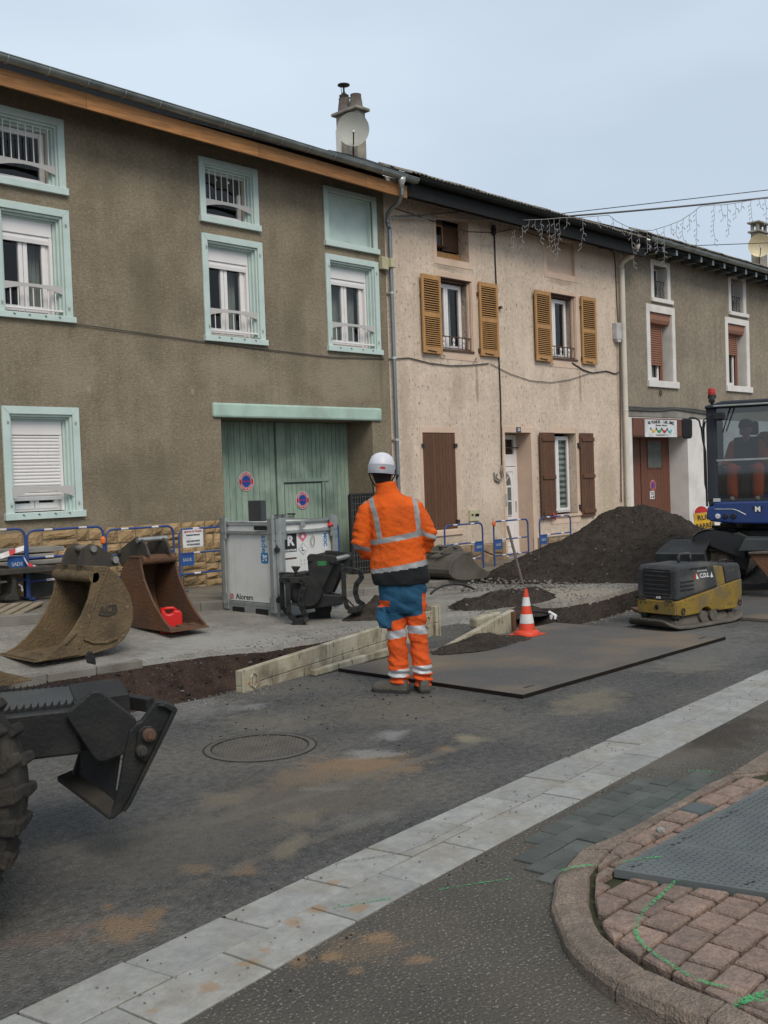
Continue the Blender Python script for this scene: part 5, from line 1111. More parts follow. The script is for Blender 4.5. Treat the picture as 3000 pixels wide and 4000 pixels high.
for i, o, sl_, zs in ((u1,(22.60,24.0-.02,3.76,5.59),(3.60,3.76),4.15),(u2,(26.70,28.14,3.80,5.63),(3.64,3.80),4.62)):
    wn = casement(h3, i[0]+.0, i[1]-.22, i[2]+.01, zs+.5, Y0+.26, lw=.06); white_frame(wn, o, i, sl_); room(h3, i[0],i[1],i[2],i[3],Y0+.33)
    mk('curtain', MB().grid(lambda u, v: (i[0]+.06+u*.75, Y0+.36+.01*sin(u*40), i[2]+v*1.0), 30, 1), M['curtain_grey'], wn)
    bx = i[3]-.26
    mk('shutter_box', MB().prism([(Y0+.03,i[3]-.002),(Y0+.03,bx+.1),(Y0+.06,bx+.02),(Y0+.12,bx),(Y0+.25,bx),(Y0+.25,i[3]-.002)], i[0]+.0, i[1]-.02, 'x'), M['shutter_brown'], wn)
    z = bx; n = int((bx-zs)/.055)
    for k in range(n):
        mk('slat', MB().prism([(Y0+.20,z-.052),(Y0+.185,z-.04),(Y0+.182,z-.02),(Y0+.188,z-.004),(Y0+.20,z-.001),(Y0+.21,z-.001),(Y0+.21,z-.052)], i[0], i[1]-.22, 'x'), M['shutter_brown'], wn); z -= .055
    mk('guide_rail', MB().box(i[1]-.22,i[1]-.17,Y0+.17,Y0+.23,i[2]+.01,bx), M['shutter_brown'], wn)
mk('lintel', MB().box(21.66,27.5,Y0-.03,Y0+.05,2.862,3.07), M['concrete'], h3, bevel=.02)
mk('door_fascia', MB().box(21.80,24.56,Y0-.06,Y0+.06,2.42,2.84), M['door_redbrown'], h3, bevel=.004)
YE = Y0+.52; d3 = mk('garage_door', MB().box(e1[0],e1[1]-.01,YE+.01,YE+.04,-.4,2.42), M['door_redbrown'], h3)
xa = at(2200+600*.4972, 1800, YE)[0]
for k in range(4): mk('plank', MB().box(e1[0]+(xa-e1[0])*k/4+.003, e1[0]+(xa-e1[0])*(k+1)/4-.003, YE-.01, YE+.02, -.4, 2.40), M['door_redbrown'], d3, bevel=.004)
for k in range(9): a = xa+.03+(e1[1]-.04-xa)*k/9; mk('plank', MB().box(a+.003, a+(e1[1]-.04-xa)/9-.003, YE-.02, YE+.01, -.4, 2.40), M['door_redbrown'], d3, bevel=.004)
wx = [at(2200+q*.4972, 1780, YE-.03)[0] for q in (660, 775)]; wz_ = [at(2200+700*.4972, 1500+q*.4972, YE-.03)[1] for q in (665, 440)]
mk('pane', MB().box(wx[0]+.02,wx[1]-.02,YE-.03,YE-.022,wz_[0]+.02,wz_[1]-.02), M['blind_dark'], d3); mk('window_frame', frame_ring(wx[0],wx[1],wz_[0],wz_[1],.03,YE-.04,YE-.02), M['door_redbrown'], d3)
mk('door', MB().box(e2[0],e2[1],Y0+.38,Y0+.42,-.4,2.3), M['door_redbrown'], h3)
def sag3(x): return 6.98 - (x-21.7)*.004
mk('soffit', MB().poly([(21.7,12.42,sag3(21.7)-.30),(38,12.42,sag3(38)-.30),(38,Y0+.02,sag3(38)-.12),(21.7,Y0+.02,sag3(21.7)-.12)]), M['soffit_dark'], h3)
x = 21.9
while x < 32: mk('rafter_end', MB().box(x,x+.09,12.36,12.88,sag3(x)-.27,sag3(x)-.14), M['zinc'], h3); x += .62
half_gutter(21.75, 38, lambda x: sag3(x)-.06, 12.28, .08, h3, M['zinc'])
mk('fascia_board', MB().hexa([(21.74,12.37,sag3(21.7)-.2),(38,12.37,sag3(38)-.2),(38,12.42,sag3(38)-.2),(21.74,12.42,sag3(21.7)-.2)], [(21.74,12.37,sag3(21.7)+.03),(38,12.37,sag3(38)+.03),(38,12.42,sag3(38)+.03),(21.74,12.42,sag3(21.7)+.03)]), M['dark_gutter'], h3)
tiled(h3, 21.7, 37.9, lambda x: sag3(x)+.02, 12.33, 2, pitch=radians(22))
ck3 = chimney(h3, 2962, 2932, 2996, 14.0, 905, 6.9, None, 0)
k_, c0, c1, cY, cYL, cz = ck3
for (x, y) in ((c0,cY),(c1-.08,cY),(c0,cYL-.08),(c1-.08,cYL-.08)): mk('cap_post', MB().box(x,x+.08,y,y+.08,cz+.06,cz+.28), M['chimney'], k_)
mk('cap_slab', MB().box(c0-.08,c1+.08,cY-.08,cYL+.08,cz+.28,cz+.33), M['chimney'], k_, bevel=.01)
pm('dish_painted_glow', (.72,.62,.40), .35, (.66,.56,.36), ns=2, metal=.3, dirt=(.4,.33,.2), ds=3, da=.3)  # golden glow of the sun is put into the dish colour
sat_dish('satellite_dish', 2968, 958, 44, 13.75, 'round dish with a painted golden sun glow on the farthest house chimney', 'dish_painted_glow', (.0,-.1,0))
# pink downpipe at the seam of the pink and grey house
dq = empty('downpipe', (21.5, Y0-.1, 0), 'cream painted downpipe between the pink and grey houses', 'downpipe')
mk('pipe', MB().tube([P_(2490,955,12.3),P_(2482,985,12.45),P_(2455,1005,12.65),P_(2430,1025,12.79),P_(2424,1050,12.80)], .062, 12), M['plaster_cream'], dq, smooth=True)
xq = 21.40; zs_ = [P_(2424,1050,12.80)[2], 4.9, 3.0, 1.0, -.2]
for a, c in zip(zs_, zs_[1:]): mk('pipe', MB().tube([(xq,12.80,a),(xq,12.80,c)], .062, 12), M['plaster_cream'], dq, smooth=True, auto=50); mk('pipe_collar', MB().tube([(xq,12.80,c+.015),(xq,12.80,c-.015)], .07, 12), M['plaster_cream'], dq)
# ---- wall fittings
mk('number_plate', MB().box(17.29,17.43,Y0-.035,Y0-.022,2.465,2.575), M['plate_enamel'], label='small dark blue enamel house number plate over the white door', cat='house number')
pn = bpy.data.objects['number_plate']; text('23', .095, M['white_print'], pn, face_m(17.36, Y0-.037, 2.52), 'digits', bold=.002)
m_ = empty('mailbox', (15.9, Y0-.04, .9), 'small cream letterbox on the pink wall', 'mailbox')
x0, z0 = at(1500+555*.6028, 1600+725*.6028, Y0-.03); x1, z1 = at(1500+615*.6028, 1600+645*.6028, Y0-.03)
mk('box', MB().box(x0,x1,Y0-.05,Y0,z0,z1), M['cream_box'], m_, bevel=.006); mk('flap', MB().box(x0+.04,x1-.04,Y0-.056,Y0-.05,z1-.12,z1-.06), M['cream_box'], m_); mk('flap', MB().box(x0+.04,x1-.2,Y0-.056,Y0-.05,z0+.08,z0+.14), M['cream_box'], m_); mk('name_slot', MB().box(x1-.15,x1-.03,Y0-.056,Y0-.05,z0+.09,z0+.14), M['iron_dark'], m_)
x, z = at(2200+437*.4823, 700+1235*.4823, Y0-.06)
m_ = empty('meter_box', (x, Y0-.06, z), 'light grey plastic box high on the pink wall by the downpipe', 'electrical box'); mk('box', MB().box(x-.11,x+.11,Y0-.12,Y0,z-.18,z+.2), M['grey_box'], m_, bevel=.015); mk('hood', MB().prism([(x-.10,z-.18),(x-.04,z-.24),(x+.06,z-.24),(x+.1,z-.18)],Y0-.11,Y0-.02,'y'), M['grey_box'], m_)
m_ = mk('doorbell_panel', MB().box(16.855,16.90,Y0-.05,Y0-.02,1.0,1.23), M['grey_box'], bevel=.004, label='narrow grey intercom panel at the left of the white door', cat='intercom')
x, z = at(1500+752*.6028, 700+832*.6028, Y0-.03); mk('wall_hook', MB().tube([(x,Y0,z),(x,Y0-.07,z)],.03,8), M['iron_rust'], label='rusty iron stub on the pink wall right of the shutter', cat='wall hook')
x, z = at(2200+787*.4823, 700+1730*.4823, Y0-.02); mk('wall_ring', MB().tube([(x+.045*cos(a*pi/6),Y0-.03,z+.07*sin(a*pi/6)) for a in range(13)],.012,6), M['iron_rust'], label='small iron ring below the white framed window', cat='wall ring')
# ---- cables on the walls
def cable(name, pts, r, mat, label, cat='cable', sagf=0.0, n=6):
    P = [Vector(p) for p in pts]; Q = []
    for a, c in zip(P, P[1:]):
        for k in range(n): t = k/n; q = a.lerp(c, t); q.z -= sagf*4*t*(1-t); Q.append(q)
    Q.append(P[-1]); return mk(name, MB().tube(Q, r, 6), M[mat], label=label, cat=cat, smooth=True)
W3 = lambda x, y, d=.02: P_(1500+x*.6028, 700+y*.6028, Y0-d)
cable('cable', [P_(300,1265,12.875),P_(800,1335,12.88),P_(1045,1365,12.88),P_(1300,1395,12.88),P_(1500,1400,12.88)], .008, 'wire_grey', 'thin grey cable strung below the mint framed windows')
cable('cable', [W3(60,1165),W3(160,1157),W3(300,1192),W3(430,1208),W3(560,1205),W3(680,1193)], .010, 'wire_grey', 'grey cable running under the first golden shutters')
cable('cable', [W3(690,1195),W3(820,1262),W3(950,1305),W3(1080,1317),W3(1200,1300),W3(1330,1258)], .007, 'wire_grey', 'thin sagging wire between the two golden shuttered windows')
cable('cable', [W3(1220,1190),W3(1290,1235),W3(1350,1255),W3(1440,1243),W3(1500,1262),W3(1522,1250)], .013, 'wire_black', 'twisted dark cable under the second shuttered window')
cable('cable', [W3(712,310),W3(716,370),W3(722,560),W3(735,850),W3(745,1150),W3(755,1400),W3(760,1659),P_(1500+762*.6028,1600+300*.6028,12.88),P_(1500+765*.6028,1600+400*.6028,12.88)], .015, 'wire_black', 'black cable dropping down the middle of the pink wall')
mk('insulator', MB().lathe([(.02,0),(.05,.03),(.05,.12),(.03,.16),(.04,.2)], P_(1500+713*.6028,700+365*.6028,12.86), 10), M['iron_dark'], label='black insulator at the top of the wall cable', cat='insulator')
U3 = lambda x, y, d=.03: P_(1500+x*.6028, 1600+y*.6028, Y0-d)
cable('wire_coil', [U3(765,360),U3(758,400),U3(768,440),U3(745,470),U3(720,455),U3(715,405)], .018, 'wire_white', 'tangle of pale wires left of the door', 'wire coil')
cable('wire_coil', [U3(762,380),U3(772,430),U3(750,462),U3(725,440),U3(735,415)], .014, 'wire_grey', 'grey wire loop hanging left of the door', 'wire coil')
cable('cable', [W3(1390,445),W3(1450,455),W3(1490,475),W3(1500,560),W3(1510,800),W3(1520,945)], .012, 'wire_grey', 'grey cable pair down to the meter box')
cable('cable', [W3(1528,1030),W3(1530,1250),W3(1532,1400),U3(1533,0),U3(1535,300),U3(1538,600)], .014, 'wire_grey', 'cable running down beside the cream downpipe')
Z4 = lambda x, y, d=.05: P_(2200+x*.4823, 700+y*.4823, Y0-d)
for k, off in enumerate((0, 12, 22)): cable('cable_bundle', [Z4(510,1840+off),Z4(640,1850+off),Z4(780,1853+off),Z4(900,1850+off*.5),Z4(1050,1862+off),Z4(1170,1880+off)], .02, 'wire_grey', ('upper','middle','lower')[k] + ' strand of old cables along the grey lintel')
cable('cable', [W3(70,188),W3(330,275),W3(540,340),W3(700,345)], .007, 'wire_black', 'thin black wire across the top left of the pink wall')
cable('cable', [W3(730,345),W3(850,320),W3(1000,370),W3(1200,430)], .007, 'wire_black', 'thin black wire across the top middle of the pink wall')
# ================================================================ WORKSITE OBJECTS
def cam_frame(px, py, fwd):      # upright frame at a point: x to the right, y away from the viewer, z up
    r = ray(px, py); f = MC @ Vector((0, 0, 1)); p = Vector((0, 0, CAMH)) + r * (fwd / r.dot(f)); h = Vector((r.x, r.y, 0)).normalized()
    return Matrix.Translation(p) @ Matrix(((h.y, h.x, 0), (-h.x, h.y, 0), (0, 0, 1))).to_4x4()
def atx(px, py, X): r = ray(px, py); t = X / r.x; return (t*r.y, CAMH + t*r.z)
# ---------------- crowd barriers
def make_fence(w_=1.06, h_=.87, plate=1):
    t = empty('barrier', (0,0,0), 'x', 'barrier', 'blue crowd barriers')
    r = .10; R_ = .0155
    P = [(0,0,0),(0,0,h_-r)] + [(r-r*cos(a), 0, h_-r+r*sin(a)) for a in (pi/8, pi/4, 3*pi/8, pi/2)] + [(w_-r,0,h_)] + [(w_-r+r*sin(a),0,h_-r+r*cos(a)) for a in (pi/8, pi/4, 3*pi/8, pi/2)] + [(w_,0,0)]
    mk('frame', MB().tube(P, R_, 10), M['fence_blue'], t, local=True, smooth=True, auto=60)
    for z in (h_*.605, h_*.27): mk('rail', MB().tube([(0,0,z),(w_,0,z)], R_*.85, 8), M['fence_blue'], t, local=True, smooth=True, auto=60)
    for z in (h_, h_*.605, h_*.27):
        for x in (w_*.27, w_*.72): mk('white_band', MB().tube([(x-.055,0,z),(x+.055,0,z)], R_*1.06, 10), M['fence_white'], t, local=True, smooth=True, auto=60)
    for x in (0, w_): mk('foot', MB().bar((x,-.16,.008),(x,.16,.008),.03,.014), M['fence_blue'], t, local=True)
    x0, x1 = ((.0, .24) if plate > 0 else (w_-.24, w_))
    if plate:
        pl_ = mk('name_plate', MB().prism([(x0,h_*.605),(x0,h_*.42),(x0+.02,h_*.405),(x1-.02,h_*.405),(x1,h_*.42),(x1,h_*.605)], -.006, .004, 'y'), M['fence_plate'], t, local=True)
        m = Matrix.Translation(((x0+x1)/2, -.008, h_*.50)) @ Matrix.Rotation(pi/2, 4, 'X'); text('SADE', .062, M['grey_print'], pl_, m, 'lettering', bold=.001)
    return t
def fplace(t, x, y, z, rz): m = Matrix.Translation((x, y, z)) @ Matrix.Rotation(rz, 4, 'Z'); t.matrix_world = m; W[t.name] = m.copy(); return t
F0 = make_fence(plate=1); fplace(F0, 8.565, 12.28, .13, 0); F0['label'] = 'blue barrier carrying the white paper notice, left of the white tank'
F1 = make_fence(plate=-1); fplace(F1, 7.42, 12.3, .19, -.01); F1['label'] = 'blue barrier behind the rusty bucket, beside the notice barrier'
def fdup(src, x, y, z, rz, lb): return dup(src, Matrix.Translation((x, y, z)) @ Matrix.Rotation(rz, 4, 'Z'), lb)
fdup(F1, 6.31, 12.3, .245, -.02, 'blue barrier behind the muddy bucket with tape at its post'); fdup(F1, 5.20, 12.25, .28, 0, 'leftmost blue barrier cut by the photo edge')
fdup(F0, 10.6, 12.3, .06, 0, 'blue barrier mostly hidden behind the tank and the dark grab')
zr = -.12; xs5 = [at(px, 2040, 12.0)[0] for px in (1735, 1919, 1925, 2098, 2105, 2275)]
fdup(F1, xs5[0], 12.0, zr, 0, 'blue barrier just right of the worker, plate at its right end'); fdup(F0, xs5[2]+.02, 12.0, zr, 0, 'blue barrier in front of the white front door'); fdup(F0, xs5[4]+.02, 12.0, zr, .0, 'blue barrier half buried by the earth heap')
for k, (x, z) in enumerate(((7.36, .83), (xs5[2]-.01, .62))): mk('barrier_clip', MB().lathe([(.02,0),(.035,.02),(.035,.07),(.02,.1)], (x, 12.27 if k == 0 else 11.97, z+.05), 10), M['orange_plastic'], label=('orange clip joining two barriers behind the rusty bucket', 'orange clip joining two barriers in front of the pink wall')[k], cat='clip')
# paper notice
x0, z0 = at(400+1045*.30139, 2050+300*.30139, 12.25); x1, z1 = at(400+1298*.30139, 2050+50*.30139, 12.25)
pn = mk('paper_notice', MB().box(x0,x1,12.245,12.249,z0,z1), M['paper'], label='white paper notice taped to the blue barrier', cat='notice')
xc_, hN = (x0+x1)/2, z1-z0
for s_, f_, sz, mt in (('LES FOUS DU VOLANT', .88, .034, 'red_print'), ('PARKINGS VISITEURS', .68, .028, 'black_print'), ('SALLE DES SPORTS', .34, .031, 'black_print'), ('DU BOULODROME', .15, .029, 'black_print')): text(s_, sz*1.02, M[mt], pn, face_m(xc_, 12.243, z0+hN*f_), 'lettering', bold=.0012, squash=.86)
# tape
def tape(pts, w_, label):
    t = empty('barrier_tape', pts[0], label, 'tape'); P = [Vector(p) for p in pts]; k = 0
    for a, c in zip(P, P[1:]):
        n = max(1, int((c-a).length/.09))
        for q in range(n):
            A = a.lerp(c, q/n); B = a.lerp(c, (q+1)/n); u = Vector((.004*(k % 3), .01, w_/2)); mk('tape_band', MB().poly([A-u, B-u, B+u, A+u]), M['tape_red' if k % 2 else 'tape_white'], t); k += 1
    return t
Y1 = lambda x, y, Y=12.2: (at(x*.30139, 2050+y*.30139, Y)[0], Y, at(x*.30139, 2050+y*.30139, Y)[1])
tape([Y1(0,410),Y1(120,370),Y1(200,335),Y1(310,300)], .06, 'red and white tape at the left edge of the photo'); tape([Y1(310,430),Y1(360,510),Y1(430,545),Y1(560,595)], .05, 'red and white tape hanging behind the muddy bucket')
mk('tape_knot', MB().tube([Y1(240,770),Y1(280,800),Y1(290,860)], .012, 5), M['tape_white'], label='knotted white tape end low on the barrier post', cat='tape')
mk('barrier_tape', MB().tube([P_(820+1300*.36166,1950+260*.36166,11.3),P_(820+1270*.36166,1950+300*.36166,11.25),P_(820+1285*.36166,1950+310*.36166,11.2)], [.03,.045,.02], 6), M['tape_red'], label='scrap of red and white tape on the tank corner', cat='tape') if False else None
mk('tape_scrap', MB().tube([U3(1095,668,.1),U3(1105,690,.12),U3(1112,715,.12)], [.012,.03,.012], 6), M['tape_red'], label='red tape scrap hanging at the brown shutter foot', cat='tape')
# ---------------- stack of slabs and bench behind the barriers
sb = empty('slab_stack', (5.9, 12.6, .3), 'grey slabs stacked against the yellow stone wall', 'slab stack')
for k, (xx, zz) in enumerate(((6.9,1.0),(6.75,.86),(7.1,.80))):
    a = Y1(0, 300+k*80, 12.6); mk('slab', MB().hexa([(5.0,12.45-.03*k,a[2]-.06),(xx,12.45-.03*k,a[2]-.09),(xx+.05,12.8,a[2]-.09),(5.0,12.8,a[2]-.06)], [(5.0,12.45-.03*k,a[2]+.0),(xx,12.45-.03*k,a[2]-.03),(xx+.05,12.8,a[2]-.03),(5.0,12.8,a[2]+.0)]), M['concrete'], sb, bevel=.008)
bn = empty('trestle', (6.0, 12.2, .3), 'dark timber trestle carrying grey slabs behind the barriers', 'trestle')
A = Y1(0, 600, 12.15); B = Y1(680, 560, 12.15); mk('top_beam', MB().bar((5.0,12.15,A[2]),(B[0],12.2,B[2]),.3,.07), M['bucket_grey'], bn, bevel=.01)
P = [Y1(*p, 12.1) for p in ((110,530),(190,560),(215,700),(220,850),(260,980),(60,980),(75,940),(150,900),(165,760),(130,640))]; mk('leg', MB().prism([(p[0],p[2]) for p in P], 12.1, 12.4, 'y'), M['bucket_grey'], bn, bevel=.01)
P = [Y1(*p, 12.3) for p in ((320,620),(690,640),(690,900),(330,985))]; mk('side_board', MB().prism([(p[0],p[2]) for p in P], 12.3, 12.34, 'y'), M['machine_black'], bn)
# pallet
zt = .31; A = Vector(gp(66, 2397, zt)); B = Vector(gp(180, 2338, zt)); C = Vector(gp(-60, 2378, zt)); 
dA = (B-A); dB = (C-A); dA2 = dA.normalized()*1.2; dB2 = dB.normalized()*.8; ang = math.atan2(dA2.y, dA2.x); pm_ = Matrix.Translation((A.x, A.y, zt-.13)) @ Matrix.Rotation(ang, 4, 'Z')
pa = empty('pallet', (A.x,A.y,zt-.13), 'worn wooden pallet lying behind the muddy bucket', 'pallet', mat=pm_)
sgn = 1 if dA2.cross(dB2) > 0 else -1
for k in range(7): y = sgn*(.0+.8*k/6.0); mk('deck_board', MB().box(0,1.15,y-.045,y+.045,.108,.13), M['pallet_wood'], pa, local=True, bevel=.003)
for x in (.0,.52,1.05): mk('stringer', MB().box(x,x+.1,min(0,sgn*.8)-.03,max(0,sgn*.8)+.03,.09,.107), M['pallet_wood'], pa, local=True)
for x in (.0,.52,1.05):
    for y in (0,.4,.8): mk('block', MB().box(x,x+.1,sgn*y-.05,sgn*y+.05,.02,.089), M['pallet_wood'], pa, local=True, bevel=.003)
for y in (0,.4,.8): mk('bottom_board', MB().box(0,1.15,sgn*y-.05,sgn*y+.05,0,.019), M['pallet_wood'], pa, local=True)
# ---------------- digging buckets
def bucket_parts(t, prof_back, prof_mouth, w0, w1, ax, mat, th=.025, teeth=4, lip=.14):
    # closed side outline = back curve (top -> tip) + mouth edge (tip -> top); ax 'y' means the bucket is wide along y
    side = prof_back + prof_mouth
    def P3(p, w_): return (p[0], w_, p[1]) if ax == 'y' else (w_, p[0], p[1])
    for (a, c) in ((w0, w0+th), (w1-th, w1)): mk('side_plate', MB().prism(side, a, c, 'y' if ax == 'y' else 'x'), mat, t, local=True, bevel=.005)
    c0 = Vector((sum(p[0] for p in side)/len(side), sum(p[1] for p in side)/len(side)))
    outer = [Vector(p) for p in prof_back]; inn = []
    for k, p in enumerate(outer):
        d = (outer[min(k+1,len(outer)-1)] - outer[max(k-1,0)]).normalized(); n = Vector((-d.y, d.x)); 
        if n.dot(c0-p) < 0: n = -n
        inn.append(p + n*th)
    b = MB(); ring = []
    rings = [[P3(o, w0+th*.6), P3(o, w1-th*.6), P3(i, w1-th*.6), P3(i, w0+th*.6)] for o, i in zip(outer, inn)]
    b.loft(rings); mk('shell', b, mat, t, local=True)
    tip = outer[-1]; d = (outer[-1]-outer[-3]).normalized()
    e = tip + d*.02; mk('cutting_edge', MB().loft([[P3(tip-d*lip+Vector((0,.03)), w0-.01), P3(tip-d*lip+Vector((0,.03)), w1+.01), P3(tip-d*lip-Vector((0,.0)), w1+.01), P3(tip-d*lip-Vector((0,.0)), w0-.01)], [P3(e+Vector((0,.012)), w0-.01), P3(e+Vector((0,.012)), w1+.01), P3(e, w1+.01), P3(e, w0-.01)]]), mat, t, local=True, bevel=.004)
    for k in range(teeth):
        w_ = w0 + (w1-w0)*(k+.5)/teeth; hw = (w1-w0)/teeth*.28; mk('wear_bar', MB().loft([[P3(tip-d*lip*1.3+Vector((0,.045)), w_-hw), P3(tip-d*lip*1.3+Vector((0,.045)), w_+hw), P3(tip-d*lip*1.3+Vector((0,.02)), w_+hw), P3(tip-d*lip*1.3+Vector((0,.02)), w_-hw)], [P3(e-d*.05+Vector((0,.022)), w_-hw), P3(e-d*.05+Vector((0,.022)), w_+hw), P3(e-d*.05, w_+hw), P3(e-d*.05, w_-hw)]]), mat, t, local=True, bevel=.004)
    top = outer[0]; mo = Vector(prof_mouth[-1]); return P3, top, mo
ZB = lambda x, y, Y: at(x*.6028, 2000+y*.6028, Y)
YS = 8.66; o3 = Vector((4.9, YS, .03))
def L1(pts, Y=YS): return [(ZB(x,y,Y)[0]-o3.x, ZB(x,y,Y)[1]-o3.z) for x, y in pts]
b1 = empty('digger_bucket', o3, 'large mud caked bucket with its mouth open towards the left', 'excavator bucket', 'loose excavator buckets')
bk = L1([(700,352),(760,405),(805,465),(845,545),(864,625),(862,700),(840,770),(800,832),(730,880),(620,915),(500,940),(380,958),(230,975)]); mt_ = L1([(330,915),(400,850),(470,770),(530,670),(575,560),(595,470),(604,385)])
bk = [(p[0], max(p[1], -.015)) for p in bk]; wY = .68
P3, top, mo = bucket_parts(b1, bk, mt_, 0, wY, 'y', M['bucket_mud'])
mk('top_beam', MB().prism(L1([(604,352),(700,352),(700,378),(604,400)]), -.005, wY+.005, 'y'), M['bucket_mud'], b1, local=True, bevel=.006)
q = L1([(610,420)])[0]; mk('lip_tube', MB().tube([(q[0],.0,q[1]),(q[0],wY,q[1])], .055, 12), M['bucket_mud'], b1, local=True, smooth=True, auto=50)
mk('side_rib', MB().prism(L1([(540,830),(545,818),(600,836),(680,835),(760,806),(765,820),(690,850),(600,852)]), -.02, .0, 'y'), M['bucket_mud'], b1, local=True, bevel=.004)
mk('side_rib', MB().prism(L1([(700,352),(692,362),(630,510),(560,720),(505,880),(512,885),(572,720),(642,510),(702,370)]), -.012, .0, 'y'), M['bucket_mud'], b1, local=True)
mk('side_cutter', MB().prism(L1([(330,915),(400,850),(490,765),(497,780),(410,868),(500,880),(505,925),(300,960),(250,970)]), -.022, .0, 'y'), M['bucket_mud'], b1, local=True, bevel=.004)
ear = [(ZB(x,y,YS+.18)[0]-o3.x, ZB(x,y,YS+.18)[1]-o3.z) for x, y in ((500,355),(512,300),(540,235),(585,205),(640,218),(755,295),(775,345),(700,356))]
for y in (.18, .46): mk('ear_plate', MB().prism(ear, y, y+.03, 'y'), M['bucket_grey'], b1, local=True, bevel=.005)
q = (ear[3][0]+.02, ear[3][1]-.05); mk('pin', MB().tube([(q[0],.15,q[1]),(q[0],.52,q[1])], .032, 14), M['steel_shiny'], b1, local=True, smooth=True, auto=50); mk('pin', MB().tube([(ear[5][0]-.03,.14,ear[5][1]-.02),(ear[5][0]-.03,.52,ear[5][1]-.02)], .032, 14), M['steel_shiny'], b1, local=True, smooth=True, auto=50)
q = L1([(700,632)])[0]; tx = text('ACB', .10, M['bucket_grey'], b1, Matrix.Translation((o3.x+q[0], YS-.002, o3.z+q[1])) @ Matrix.Rotation(pi/2, 4, 'X'), 'cast_lettering', depth=.006, bold=.002); q = L1([(700,665)])[0]
mk('cast_lettering', MB().bar((q[0]-.09,-.004,q[1]+.01),(q[0],-.004,q[1]-.005),.012,.014).bar((q[0],-.004,q[1]-.005),(q[0]+.09,-.004,q[1]+.01),.012,.014), M['bucket_grey'], b1, local=True)
Y2 = lambda x, y, X: atx(400+x*.30139, 2050+y*.30139, X)
XS = 6.17; oo = Vector((XS, 9.4, .04))
def L2(pts, X=XS): return [(Y2(x,y,X)[0]-oo.y, Y2(x,y,X)[1]-oo.z) for x, y in pts]
b2 = empty('digger_bucket', oo, 'narrower rust brown bucket holding a red fuel can', 'excavator bucket', 'loose excavator buckets')
bk = L2([(345,418),(270,520),(225,660),(215,820),(235,1000),(280,1150),(340,1260),(420,1325),(520,1345),(700,1372),(890,1398)]); mt_ = L2([(870,1340),(800,1255),(720,1130),(650,1000),(585,850),(530,700),(500,560),(485,430)])
bk = [(p[0], max(p[1], -.02)) for p in bk]; wX = .46
bucket_parts(b2, bk, mt_, 0, wX, 'x', M['bucket_rust'], teeth=3)
mk('top_beam', MB().prism(L2([(345,405),(485,405),(485,430),(345,430)]), -.01, wX+.01, 'x'), M['bucket_rust'], b2, local=True, bevel=.006)
q = L2([(500,470)])[0]; mk('lip_tube', MB().tube([(.02,q[0]+.03,q[1]),(wX-.02,q[0]+.03,q[1])], .05, 12), M['bucket_rust'], b2, local=True, smooth=True, auto=50)
er = L2([(240,545),(180,430),(185,350),(300,250),(425,155),(490,190),(545,260),(590,400),(480,405),(345,410)], XS+.05)
for x in (.06, .33): mk('ear_plate', MB().prism(er, x, x+.028, 'x'), M['bucket_grey'], b2, local=True, bevel=.005)
q = L2([(470,200)], XS+.05)[0]; mk('pin', MB().tube([(.03,q[0],q[1]),(.40,q[0],q[1])], .03, 14), M['steel_shiny'], b2, local=True, smooth=True, auto=50)
q = L2([(215,360)], XS+.05)[0]; mk('pin', MB().tube([(.03,q[0],q[1]),(.40,q[0],q[1])], .03, 14), M['bucket_grey'], b2, local=True, smooth=True, auto=50)
# copies of the big bucket: one at the left edge, one grey behind the worker
def bdup(m, lb, mat=None):
    c = dup(b1, m, lb)
    if mat:
        for k in kids(c):
            if k.name.startswith('cast'): bpy.data.objects.remove(k, do_unlink=True); continue
            k.data = k.data.copy(); k.data.materials[0] = M[mat]
    return c
tipx = bk; q = gp(52, 2633, .02)
bdup(Matrix.Translation((q[0]-.62, q[1]+.02, .0)) @ Matrix.Rotation(pi, 4, 'Z'), 'bucket cut by the left photo edge, only its lip in view', 'bucket_mud')
q = gp(1845, 2247, -.05)
bdup(Matrix.Translation((q[0]-.62, q[1]+.05, -.05)) @ Matrix.Rotation(pi, 4, 'Z') @ Matrix.Diagonal((1.35,1.1,.55,1)), 'grey bucket half hidden behind the worker', 'bucket_steel')
# red jerrycan
jc = empty('jerrycan', (6.36, 9.33, .06), 'red plastic fuel can sitting in the rusty bucket', 'fuel can', rz=-.5)
pf = [(-.10,0),(.10,0),(.115,.02),(.115,.20),(.10,.235),(.03,.245),(.02,.215),(-.02,.205),(-.055,.215),(-.062,.25),(-.095,.245),(-.115,.20),(-.115,.02)]
mk('body', MB().prism(pf, -.075, .075, 'y'), M['can_red'], jc, local=True, bevel=.018, smooth=True, auto=60)
mk('handle', MB().tube([(.06,0,.235),(.03,0,.262),(-.05,0,.262),(-.075,0,.24)], .017, 8), M['can_red'], jc, local=True, smooth=True); mk('cap', MB().lathe([(.022,0),(.022,.03),(.0,.03)], (-.085,0,.24), 12), M['can_red'], jc, local=True)
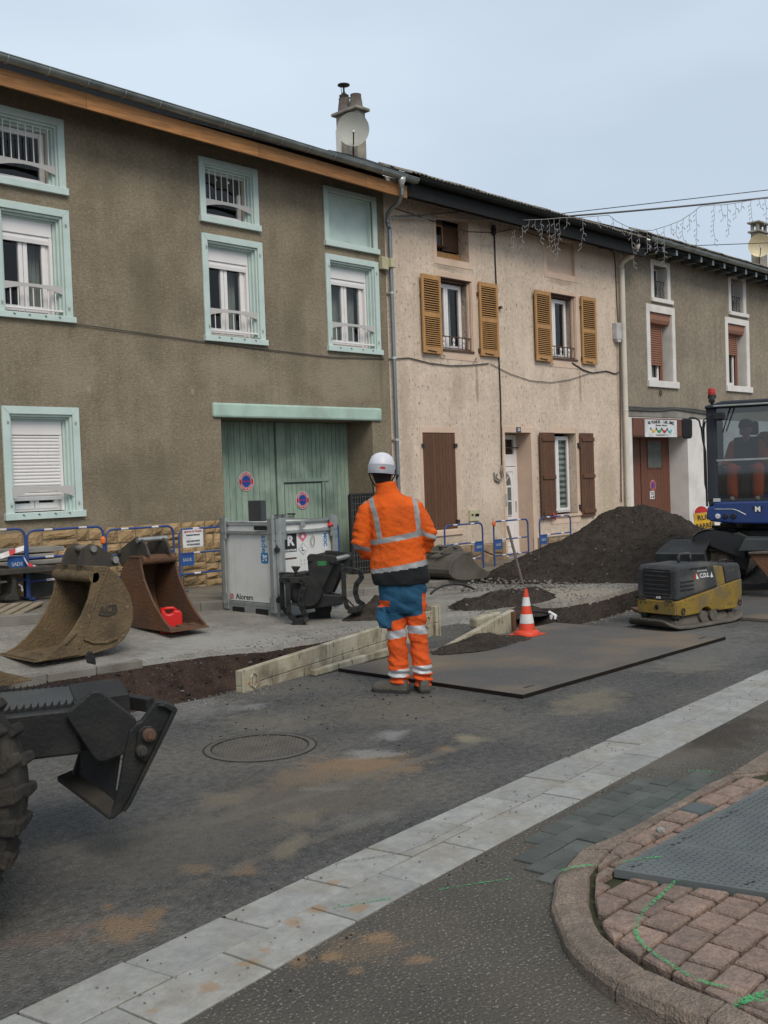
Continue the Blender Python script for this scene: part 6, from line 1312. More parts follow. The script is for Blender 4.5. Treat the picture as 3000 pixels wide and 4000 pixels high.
# ---------------- steel framed fuel tank
tk_ = empty('fuel_tank', (7.9, 9.45, .0), 'white cube fuel tank in a galvanised frame with hazard stickers', 'fuel tank', mat=Matrix.Translation((7.95, 9.44, 0)) @ Matrix.Rotation(radians(-.5), 4, 'Z') @ Matrix.Diagonal((1.03, 1.16, 1, 1)))
S_ = .95; H_ = 1.19
def K(nm, mb, mt, **k): return mk(nm, mb, M[mt], tk_, local=True, **k)
body = K('tank_body', MB().box(.035,S_-.035,.035,S_-.035,.17,1.10), 'tank_white', bevel=.01)
K('lid', MB().box(.03,S_-.03,.03,S_-.03,1.102,1.125), 'tank_white', bevel=.004)
for (x0,x1,y0,y1) in ((-.0,S_,0,.03),(0,S_,S_-.03,S_),(0,.03,.03,S_-.03),(S_-.03,S_,.03,S_-.03)):
    K('top_rail', MB().box(x0,x1,y0,y1,1.0,1.035), 'galv', bevel=.003); K('bottom_rail', MB().box(x0,x1,y0,y1,.13,.17), 'galv', bevel=.003); K('edge_rail', MB().box(x0+.02,x1-.02,y0+.002,y1-.002,1.125,1.145), 'galv')
for cx_, cy_ in ((0,0),(S_,0),(0,S_),(S_,S_)):
    sx = 1 if cx_ == 0 else -1; sy = 1 if cy_ == 0 else -1
    q = MB().prism([(cx_+sx*.05,cy_-sy*.022),(cx_+sx*.13,cy_-sy*.022),(cx_+sx*.13,cy_+sy*.0),(cx_+sx*.0,cy_+sy*.0),(cx_,cy_+sy*.125),(cx_-sx*.022,cy_+sy*.125),(cx_-sx*.022,cy_+sy*.05)], .93, H_, 'z')
    q.prism([(cx_+sx*.05,cy_-sy*.022),(cx_+sx*.10,cy_-sy*.022),(cx_+sx*.10,cy_),(cx_,cy_),(cx_,cy_+sy*.10),(cx_-sx*.022,cy_+sy*.10),(cx_-sx*.022,cy_+sy*.05)], .26, .93, 'z')
    q.prism([(cx_+sx*.05,cy_-sy*.022),(cx_+sx*.13,cy_-sy*.022),(cx_+sx*.13,cy_+sy*.0),(cx_+sx*.0,cy_+sy*.0),(cx_,cy_+sy*.125),(cx_-sx*.022,cy_+sy*.125),(cx_-sx*.022,cy_+sy*.05)], .07, .26, 'z')
    K('corner_post', q, 'galv', bevel=.004)
    bo = MB()
    for z in (1.02, .15):
        for u in (.07, .13): bo.lathe([(.012,0),(.012,.012),(.0,.014)], (0,0,0), 8) if False else bo.box(cx_+sx*u-.009,cx_+sx*u+.009,cy_-sy*.034,cy_-sy*.022,z-.009,z+.009); bo.box(cx_-sx*.034,cx_-sx*.022,cy_+sy*u-.009,cy_+sy*u+.009,z-.009,z+.009)
    K('bolts', bo, 'galv', kind='stuff')
fb = MB()   # pallet base with fork pockets
for y0, y1 in ((0,.18),(.38,.57),(.77,S_)): fb.box(0,S_,y0,y1,.0,.129)
fb2 = MB().box(.001,S_-.001,.001,S_-.001,.105,.1285)
for x0, x1 in ((.02,.18),(.38,.57),(.77,S_-.02)): fb2.box(x0,x1,.001,S_-.001,.001,.105)
K('pallet_base', fb, 'galv', bevel=.003); K('pallet_base', fb2, 'galv')
K('fork_pocket', MB().box(-.004,.01,.18,.38,.02,.10).box(-.004,.01,.57,.77,.02,.10), 'black', kind='stuff')
for (x, y, z) in ((-.028,-.028,.83),(-.028,-.028,.28)): K('lifting_hole', MB().prism([(cos(a)*.03, sin(a)*.03 + (.03 if 1.2 < a < 1.9 else 0)) for a in [k*pi/8 for k in range(16)]], 0, .004, 'y'), 'black') if False else None
# tear shaped slots on the chamfered front post
ch_m = Matrix.Translation((.014,.014,0)) @ Matrix.Rotation(-pi/4, 4, 'Z')
for z in (.82, .23):
    q = MB(); q.m = Matrix.Translation((.0,.0,z)) @ Matrix.Translation((.012,.012,0)) @ Matrix.Rotation(-pi/4, 4, 'Z'); q.prism([(.033*sin(a)*1.0, .035*cos(a) + (.035 if abs(a) < .3 else 0)) for a in [k*pi/9 - pi for k in range(18)]], -.030, -.020, 'y'); K('lifting_eye', q, 'black')
def onleft(y, z): return tk_.matrix_world @ Matrix.Translation((.0345, y, z)) @ Matrix.Rotation(-pi/2, 4, 'Z') @ Matrix.Rotation(pi/2, 4, 'X') @ Matrix.Translation((0,0,.0008))
def onright(x, z): return tk_.matrix_world @ Matrix.Translation((x, .0345, z)) @ Matrix.Rotation(pi/2, 4, 'X') @ Matrix.Translation((0,0,.0008))
tk_.matrix_world = W[tk_.name]
def sticker(nm, m, w_, h_, mt, r=0.0): 
    P = [(-w_/2,-h_/2),(w_/2,-h_/2),(w_/2,h_/2),(-w_/2,h_/2)]; return mk(nm, ([tuple(m @ Vector((p[0],p[1],.0004))) for p in P], [[0,1,2,3]]), M[mt], tk_)
def glyph(nm, m, P, mt, dz=.0012): return mk(nm, ([tuple(m @ Vector((p[0],p[1],dz))) for p in P], [list(range(len(P)))]), M[mt], tk_)
# left face: y runs away; picture left = far. 'sade' reads downwards
rotm = Matrix.Rotation(-pi/2, 4, 'Z'); m = onleft(.245, .885); text('sade', .115, M['sky_print'], tk_, m @ rotm, 'lettering', bold=.0015)
m = onleft(.24, .715); glyph('logo', m, [(-.055,-.06),(.0,-.068),(.055,-.06),(.062,0),(.055,.06),(0,.068),(-.055,.06),(-.062,0)], 'sky_print', .0008)
for P in ([(-.038,.03),(-.02,.045),(-.005,.02),(.02,.038),(.04,.03),(.036,.0),(.012,.01),(-.01,-.01),(-.03,-.02),(-.02,.008)], [(-.0,-.012),(.03,-.005),(.036,-.03),(.018,-.042),(.01,-.026)], [(-.036,-.026),(-.012,-.022),(-.016,-.042),(-.034,-.042)]): glyph('logo', m, P, 'white_print', .0014)
m = onleft(.60, .225); text('Alorem', .095, M['black_print'], tk_, m, 'lettering', bold=.001); m = onleft(.815, .225); sticker('logo', m, .052, .06, 'red_print'); glyph('logo', m, [(-.014,-.02),(-.008,-.02),(.0,.01),(.008,-.02),(.014,-.02),(.004,.022),(-.004,.022)], 'white_print')
sticker('panel_band', onleft(.55,.60), .003, .82, 'grey_print'); sticker('panel_band', onleft(.74,.60), .003, .82, 'grey_print')
m = onright(.235, .885); sticker('sticker', m, .19, .215, 'black_print'); text('R', .165, M['white_print'], tk_, m @ Matrix.Translation((0,.022,.001)), 'lettering', bold=.006); text('ROBUSTANK', .031, M['white_print'], tk_, m @ Matrix.Translation((0,-.088,.001)), 'lettering', bold=.001)
m = onright(.425, .955); D_ = lambda s: [(0,-s),(s,0),(0,s),(-s,0)]; glyph('hazard_label', m, D_(.072), 'pink_print', .0008); glyph('hazard_label', m, [(-.016,-.02),(.016,-.02),(.02,.0),(.006,.012),(.008,.035),(-.008,.02),(-.018,.005)], 'white_print', .0014)
m = onright(.425, .80); glyph('hazard_label', m, D_(.072), 'black_print', .0008); glyph('hazard_label', m, D_(.066), 'white_print', .0012); text('L.', .07, M['black_print'], tk_, m @ Matrix.Translation((0,0,.0015)), 'lettering', bold=.002)
for k in range(6): m = onright(.39+.05*(k % 3), .665-.045*(k//3)); text('%d' % (3+k), .03, M['grey_print'], tk_, m, 'lettering', bold=.002)
m = onright(.775, .90); sticker('sticker', m, .07, .28, 'paper'); sticker('sticker', onright(.775, 1.015) @ Matrix.Translation((0,0,.0006)), .062, .05, 'sky_print'); text('MOC', .072, M['sky_print'], tk_, onright(.775, .89) @ Matrix.Translation((0,0,.0012)) @ Matrix.Rotation(pi/2, 4, 'Z') if False else onright(.775, .89) @ Matrix.Translation((0,0,.0012)) @ rotm, 'lettering', bold=.003)
sticker('rust_stain', onright(.21,.70), .22, .02, 'iron_rust')
mk('carabiner', MB().tube([tuple(onright(.56+.03*cos(a), .89+.06*sin(a)*(1.0)) @ Vector((0,0,.02))) for a in [k*pi/6 for k in range(13)]], .005, 5), M['galv'], tk_); mk('chain', MB().tube([tuple(onright(.56,.95) @ Vector((0,0,.02))), tuple(onright(.56,1.03) @ Vector((0,0,.03)))], .003, 5), M['galv'], tk_)
K('vent_box', MB().box(.12,.20,.36,.58,1.146,1.40), 'machine_grey', bevel=.01); K('catch', MB().box(-.02,.0,.12,.34,1.05,1.10), 'black', bevel=.004); K('lock', MB().box(.36,.42,-.02,.0,1.06,1.12), 'galv', bevel=.004)
mk('tape_scrap', MB().tube([tuple(onright(.84,1.12) @ Vector((0,0,.03))), tuple(onright(.82,1.07) @ Vector((0,0,.05))), tuple(onright(.87,1.03) @ Vector((0,0,.03)))], [.01,.035,.012], 6), M['tape_red'], label='crumpled red and white tape on the tank frame', cat='tape')
# ---------------- dark hydraulic grab in front of the tank
fg = cam_frame(820+1100*.36166, 1950+1262*.36166, 12.05); fg.translation.z = 0.0
gr = empty('pipe_grab', fg.translation, 'dark grey hydraulic grab with curved claws beside the white tank', 'grab attachment', mat=fg)
s_ = .36166*12.05/FPX; GL = lambda pts: [((x-1100)*s_, (1262-y)*s_) for x, y in pts]
def GK(nm, mb, mt='machine_black', **k): return mk(nm, mb, M[mt], gr, local=True, **k)
e1_ = GL([(1078,545),(1095,522),(1125,518),(1360,545),(1388,570),(1390,610),(1345,660),(1180,985),(1085,960)])
GK('bracket_plate', MB().prism(e1_, -.20, -.165, 'y'), bevel=.006); GK('bracket_plate', MB().prism([(p[0]+.19, p[1]+.012) for p in e1_], .10, .135, 'y'), bevel=.006)
q = GL([(1105,560),(1345,590)]); 
for p in q: GK('pin_boss', MB().tube([(p[0],-.235,p[1]),(p[0],-.20,p[1])], .035, 14), smooth=True, auto=50)
GK('pin', MB().tube([(q[1][0],-.2,q[1][1]),(q[1][0]+.19,.12,q[1][1]+.012)], .030, 14), 'steel_shiny', smooth=True, auto=50); GK('pin', MB().tube([(q[0][0],-.2,q[0][1]),(q[0][0]+.19,.12,q[0][1]+.012)], .028, 14), smooth=True, auto=50)
d = GL([(1060,900)])[0]; GK('rotor_housing', MB().lathe([(.02,-.24),(.16,-.24),(.18,-.20),(.18,.12),(.16,.15),(.02,.15)], (d[0],0,d[1]-.02), 24, 'y'), smooth=True, auto=40)
GK('frame_beam', MB().prism(GL([(790,745),(1060,715),(1180,750),(1240,960),(1430,985),(1440,1080),(1040,1120),(900,1050)]), -.12, .12, 'y'), bevel=.012)
GK('frame_beam', MB().prism(GL([(1150,980),(1350,640),(1480,650),(1330,960)]), -.02, .12, 'y'), bevel=.01)
def claw(pts_out, y0, nm='claw', w_=.055):
    P = GL(pts_out); b = MB()
    for a, c in zip(P, P[1:]): b.bar((a[0],y0,a[1]),(c[0],y0,c[1]),w_,.05,up=(0,1,0)); 
    for p in P: b.tube([(p[0],y0-.025,p[1]),(p[0],y0+.025,p[1])], w_*.5, 10)
    return GK(nm, b, bevel=.004)
LC = [(800,770),(860,775),(1000,785),(1040,830),(1005,900),(985,985),(1000,1080),(1035,1160)]
claw(LC, -.30, w_=.062); claw([(862,780),(862,1010),(860,1130),(930,1215),(1010,1225)], -.30, w_=.055); claw([(862,1030),(985,1040)], -.30, w_=.02)
GK('claw_tip', MB().prism(GL([(880,1245),(930,1195),(1055,1165),(1060,1200),(1000,1255)]), -.36, -.24, 'y'), bevel=.005); p = GL([(1042,1195)])[0]; GK('pin_boss', MB().tube([(p[0],-.39,p[1]),(p[0],-.30,p[1])], .028, 12), 'bucket_grey')
claw([(x-75, y-35) for x, y in LC[1:5]], .05, w_=.05); claw([(790,770),(790,1100),(840,1160)], .02, w_=.05)
RC = [(1480,700),(1560,720),(1640,745),(1650,800),(1590,870),(1575,960),(1600,1050),(1655,1090)]
claw(RC, -.10, w_=.058); claw([(1455,700),(1455,1010),(1480,1110),(1560,1165),(1620,1160)], -.10, w_=.055); claw([(1480,1025),(1550,1100)], -.10, w_=.018)
GK('claw_tip', MB().prism(GL([(1480,1165),(1530,1120),(1650,1095),(1659,1120),(1620,1160),(1500,1180)]), -.16, -.04, 'y'), bevel=.005)
GK('axle_drum', MB().tube([(GL([(1230,1130)])[0][0],.1,GL([(1230,1130)])[0][1]),(GL([(1230,1130)])[0][0],.3,GL([(1230,1130)])[0][1])], .10, 20), smooth=True, auto=50)
GK('base_skid', MB().prism(GL([(850,1215),(1300,1150),(1310,1262),(850,1262)]), .12, .2, 'y')); GK('wedge', MB().prism(GL([(900,650),(1000,655),(945,735)]), -.14, -.04, 'y'), bevel=.004)
m = gr.matrix_world.copy(); gr.matrix_world = fg; p = GL([(1230,622)])[0]
mk('sticker', ([tuple(fg @ Vector((p[0]+a*.048, -.202, p[1]+c*.022))) for a, c in ((-1,-1),(1,-1),(1,1),(-1,1))], [[0,1,2,3]]), M['green_print'], gr); text('AC15', .04, M['black_print'], gr, fg @ Matrix.Translation((p[0], -.2035, p[1])) @ Matrix.Rotation(pi/2, 4, 'X'), 'lettering', bold=.001)
# ---------------- cream trench panels
def panel(name, A, B, zb, zA, zB, label, th=.065, lines=3, endplates=(True, True)):
    A = Vector(A); B = Vector(B); d = (B-A); L = d.length; ang = math.atan2(d.y, d.x); t = empty(name, (A.x,A.y,0), label, 'trench panel', 'cream trench shoring panels', rz=ang)
    for k in range(lines):
        f0, f1 = k/lines, (k+1)/lines; z = lambda f, zz: zb + (zz-zb)*f
        mk('board', MB().hexa([(0,0,z(f0,zA)+.004),(L,0,z(f0,zB)+.004),(L,th,z(f0,zB)+.004),(0,th,z(f0,zA)+.004)], [(0,0,z(f1,zA)),(L,0,z(f1,zB)),(L,th,z(f1,zB)),(0,th,z(f1,zA))]), M['panel_cream'], t, local=True, bevel=.005)
    for e, x, zz in ((0, 0, zA), (1, L, zB)):
        if endplates[e]:
            s_ = 1 if e == 0 else -1
            mk('end_post', MB().hexa([(x-.012*s_,-.02,zb),(x+.20*s_,-.02,zb),(x+.20*s_,-.002,zb),(x-.012*s_,-.002,zb)] if s_ > 0 else [(x-.2,-.02,zb),(x+.012,-.02,zb),(x+.012,-.002,zb),(x-.2,-.002,zb)], [(x-.012*s_,-.02,zz+.01),(x+.20*s_,-.02,zz+.01),(x+.20*s_,-.002,zz+.01),(x-.012*s_,-.002,zz+.01)] if s_ > 0 else [(x-.2,-.02,zz+.01),(x+.012,-.02,zz+.01),(x+.012,-.002,zz+.01),(x-.2,-.002,zz+.01)]), M['panel_cream'], t, local=True, bevel=.006)
            xc = x + .12*s_; zc = zz - .09; mk('pin_socket', MB().tube([(xc+.05*cos(a*pi/3+pi/6),-.024,zc+.06*sin(a*pi/3+pi/6)) for a in range(7)], .009, 6), M['panel_cream'], t, local=True); mk('pin_hole', MB().tube([(x+.06*s_,-.0215,zc-.01),(x+.06*s_,-.026,zc-.01)], .013, 8), M['wood_gold'], t, local=True)
    return t
panel('shoring_panel', (4.99, 6.40), (7.95, 7.06), -.20, .165, .245, 'long cream shoring panel standing along the trench edge')
t_ = panel('shoring_panel', (7.98, 6.99), (8.02, 7.42), -.2, .30, .30, 'short cream steel post pair at the panel end behind the worker', th=.04, endplates=(True, False))
panel('shoring_panel', (6.75, 6.46), (8.52, 6.44), -.55, -.16, .235, 'tilted cream shoring panel beside the traffic cone', endplates=(False, False), lines=2)
mk('timber_block', MB().box(8.46,8.52,6.42,6.52,-.1,.22), M['wood_brown'], label='dark end block of the tilted cream panel', cat='timber', bevel=.004)
mk('cream_block', MB().hexa([(8.25,6.70,.05),(8.62,6.68,.08),(8.62,6.80,.08),(8.25,6.82,.05)], [(8.25,6.70,.16),(8.62,6.68,.19),(8.62,6.80,.19),(8.25,6.82,.16)]), M['panel_cream'], bevel=.02, label='small cream block resting on the tilted panel', cat='block')
mk('edge_board', MB().hexa([(5.75,6.40,.004),(7.05,6.60,.004),(7.04,6.66,.004),(5.74,6.46,.004)], [(5.75,6.40,.055),(7.05,6.60,.075),(7.04,6.66,.075),(5.74,6.46,.055)]), M['panel_cream'], bevel=.008, label='low cream board between the long panel and the steel plate', cat='board')
# ---------------- traffic cone
tc_ = empty('traffic_cone', (8.33, 6.15, .030), 'orange red traffic cone with two white bands on the steel plate', 'traffic cone')
pr = lambda z: .080 - (z-.05)*.158
K2 = lambda nm, z0, z1, mt, e=0: mk(nm, MB().lathe([(pr(z0)+e,z0),(pr(z1)+e,z1)] + ([(.0,z1)] if z1 > .44 else []), n=28, caps=False), M[mt], tc_, local=True, smooth=True, auto=50)
mk('base', MB().prism([(-.135,-.135),(.135,-.135),(.135,.135),(-.135,.135)], 0, .008, 'z'), M['cone_red'], tc_, local=True, bevel=.003); mk('flange', MB().lathe([(.128,.008),(.126,.03),(.10,.042),(.085,.052)], n=28, caps=False), M['cone_red'], tc_, local=True, smooth=True)
K2('body', .05, .45, 'cone_red'); K2('white_band', .115, .205, 'cone_white', .0015); K2('white_band', .285, .370, 'cone_white', .0015)
# ---------------- stake, hoses
cable('stake', [P_(1983,2056,9.9), P_(2049,2310,9.35)], .022, 'wood_handle', 'weathered wooden handle sticking out of the earth heap', 'stake')
Y3 = lambda x, y, Y: P_(1650+x*.42194, 2050+y*.42194, Y)
cable('hose', [Y3(75,640,9.3),Y3(120,600,9.3),Y3(190,565,9.35),Y3(280,547,9.4),Y3(360,553,9.4),Y3(440,575,9.4),Y3(505,612,9.4)], .016, 'wire_black', 'black hose arching out of the ground right of the worker', 'hose')
cable('hose', [Y3(1010,800,7.2),Y3(1100,805,7.2),Y3(1180,815,7.2)], .014, 'wire_black', 'black pipe crossing the dark pit behind the cone', 'hose'); cable('hose', [Y3(1230,860,7.15),Y3(1262,900,7.1),Y3(1275,950,7.05)], .014, 'wire_black', 'black pipe dropping into the dark pit', 'hose')
mk('pipe_joint', MB().tube([Y3(1175,805,7.15),Y3(1195,825,7.15),Y3(1190,875,7.15)], [.016,.03,.012], 8).tube([Y3(1195,820,7.15),Y3(1235,845,7.1),Y3(1225,875,7.1)], [.02,.022,.014], 8), M['white_print'], label='white plastic pipe connector hanging in the dark pit', cat='pipe fitting')
cable('pipe_scrap', [Y3(410,815,8.0),Y3(575,825,8.0)], .02, 'concrete', 'short grey pipe piece lying behind the cream panels', 'pipe')
mk('white_scrap', MB().tube([Y3(480,722,8.5),Y3(505,720,8.5)], [.02,.016], 6), M['white_print'], label='crumpled white scrap on the small earth heap', cat='scrap')
cable('reinforcing_mesh_edge', [P_(780+1210*.4822,1540+800*.4822,12.95),P_(780+1480*.4822,1540+800*.4822,12.95)], .012, 'iron_dark', 'top wire of the dark mesh panel', 'mesh panel') if False else None
# dark mesh panels leaning in the barn doorway
mp_ = empty('mesh_panel', (12.4, 12.8, 0), 'dark plastic mesh panels leaning at the right of the barn door', 'mesh panel')
x0, z1 = at(780+1208*.4822, 1540+805*.4822, 12.8); x1 = 13.55
fr_ = mk('frame', frame_ring(x0,x1,.02,z1,.03,12.76,12.80), M['iron_dark'], mp_); mk('dark_backing', MB().box(x0+.02,x1-.02,12.83,12.85,.02,z1-.02), M['black'], mp_)
x = x0+.05
while x < x1-.03: mk('wire', MB().box(x,x+.008,12.765,12.773,.03,z1-.01), M['wire_grey'], mp_); x += .062
z = .1
while z < z1-.03: mk('wire', MB().box(x0+.01,x1-.01,12.757,12.764,z,z+.008), M['wire_grey'], mp_); z += .11
# ---------------- signs on doors
def round_sign(x, y, z, R, label, txt=True, rz=0, slash=0):
    m = face_m(x, y, z, rz); t = empty('no_parking_sign', (x,y,z), label, 'sign', 'no parking signs', mat=m)
    def disc(r0, r1, mt, dz, nm):
        n = 40; V = []; F = []
        for k in range(n): a = 2*pi*k/n; V += [(r0*cos(a), r0*sin(a), dz), (r1*cos(a), r1*sin(a), dz)]
        for k in range(n): F.append([2*k, 2*k+1, (2*k+3) % (2*n), (2*k+2) % (2*n)])
        return mk(nm, (V, F), M[mt], t, local=True, centre=False)
    mk('plate', MB().lathe([(R,0),(R,.004),(0,.004)], n=40, caps=False), M['white_print'], t, local=True); disc(R*.63, R*.95, 'red_print', .0052, 'red_ring'); disc(0.0, R*.60, 'blue_print', .0052, 'blue_disc')
    a = slash; c, s_ = cos(a), sin(a); P = [(-R*.60,-R*.05),(R*.60,-R*.05),(R*.60,R*.05),(-R*.60,R*.05)]; mk('red_bar', ([(p[0]*c-p[1]*s_, p[0]*s_+p[1]*c, .0062) for p in P], [[0,1,2,3]]), M['red_print'], t, local=True)
    if txt:
        for word, a0, a1, flip in (('DEFENSE DE STATIONNER', 160, 20, 1), ('SORTIE DE VOITURES', 205, 335, -1)):
            for k, chh in enumerate(word):
                if chh == ' ': continue
                aa = radians(a0 + (a1-a0)*k/(len(word)-1)); rr = R*.79; mm = m @ Matrix.Translation((rr*cos(aa), rr*sin(aa), .0062)) @ Matrix.Rotation(aa - pi/2*flip, 4, 'Z'); text(chh, R*.21, M['white_print'], t, mm, 'letter', depth=.0003, bold=.0006)
    return t
x, z = atn(377, 706, YD-.02); round_sign(x, YD-.018, z, .158, 'round no parking sticker on the left green barn door leaf')
x, z = atn(833, 857, YD-.03); round_sign(x, YD-.032, z, .15, 'round no parking sticker on the small green wicket door')
x, z = at(2200+705*.4972, 1500+797*.4972, YE-.03); round_sign(x, YE-.028, z, .135, 'round no parking sign on the red brown garage door', False, slash=-pi/4)
x, z = at(2200+700*.4972, 1500+872*.4972, YE-.03); pn = mk('paper_notice', MB().box(x-.11,x+.11,YE-.03,YE-.024,z-.10,z+.10), M['paper'], label='small white notice with car pictogram under the round sign', cat='notice')
text('SORTIE DE', .035, M['black_print'], pn, face_m(x, YE-.032, z+.06), 'lettering'); text('GARAGE', .035, M['black_print'], pn, face_m(x, YE-.032, z+.02), 'lettering'); mk('pictogram', MB().box(x-.07,x-.02,YE-.033,YE-.031,z-.07,z-.04).box(x+.02,x+.08,YE-.033,YE-.031,z-.075,z-.04).box(x+.03,x+.07,YE-.033,YE-.031,z-.04,z-.02), M['black_print'], pn, kind='stuff')
# shop sign
x0, z1 = at(2200+637*.4972, 1500+278*.4972, 12.83); x1, z0 = at(2200+890*.4972, 1500+418*.4972, 12.83)
sg = mk('shop_sign', MB().box(x0,x1,12.81,12.835,z0,z1), M['paper'], label='white shop sign with a row of coloured brush strokes', cat='sign', bevel=.003); cx_, cz_ = (x0+x1)/2, (z0+z1)/2
for k, chh in enumerate('MG PEINTURE - LABL GAMIZ'):
    if chh != ' ': t = (k-11.5)/11.5; text(chh, .105, M['black_print'], sg, face_m(cx_+t*.60, 12.806, cz_+.155-.03*t*t, 0, Matrix.Rotation(-t*.12, 4, 'Z')), 'letter', bold=.002)
text('Rénovation - Décoration', .052, M['black_print'], sg, face_m(cx_, 12.806, cz_+.075), 'lettering', bold=.001); text('Tél portable 06 62 07 71 14', .052, M['black_print'], sg, face_m(cx_, 12.806, cz_-.16), 'lettering')
for k, mt in enumerate(('yellow_print','green_print','red_print','teal_print')):
    xa_ = cx_-.50+.26*k; P = [(xa_+.24*t, cz_-.015-.055*sin(pi*t)+.02) for t in [i/8 for i in range(9)]] + [(xa_+.24*t, cz_-.06-.075*sin(pi*t)+.02) for t in [1-i/8 for i in range(9)]]; mk('brush_stroke', MB().prism(P, 12.805, 12.8095, 'y'), M[mt], sg)
    mk('brush_tip', MB().box(xa_-.035,xa_+.01,12.804,12.8095,cz_-.035,cz_+.02), M['black_print'], sg)
# ---------------- icicle lights hung across the street
random.seed(11)
C0 = Vector(P_(1530, 845, 12.78)); C1_ = Vector(P_(2140, 850, 12.6)); E = Vector(P_(3150, 755, 9.0)); 
sl_ = empty('light_garland', C1_, 'grey street light garland with hanging icicle strands across the sky', 'light garland')
def lerp3(a, c, t, s=0): q = a.lerp(c, t); q.z -= s*4*t*(1-t); return q
EF = C1_ + (E - C1_) * ((C1_.y + 2.5) / (C1_.y - E.y)); mk('support_bar', MB().tube([lerp3(C1_, E, k/12, .03) for k in range(13)] + [EF], .020, 8), M['wire_grey'], sl_, smooth=True)
mk('support_wire', MB().tube([lerp3(Vector(P_(2160,838,12.58)), Vector(P_(3150,725,9.0)), k/12, .0) for k in range(13)], .009, 5), M['wire_black'], sl_)
mk('lead_wire', MB().tube([lerp3(C0, C1_, k/10, .05) for k in range(11)], .014, 6), M['wire_white'], sl_); mk('lead_wire', MB().tube([lerp3(C0, Vector(P_(1870,815,12.6)), k/6, .03) for k in range(7)] , .012, 6), M['wire_grey'], sl_)
po = empty('lamp_pole', (EF.x, EF.y, 0), 'grey steel pole across the street holding the garland end', 'pole'); mk('shaft', MB().tube([(EF.x,EF.y,0),(EF.x,EF.y,4),(EF.x,EF.y,EF.z+.3)], [.09,.07,.05], 12), M['galv'], po, smooth=True)
cable('cable', [P_(2420,978,12.6),P_(2700,960,11.5),P_(3100,945,9.5)], .008, 'wire_black', 'thin lower wire crossing the sky over the grey roof')
gl_ = lambda x, y, t: P_(2200+x*.4823, 700+y*.4823, 12.5 - 3.2*t)
string = [gl_(-420,335,0), gl_(-300,330,.05), gl_(-150,325,.1), gl_(0,312,.15), gl_(120,312,.2), gl_(250,300,.25), gl_(370,292,.3), gl_(430,340,.33), gl_(520,385,.37), gl_(640,412,.42), gl_(720,415,.46), gl_(850,375,.52), gl_(950,335,.57), gl_(1050,270,.62), gl_(1110,220,.66), gl_(1200,210,.7), gl_(1300,208,.75), gl_(1420,190,.8), gl_(1480,178,.84), gl_(1560,165,.88), gl_(1659,150,.93), gl_(1800,120,1.0)]
mk('string_wire', MB().tube(string, .007, 5), M['wire_white'], sl_)
def strand(p, L):
    b = MB(); z = 0; P = [Vector(p)]; n = max(2, int(L/.09))
    for k in range(n): P.append(P[-1] + Vector((random.uniform(-.03,.03), random.uniform(-.02,.02), -L/n)))
    b.tube(P, .0045, 4)
    for q in P[1:]:
        s_ = random.choice((-1, 1)); b.tube([q, q + Vector((.035*s_, -.03*s_, -.025)), q + Vector((.045*s_, -.035*s_, -.06))], [.004,.008,.005], 4)
    mk('light_strand', b, M['wire_white'], sl_)
SV = [Vector(s) for s in string]; cum = 0
for k, (a, c) in enumerate(zip(SV, SV[1:])):
    n = max(1, int((c-a).length/.14))
    for q in range(n):
        if random.random() < .1: continue
        strand(a.lerp(c, (q+.5)/n), random.choice((.18,.3,.45,.62,.8)) * (1.0))
# ---------------- wheeled loader at the left edge: tyre, stabiliser beam and foot
lo = empty('wheeled_digger', (1.2, 4.0, 0), 'dark wheeled digger at the left edge with a raised stabiliser foot', 'excavator')
fw = cam_frame(-460, 3115, 3.73); R_ = .50; fw.translation.z = R_; tm = fw @ Matrix.Rotation(radians(-14), 4, 'Z')
ty = MB(); ty.m = tm; ty.lathe([(R_*.58,-.20),(R_*.62,-.225),(R_*.80,-.235),(R_*.91,-.22),(R_*.955,-.17),(R_*.96,0),(R_*.955,.17),(R_*.9,.22),(R_*.6,.2)], n=64, ax='y', caps=False); tyre = mk('tyre', ty, M['rubber'], lo, smooth=True, auto=50)
lg = []
for k in range(26):
    a = 2*pi*k/26
    for sd in (-1, 1):
        b = MB(); b.m = tm @ Matrix.Rotation(a + (pi/26 if sd > 0 else 0), 4, 'Y'); y0, y1 = (-.235, -.02) if sd < 0 else (.02, .235)
        rr0, rr1 = R_*.93, R_*1.0; b.hexa([(rr0*.0-.028,y0,rr0*.97),(.028,y0,rr0*.97),(.06*1,y1,rr0),(.01,y1,rr0)], [(-.024,y0*.97,rr1*.985),(.024,y0*.97,rr1*.985),(.052,y1,rr1),(.016,y1,rr1)])
        if sd < 0: b.hexa([(-.030,-.241,R_*.80),(.026,-.241,R_*.80),(.026,-.20,R_*.80),(-.03,-.20,R_*.80)], [(-.030,-.238,R_*.96),(.030,-.238,R_*.96),(.03,-.2,R_*.96),(-.03,-.2,R_*.96)])
        mk('tread_lug', b, M['rubber'], tyre, bevel=.008)
b = MB(); b.m = tm; b.lathe([(.02,-.10),(R_*.2,-.12),(R_*.35,-.10),(R_*.45,-.16),(R_*.57,-.20),(R_*.60,-.21),(R_*.60,-.15)], n=40, ax='y', caps=False); mk('rim', b, M['machine_grey'], lo, smooth=True, auto=40)
fb_ = cam_frame(0, 2985, 4.25); s2 = .6028*4.25/FPX; BL = lambda pts, k=1.0: [(x*s2*k, (2985-2600)/.6028*s2*k - y*s2*k) for x, y in pts]
def BK(nm, mb, mt='machine_black', **k): mb2 = MB(); mb2.f = mb.f; mb2.v = [tuple(fb_ @ Vector(v)) for v in mb.v]; return mk(nm, mb2, M[mt], lo, **k)
p0 = BL([(0,340),(0,625),(430,330),(540,640)]); zt_, zb_ = p0[2][1], p0[3][1]
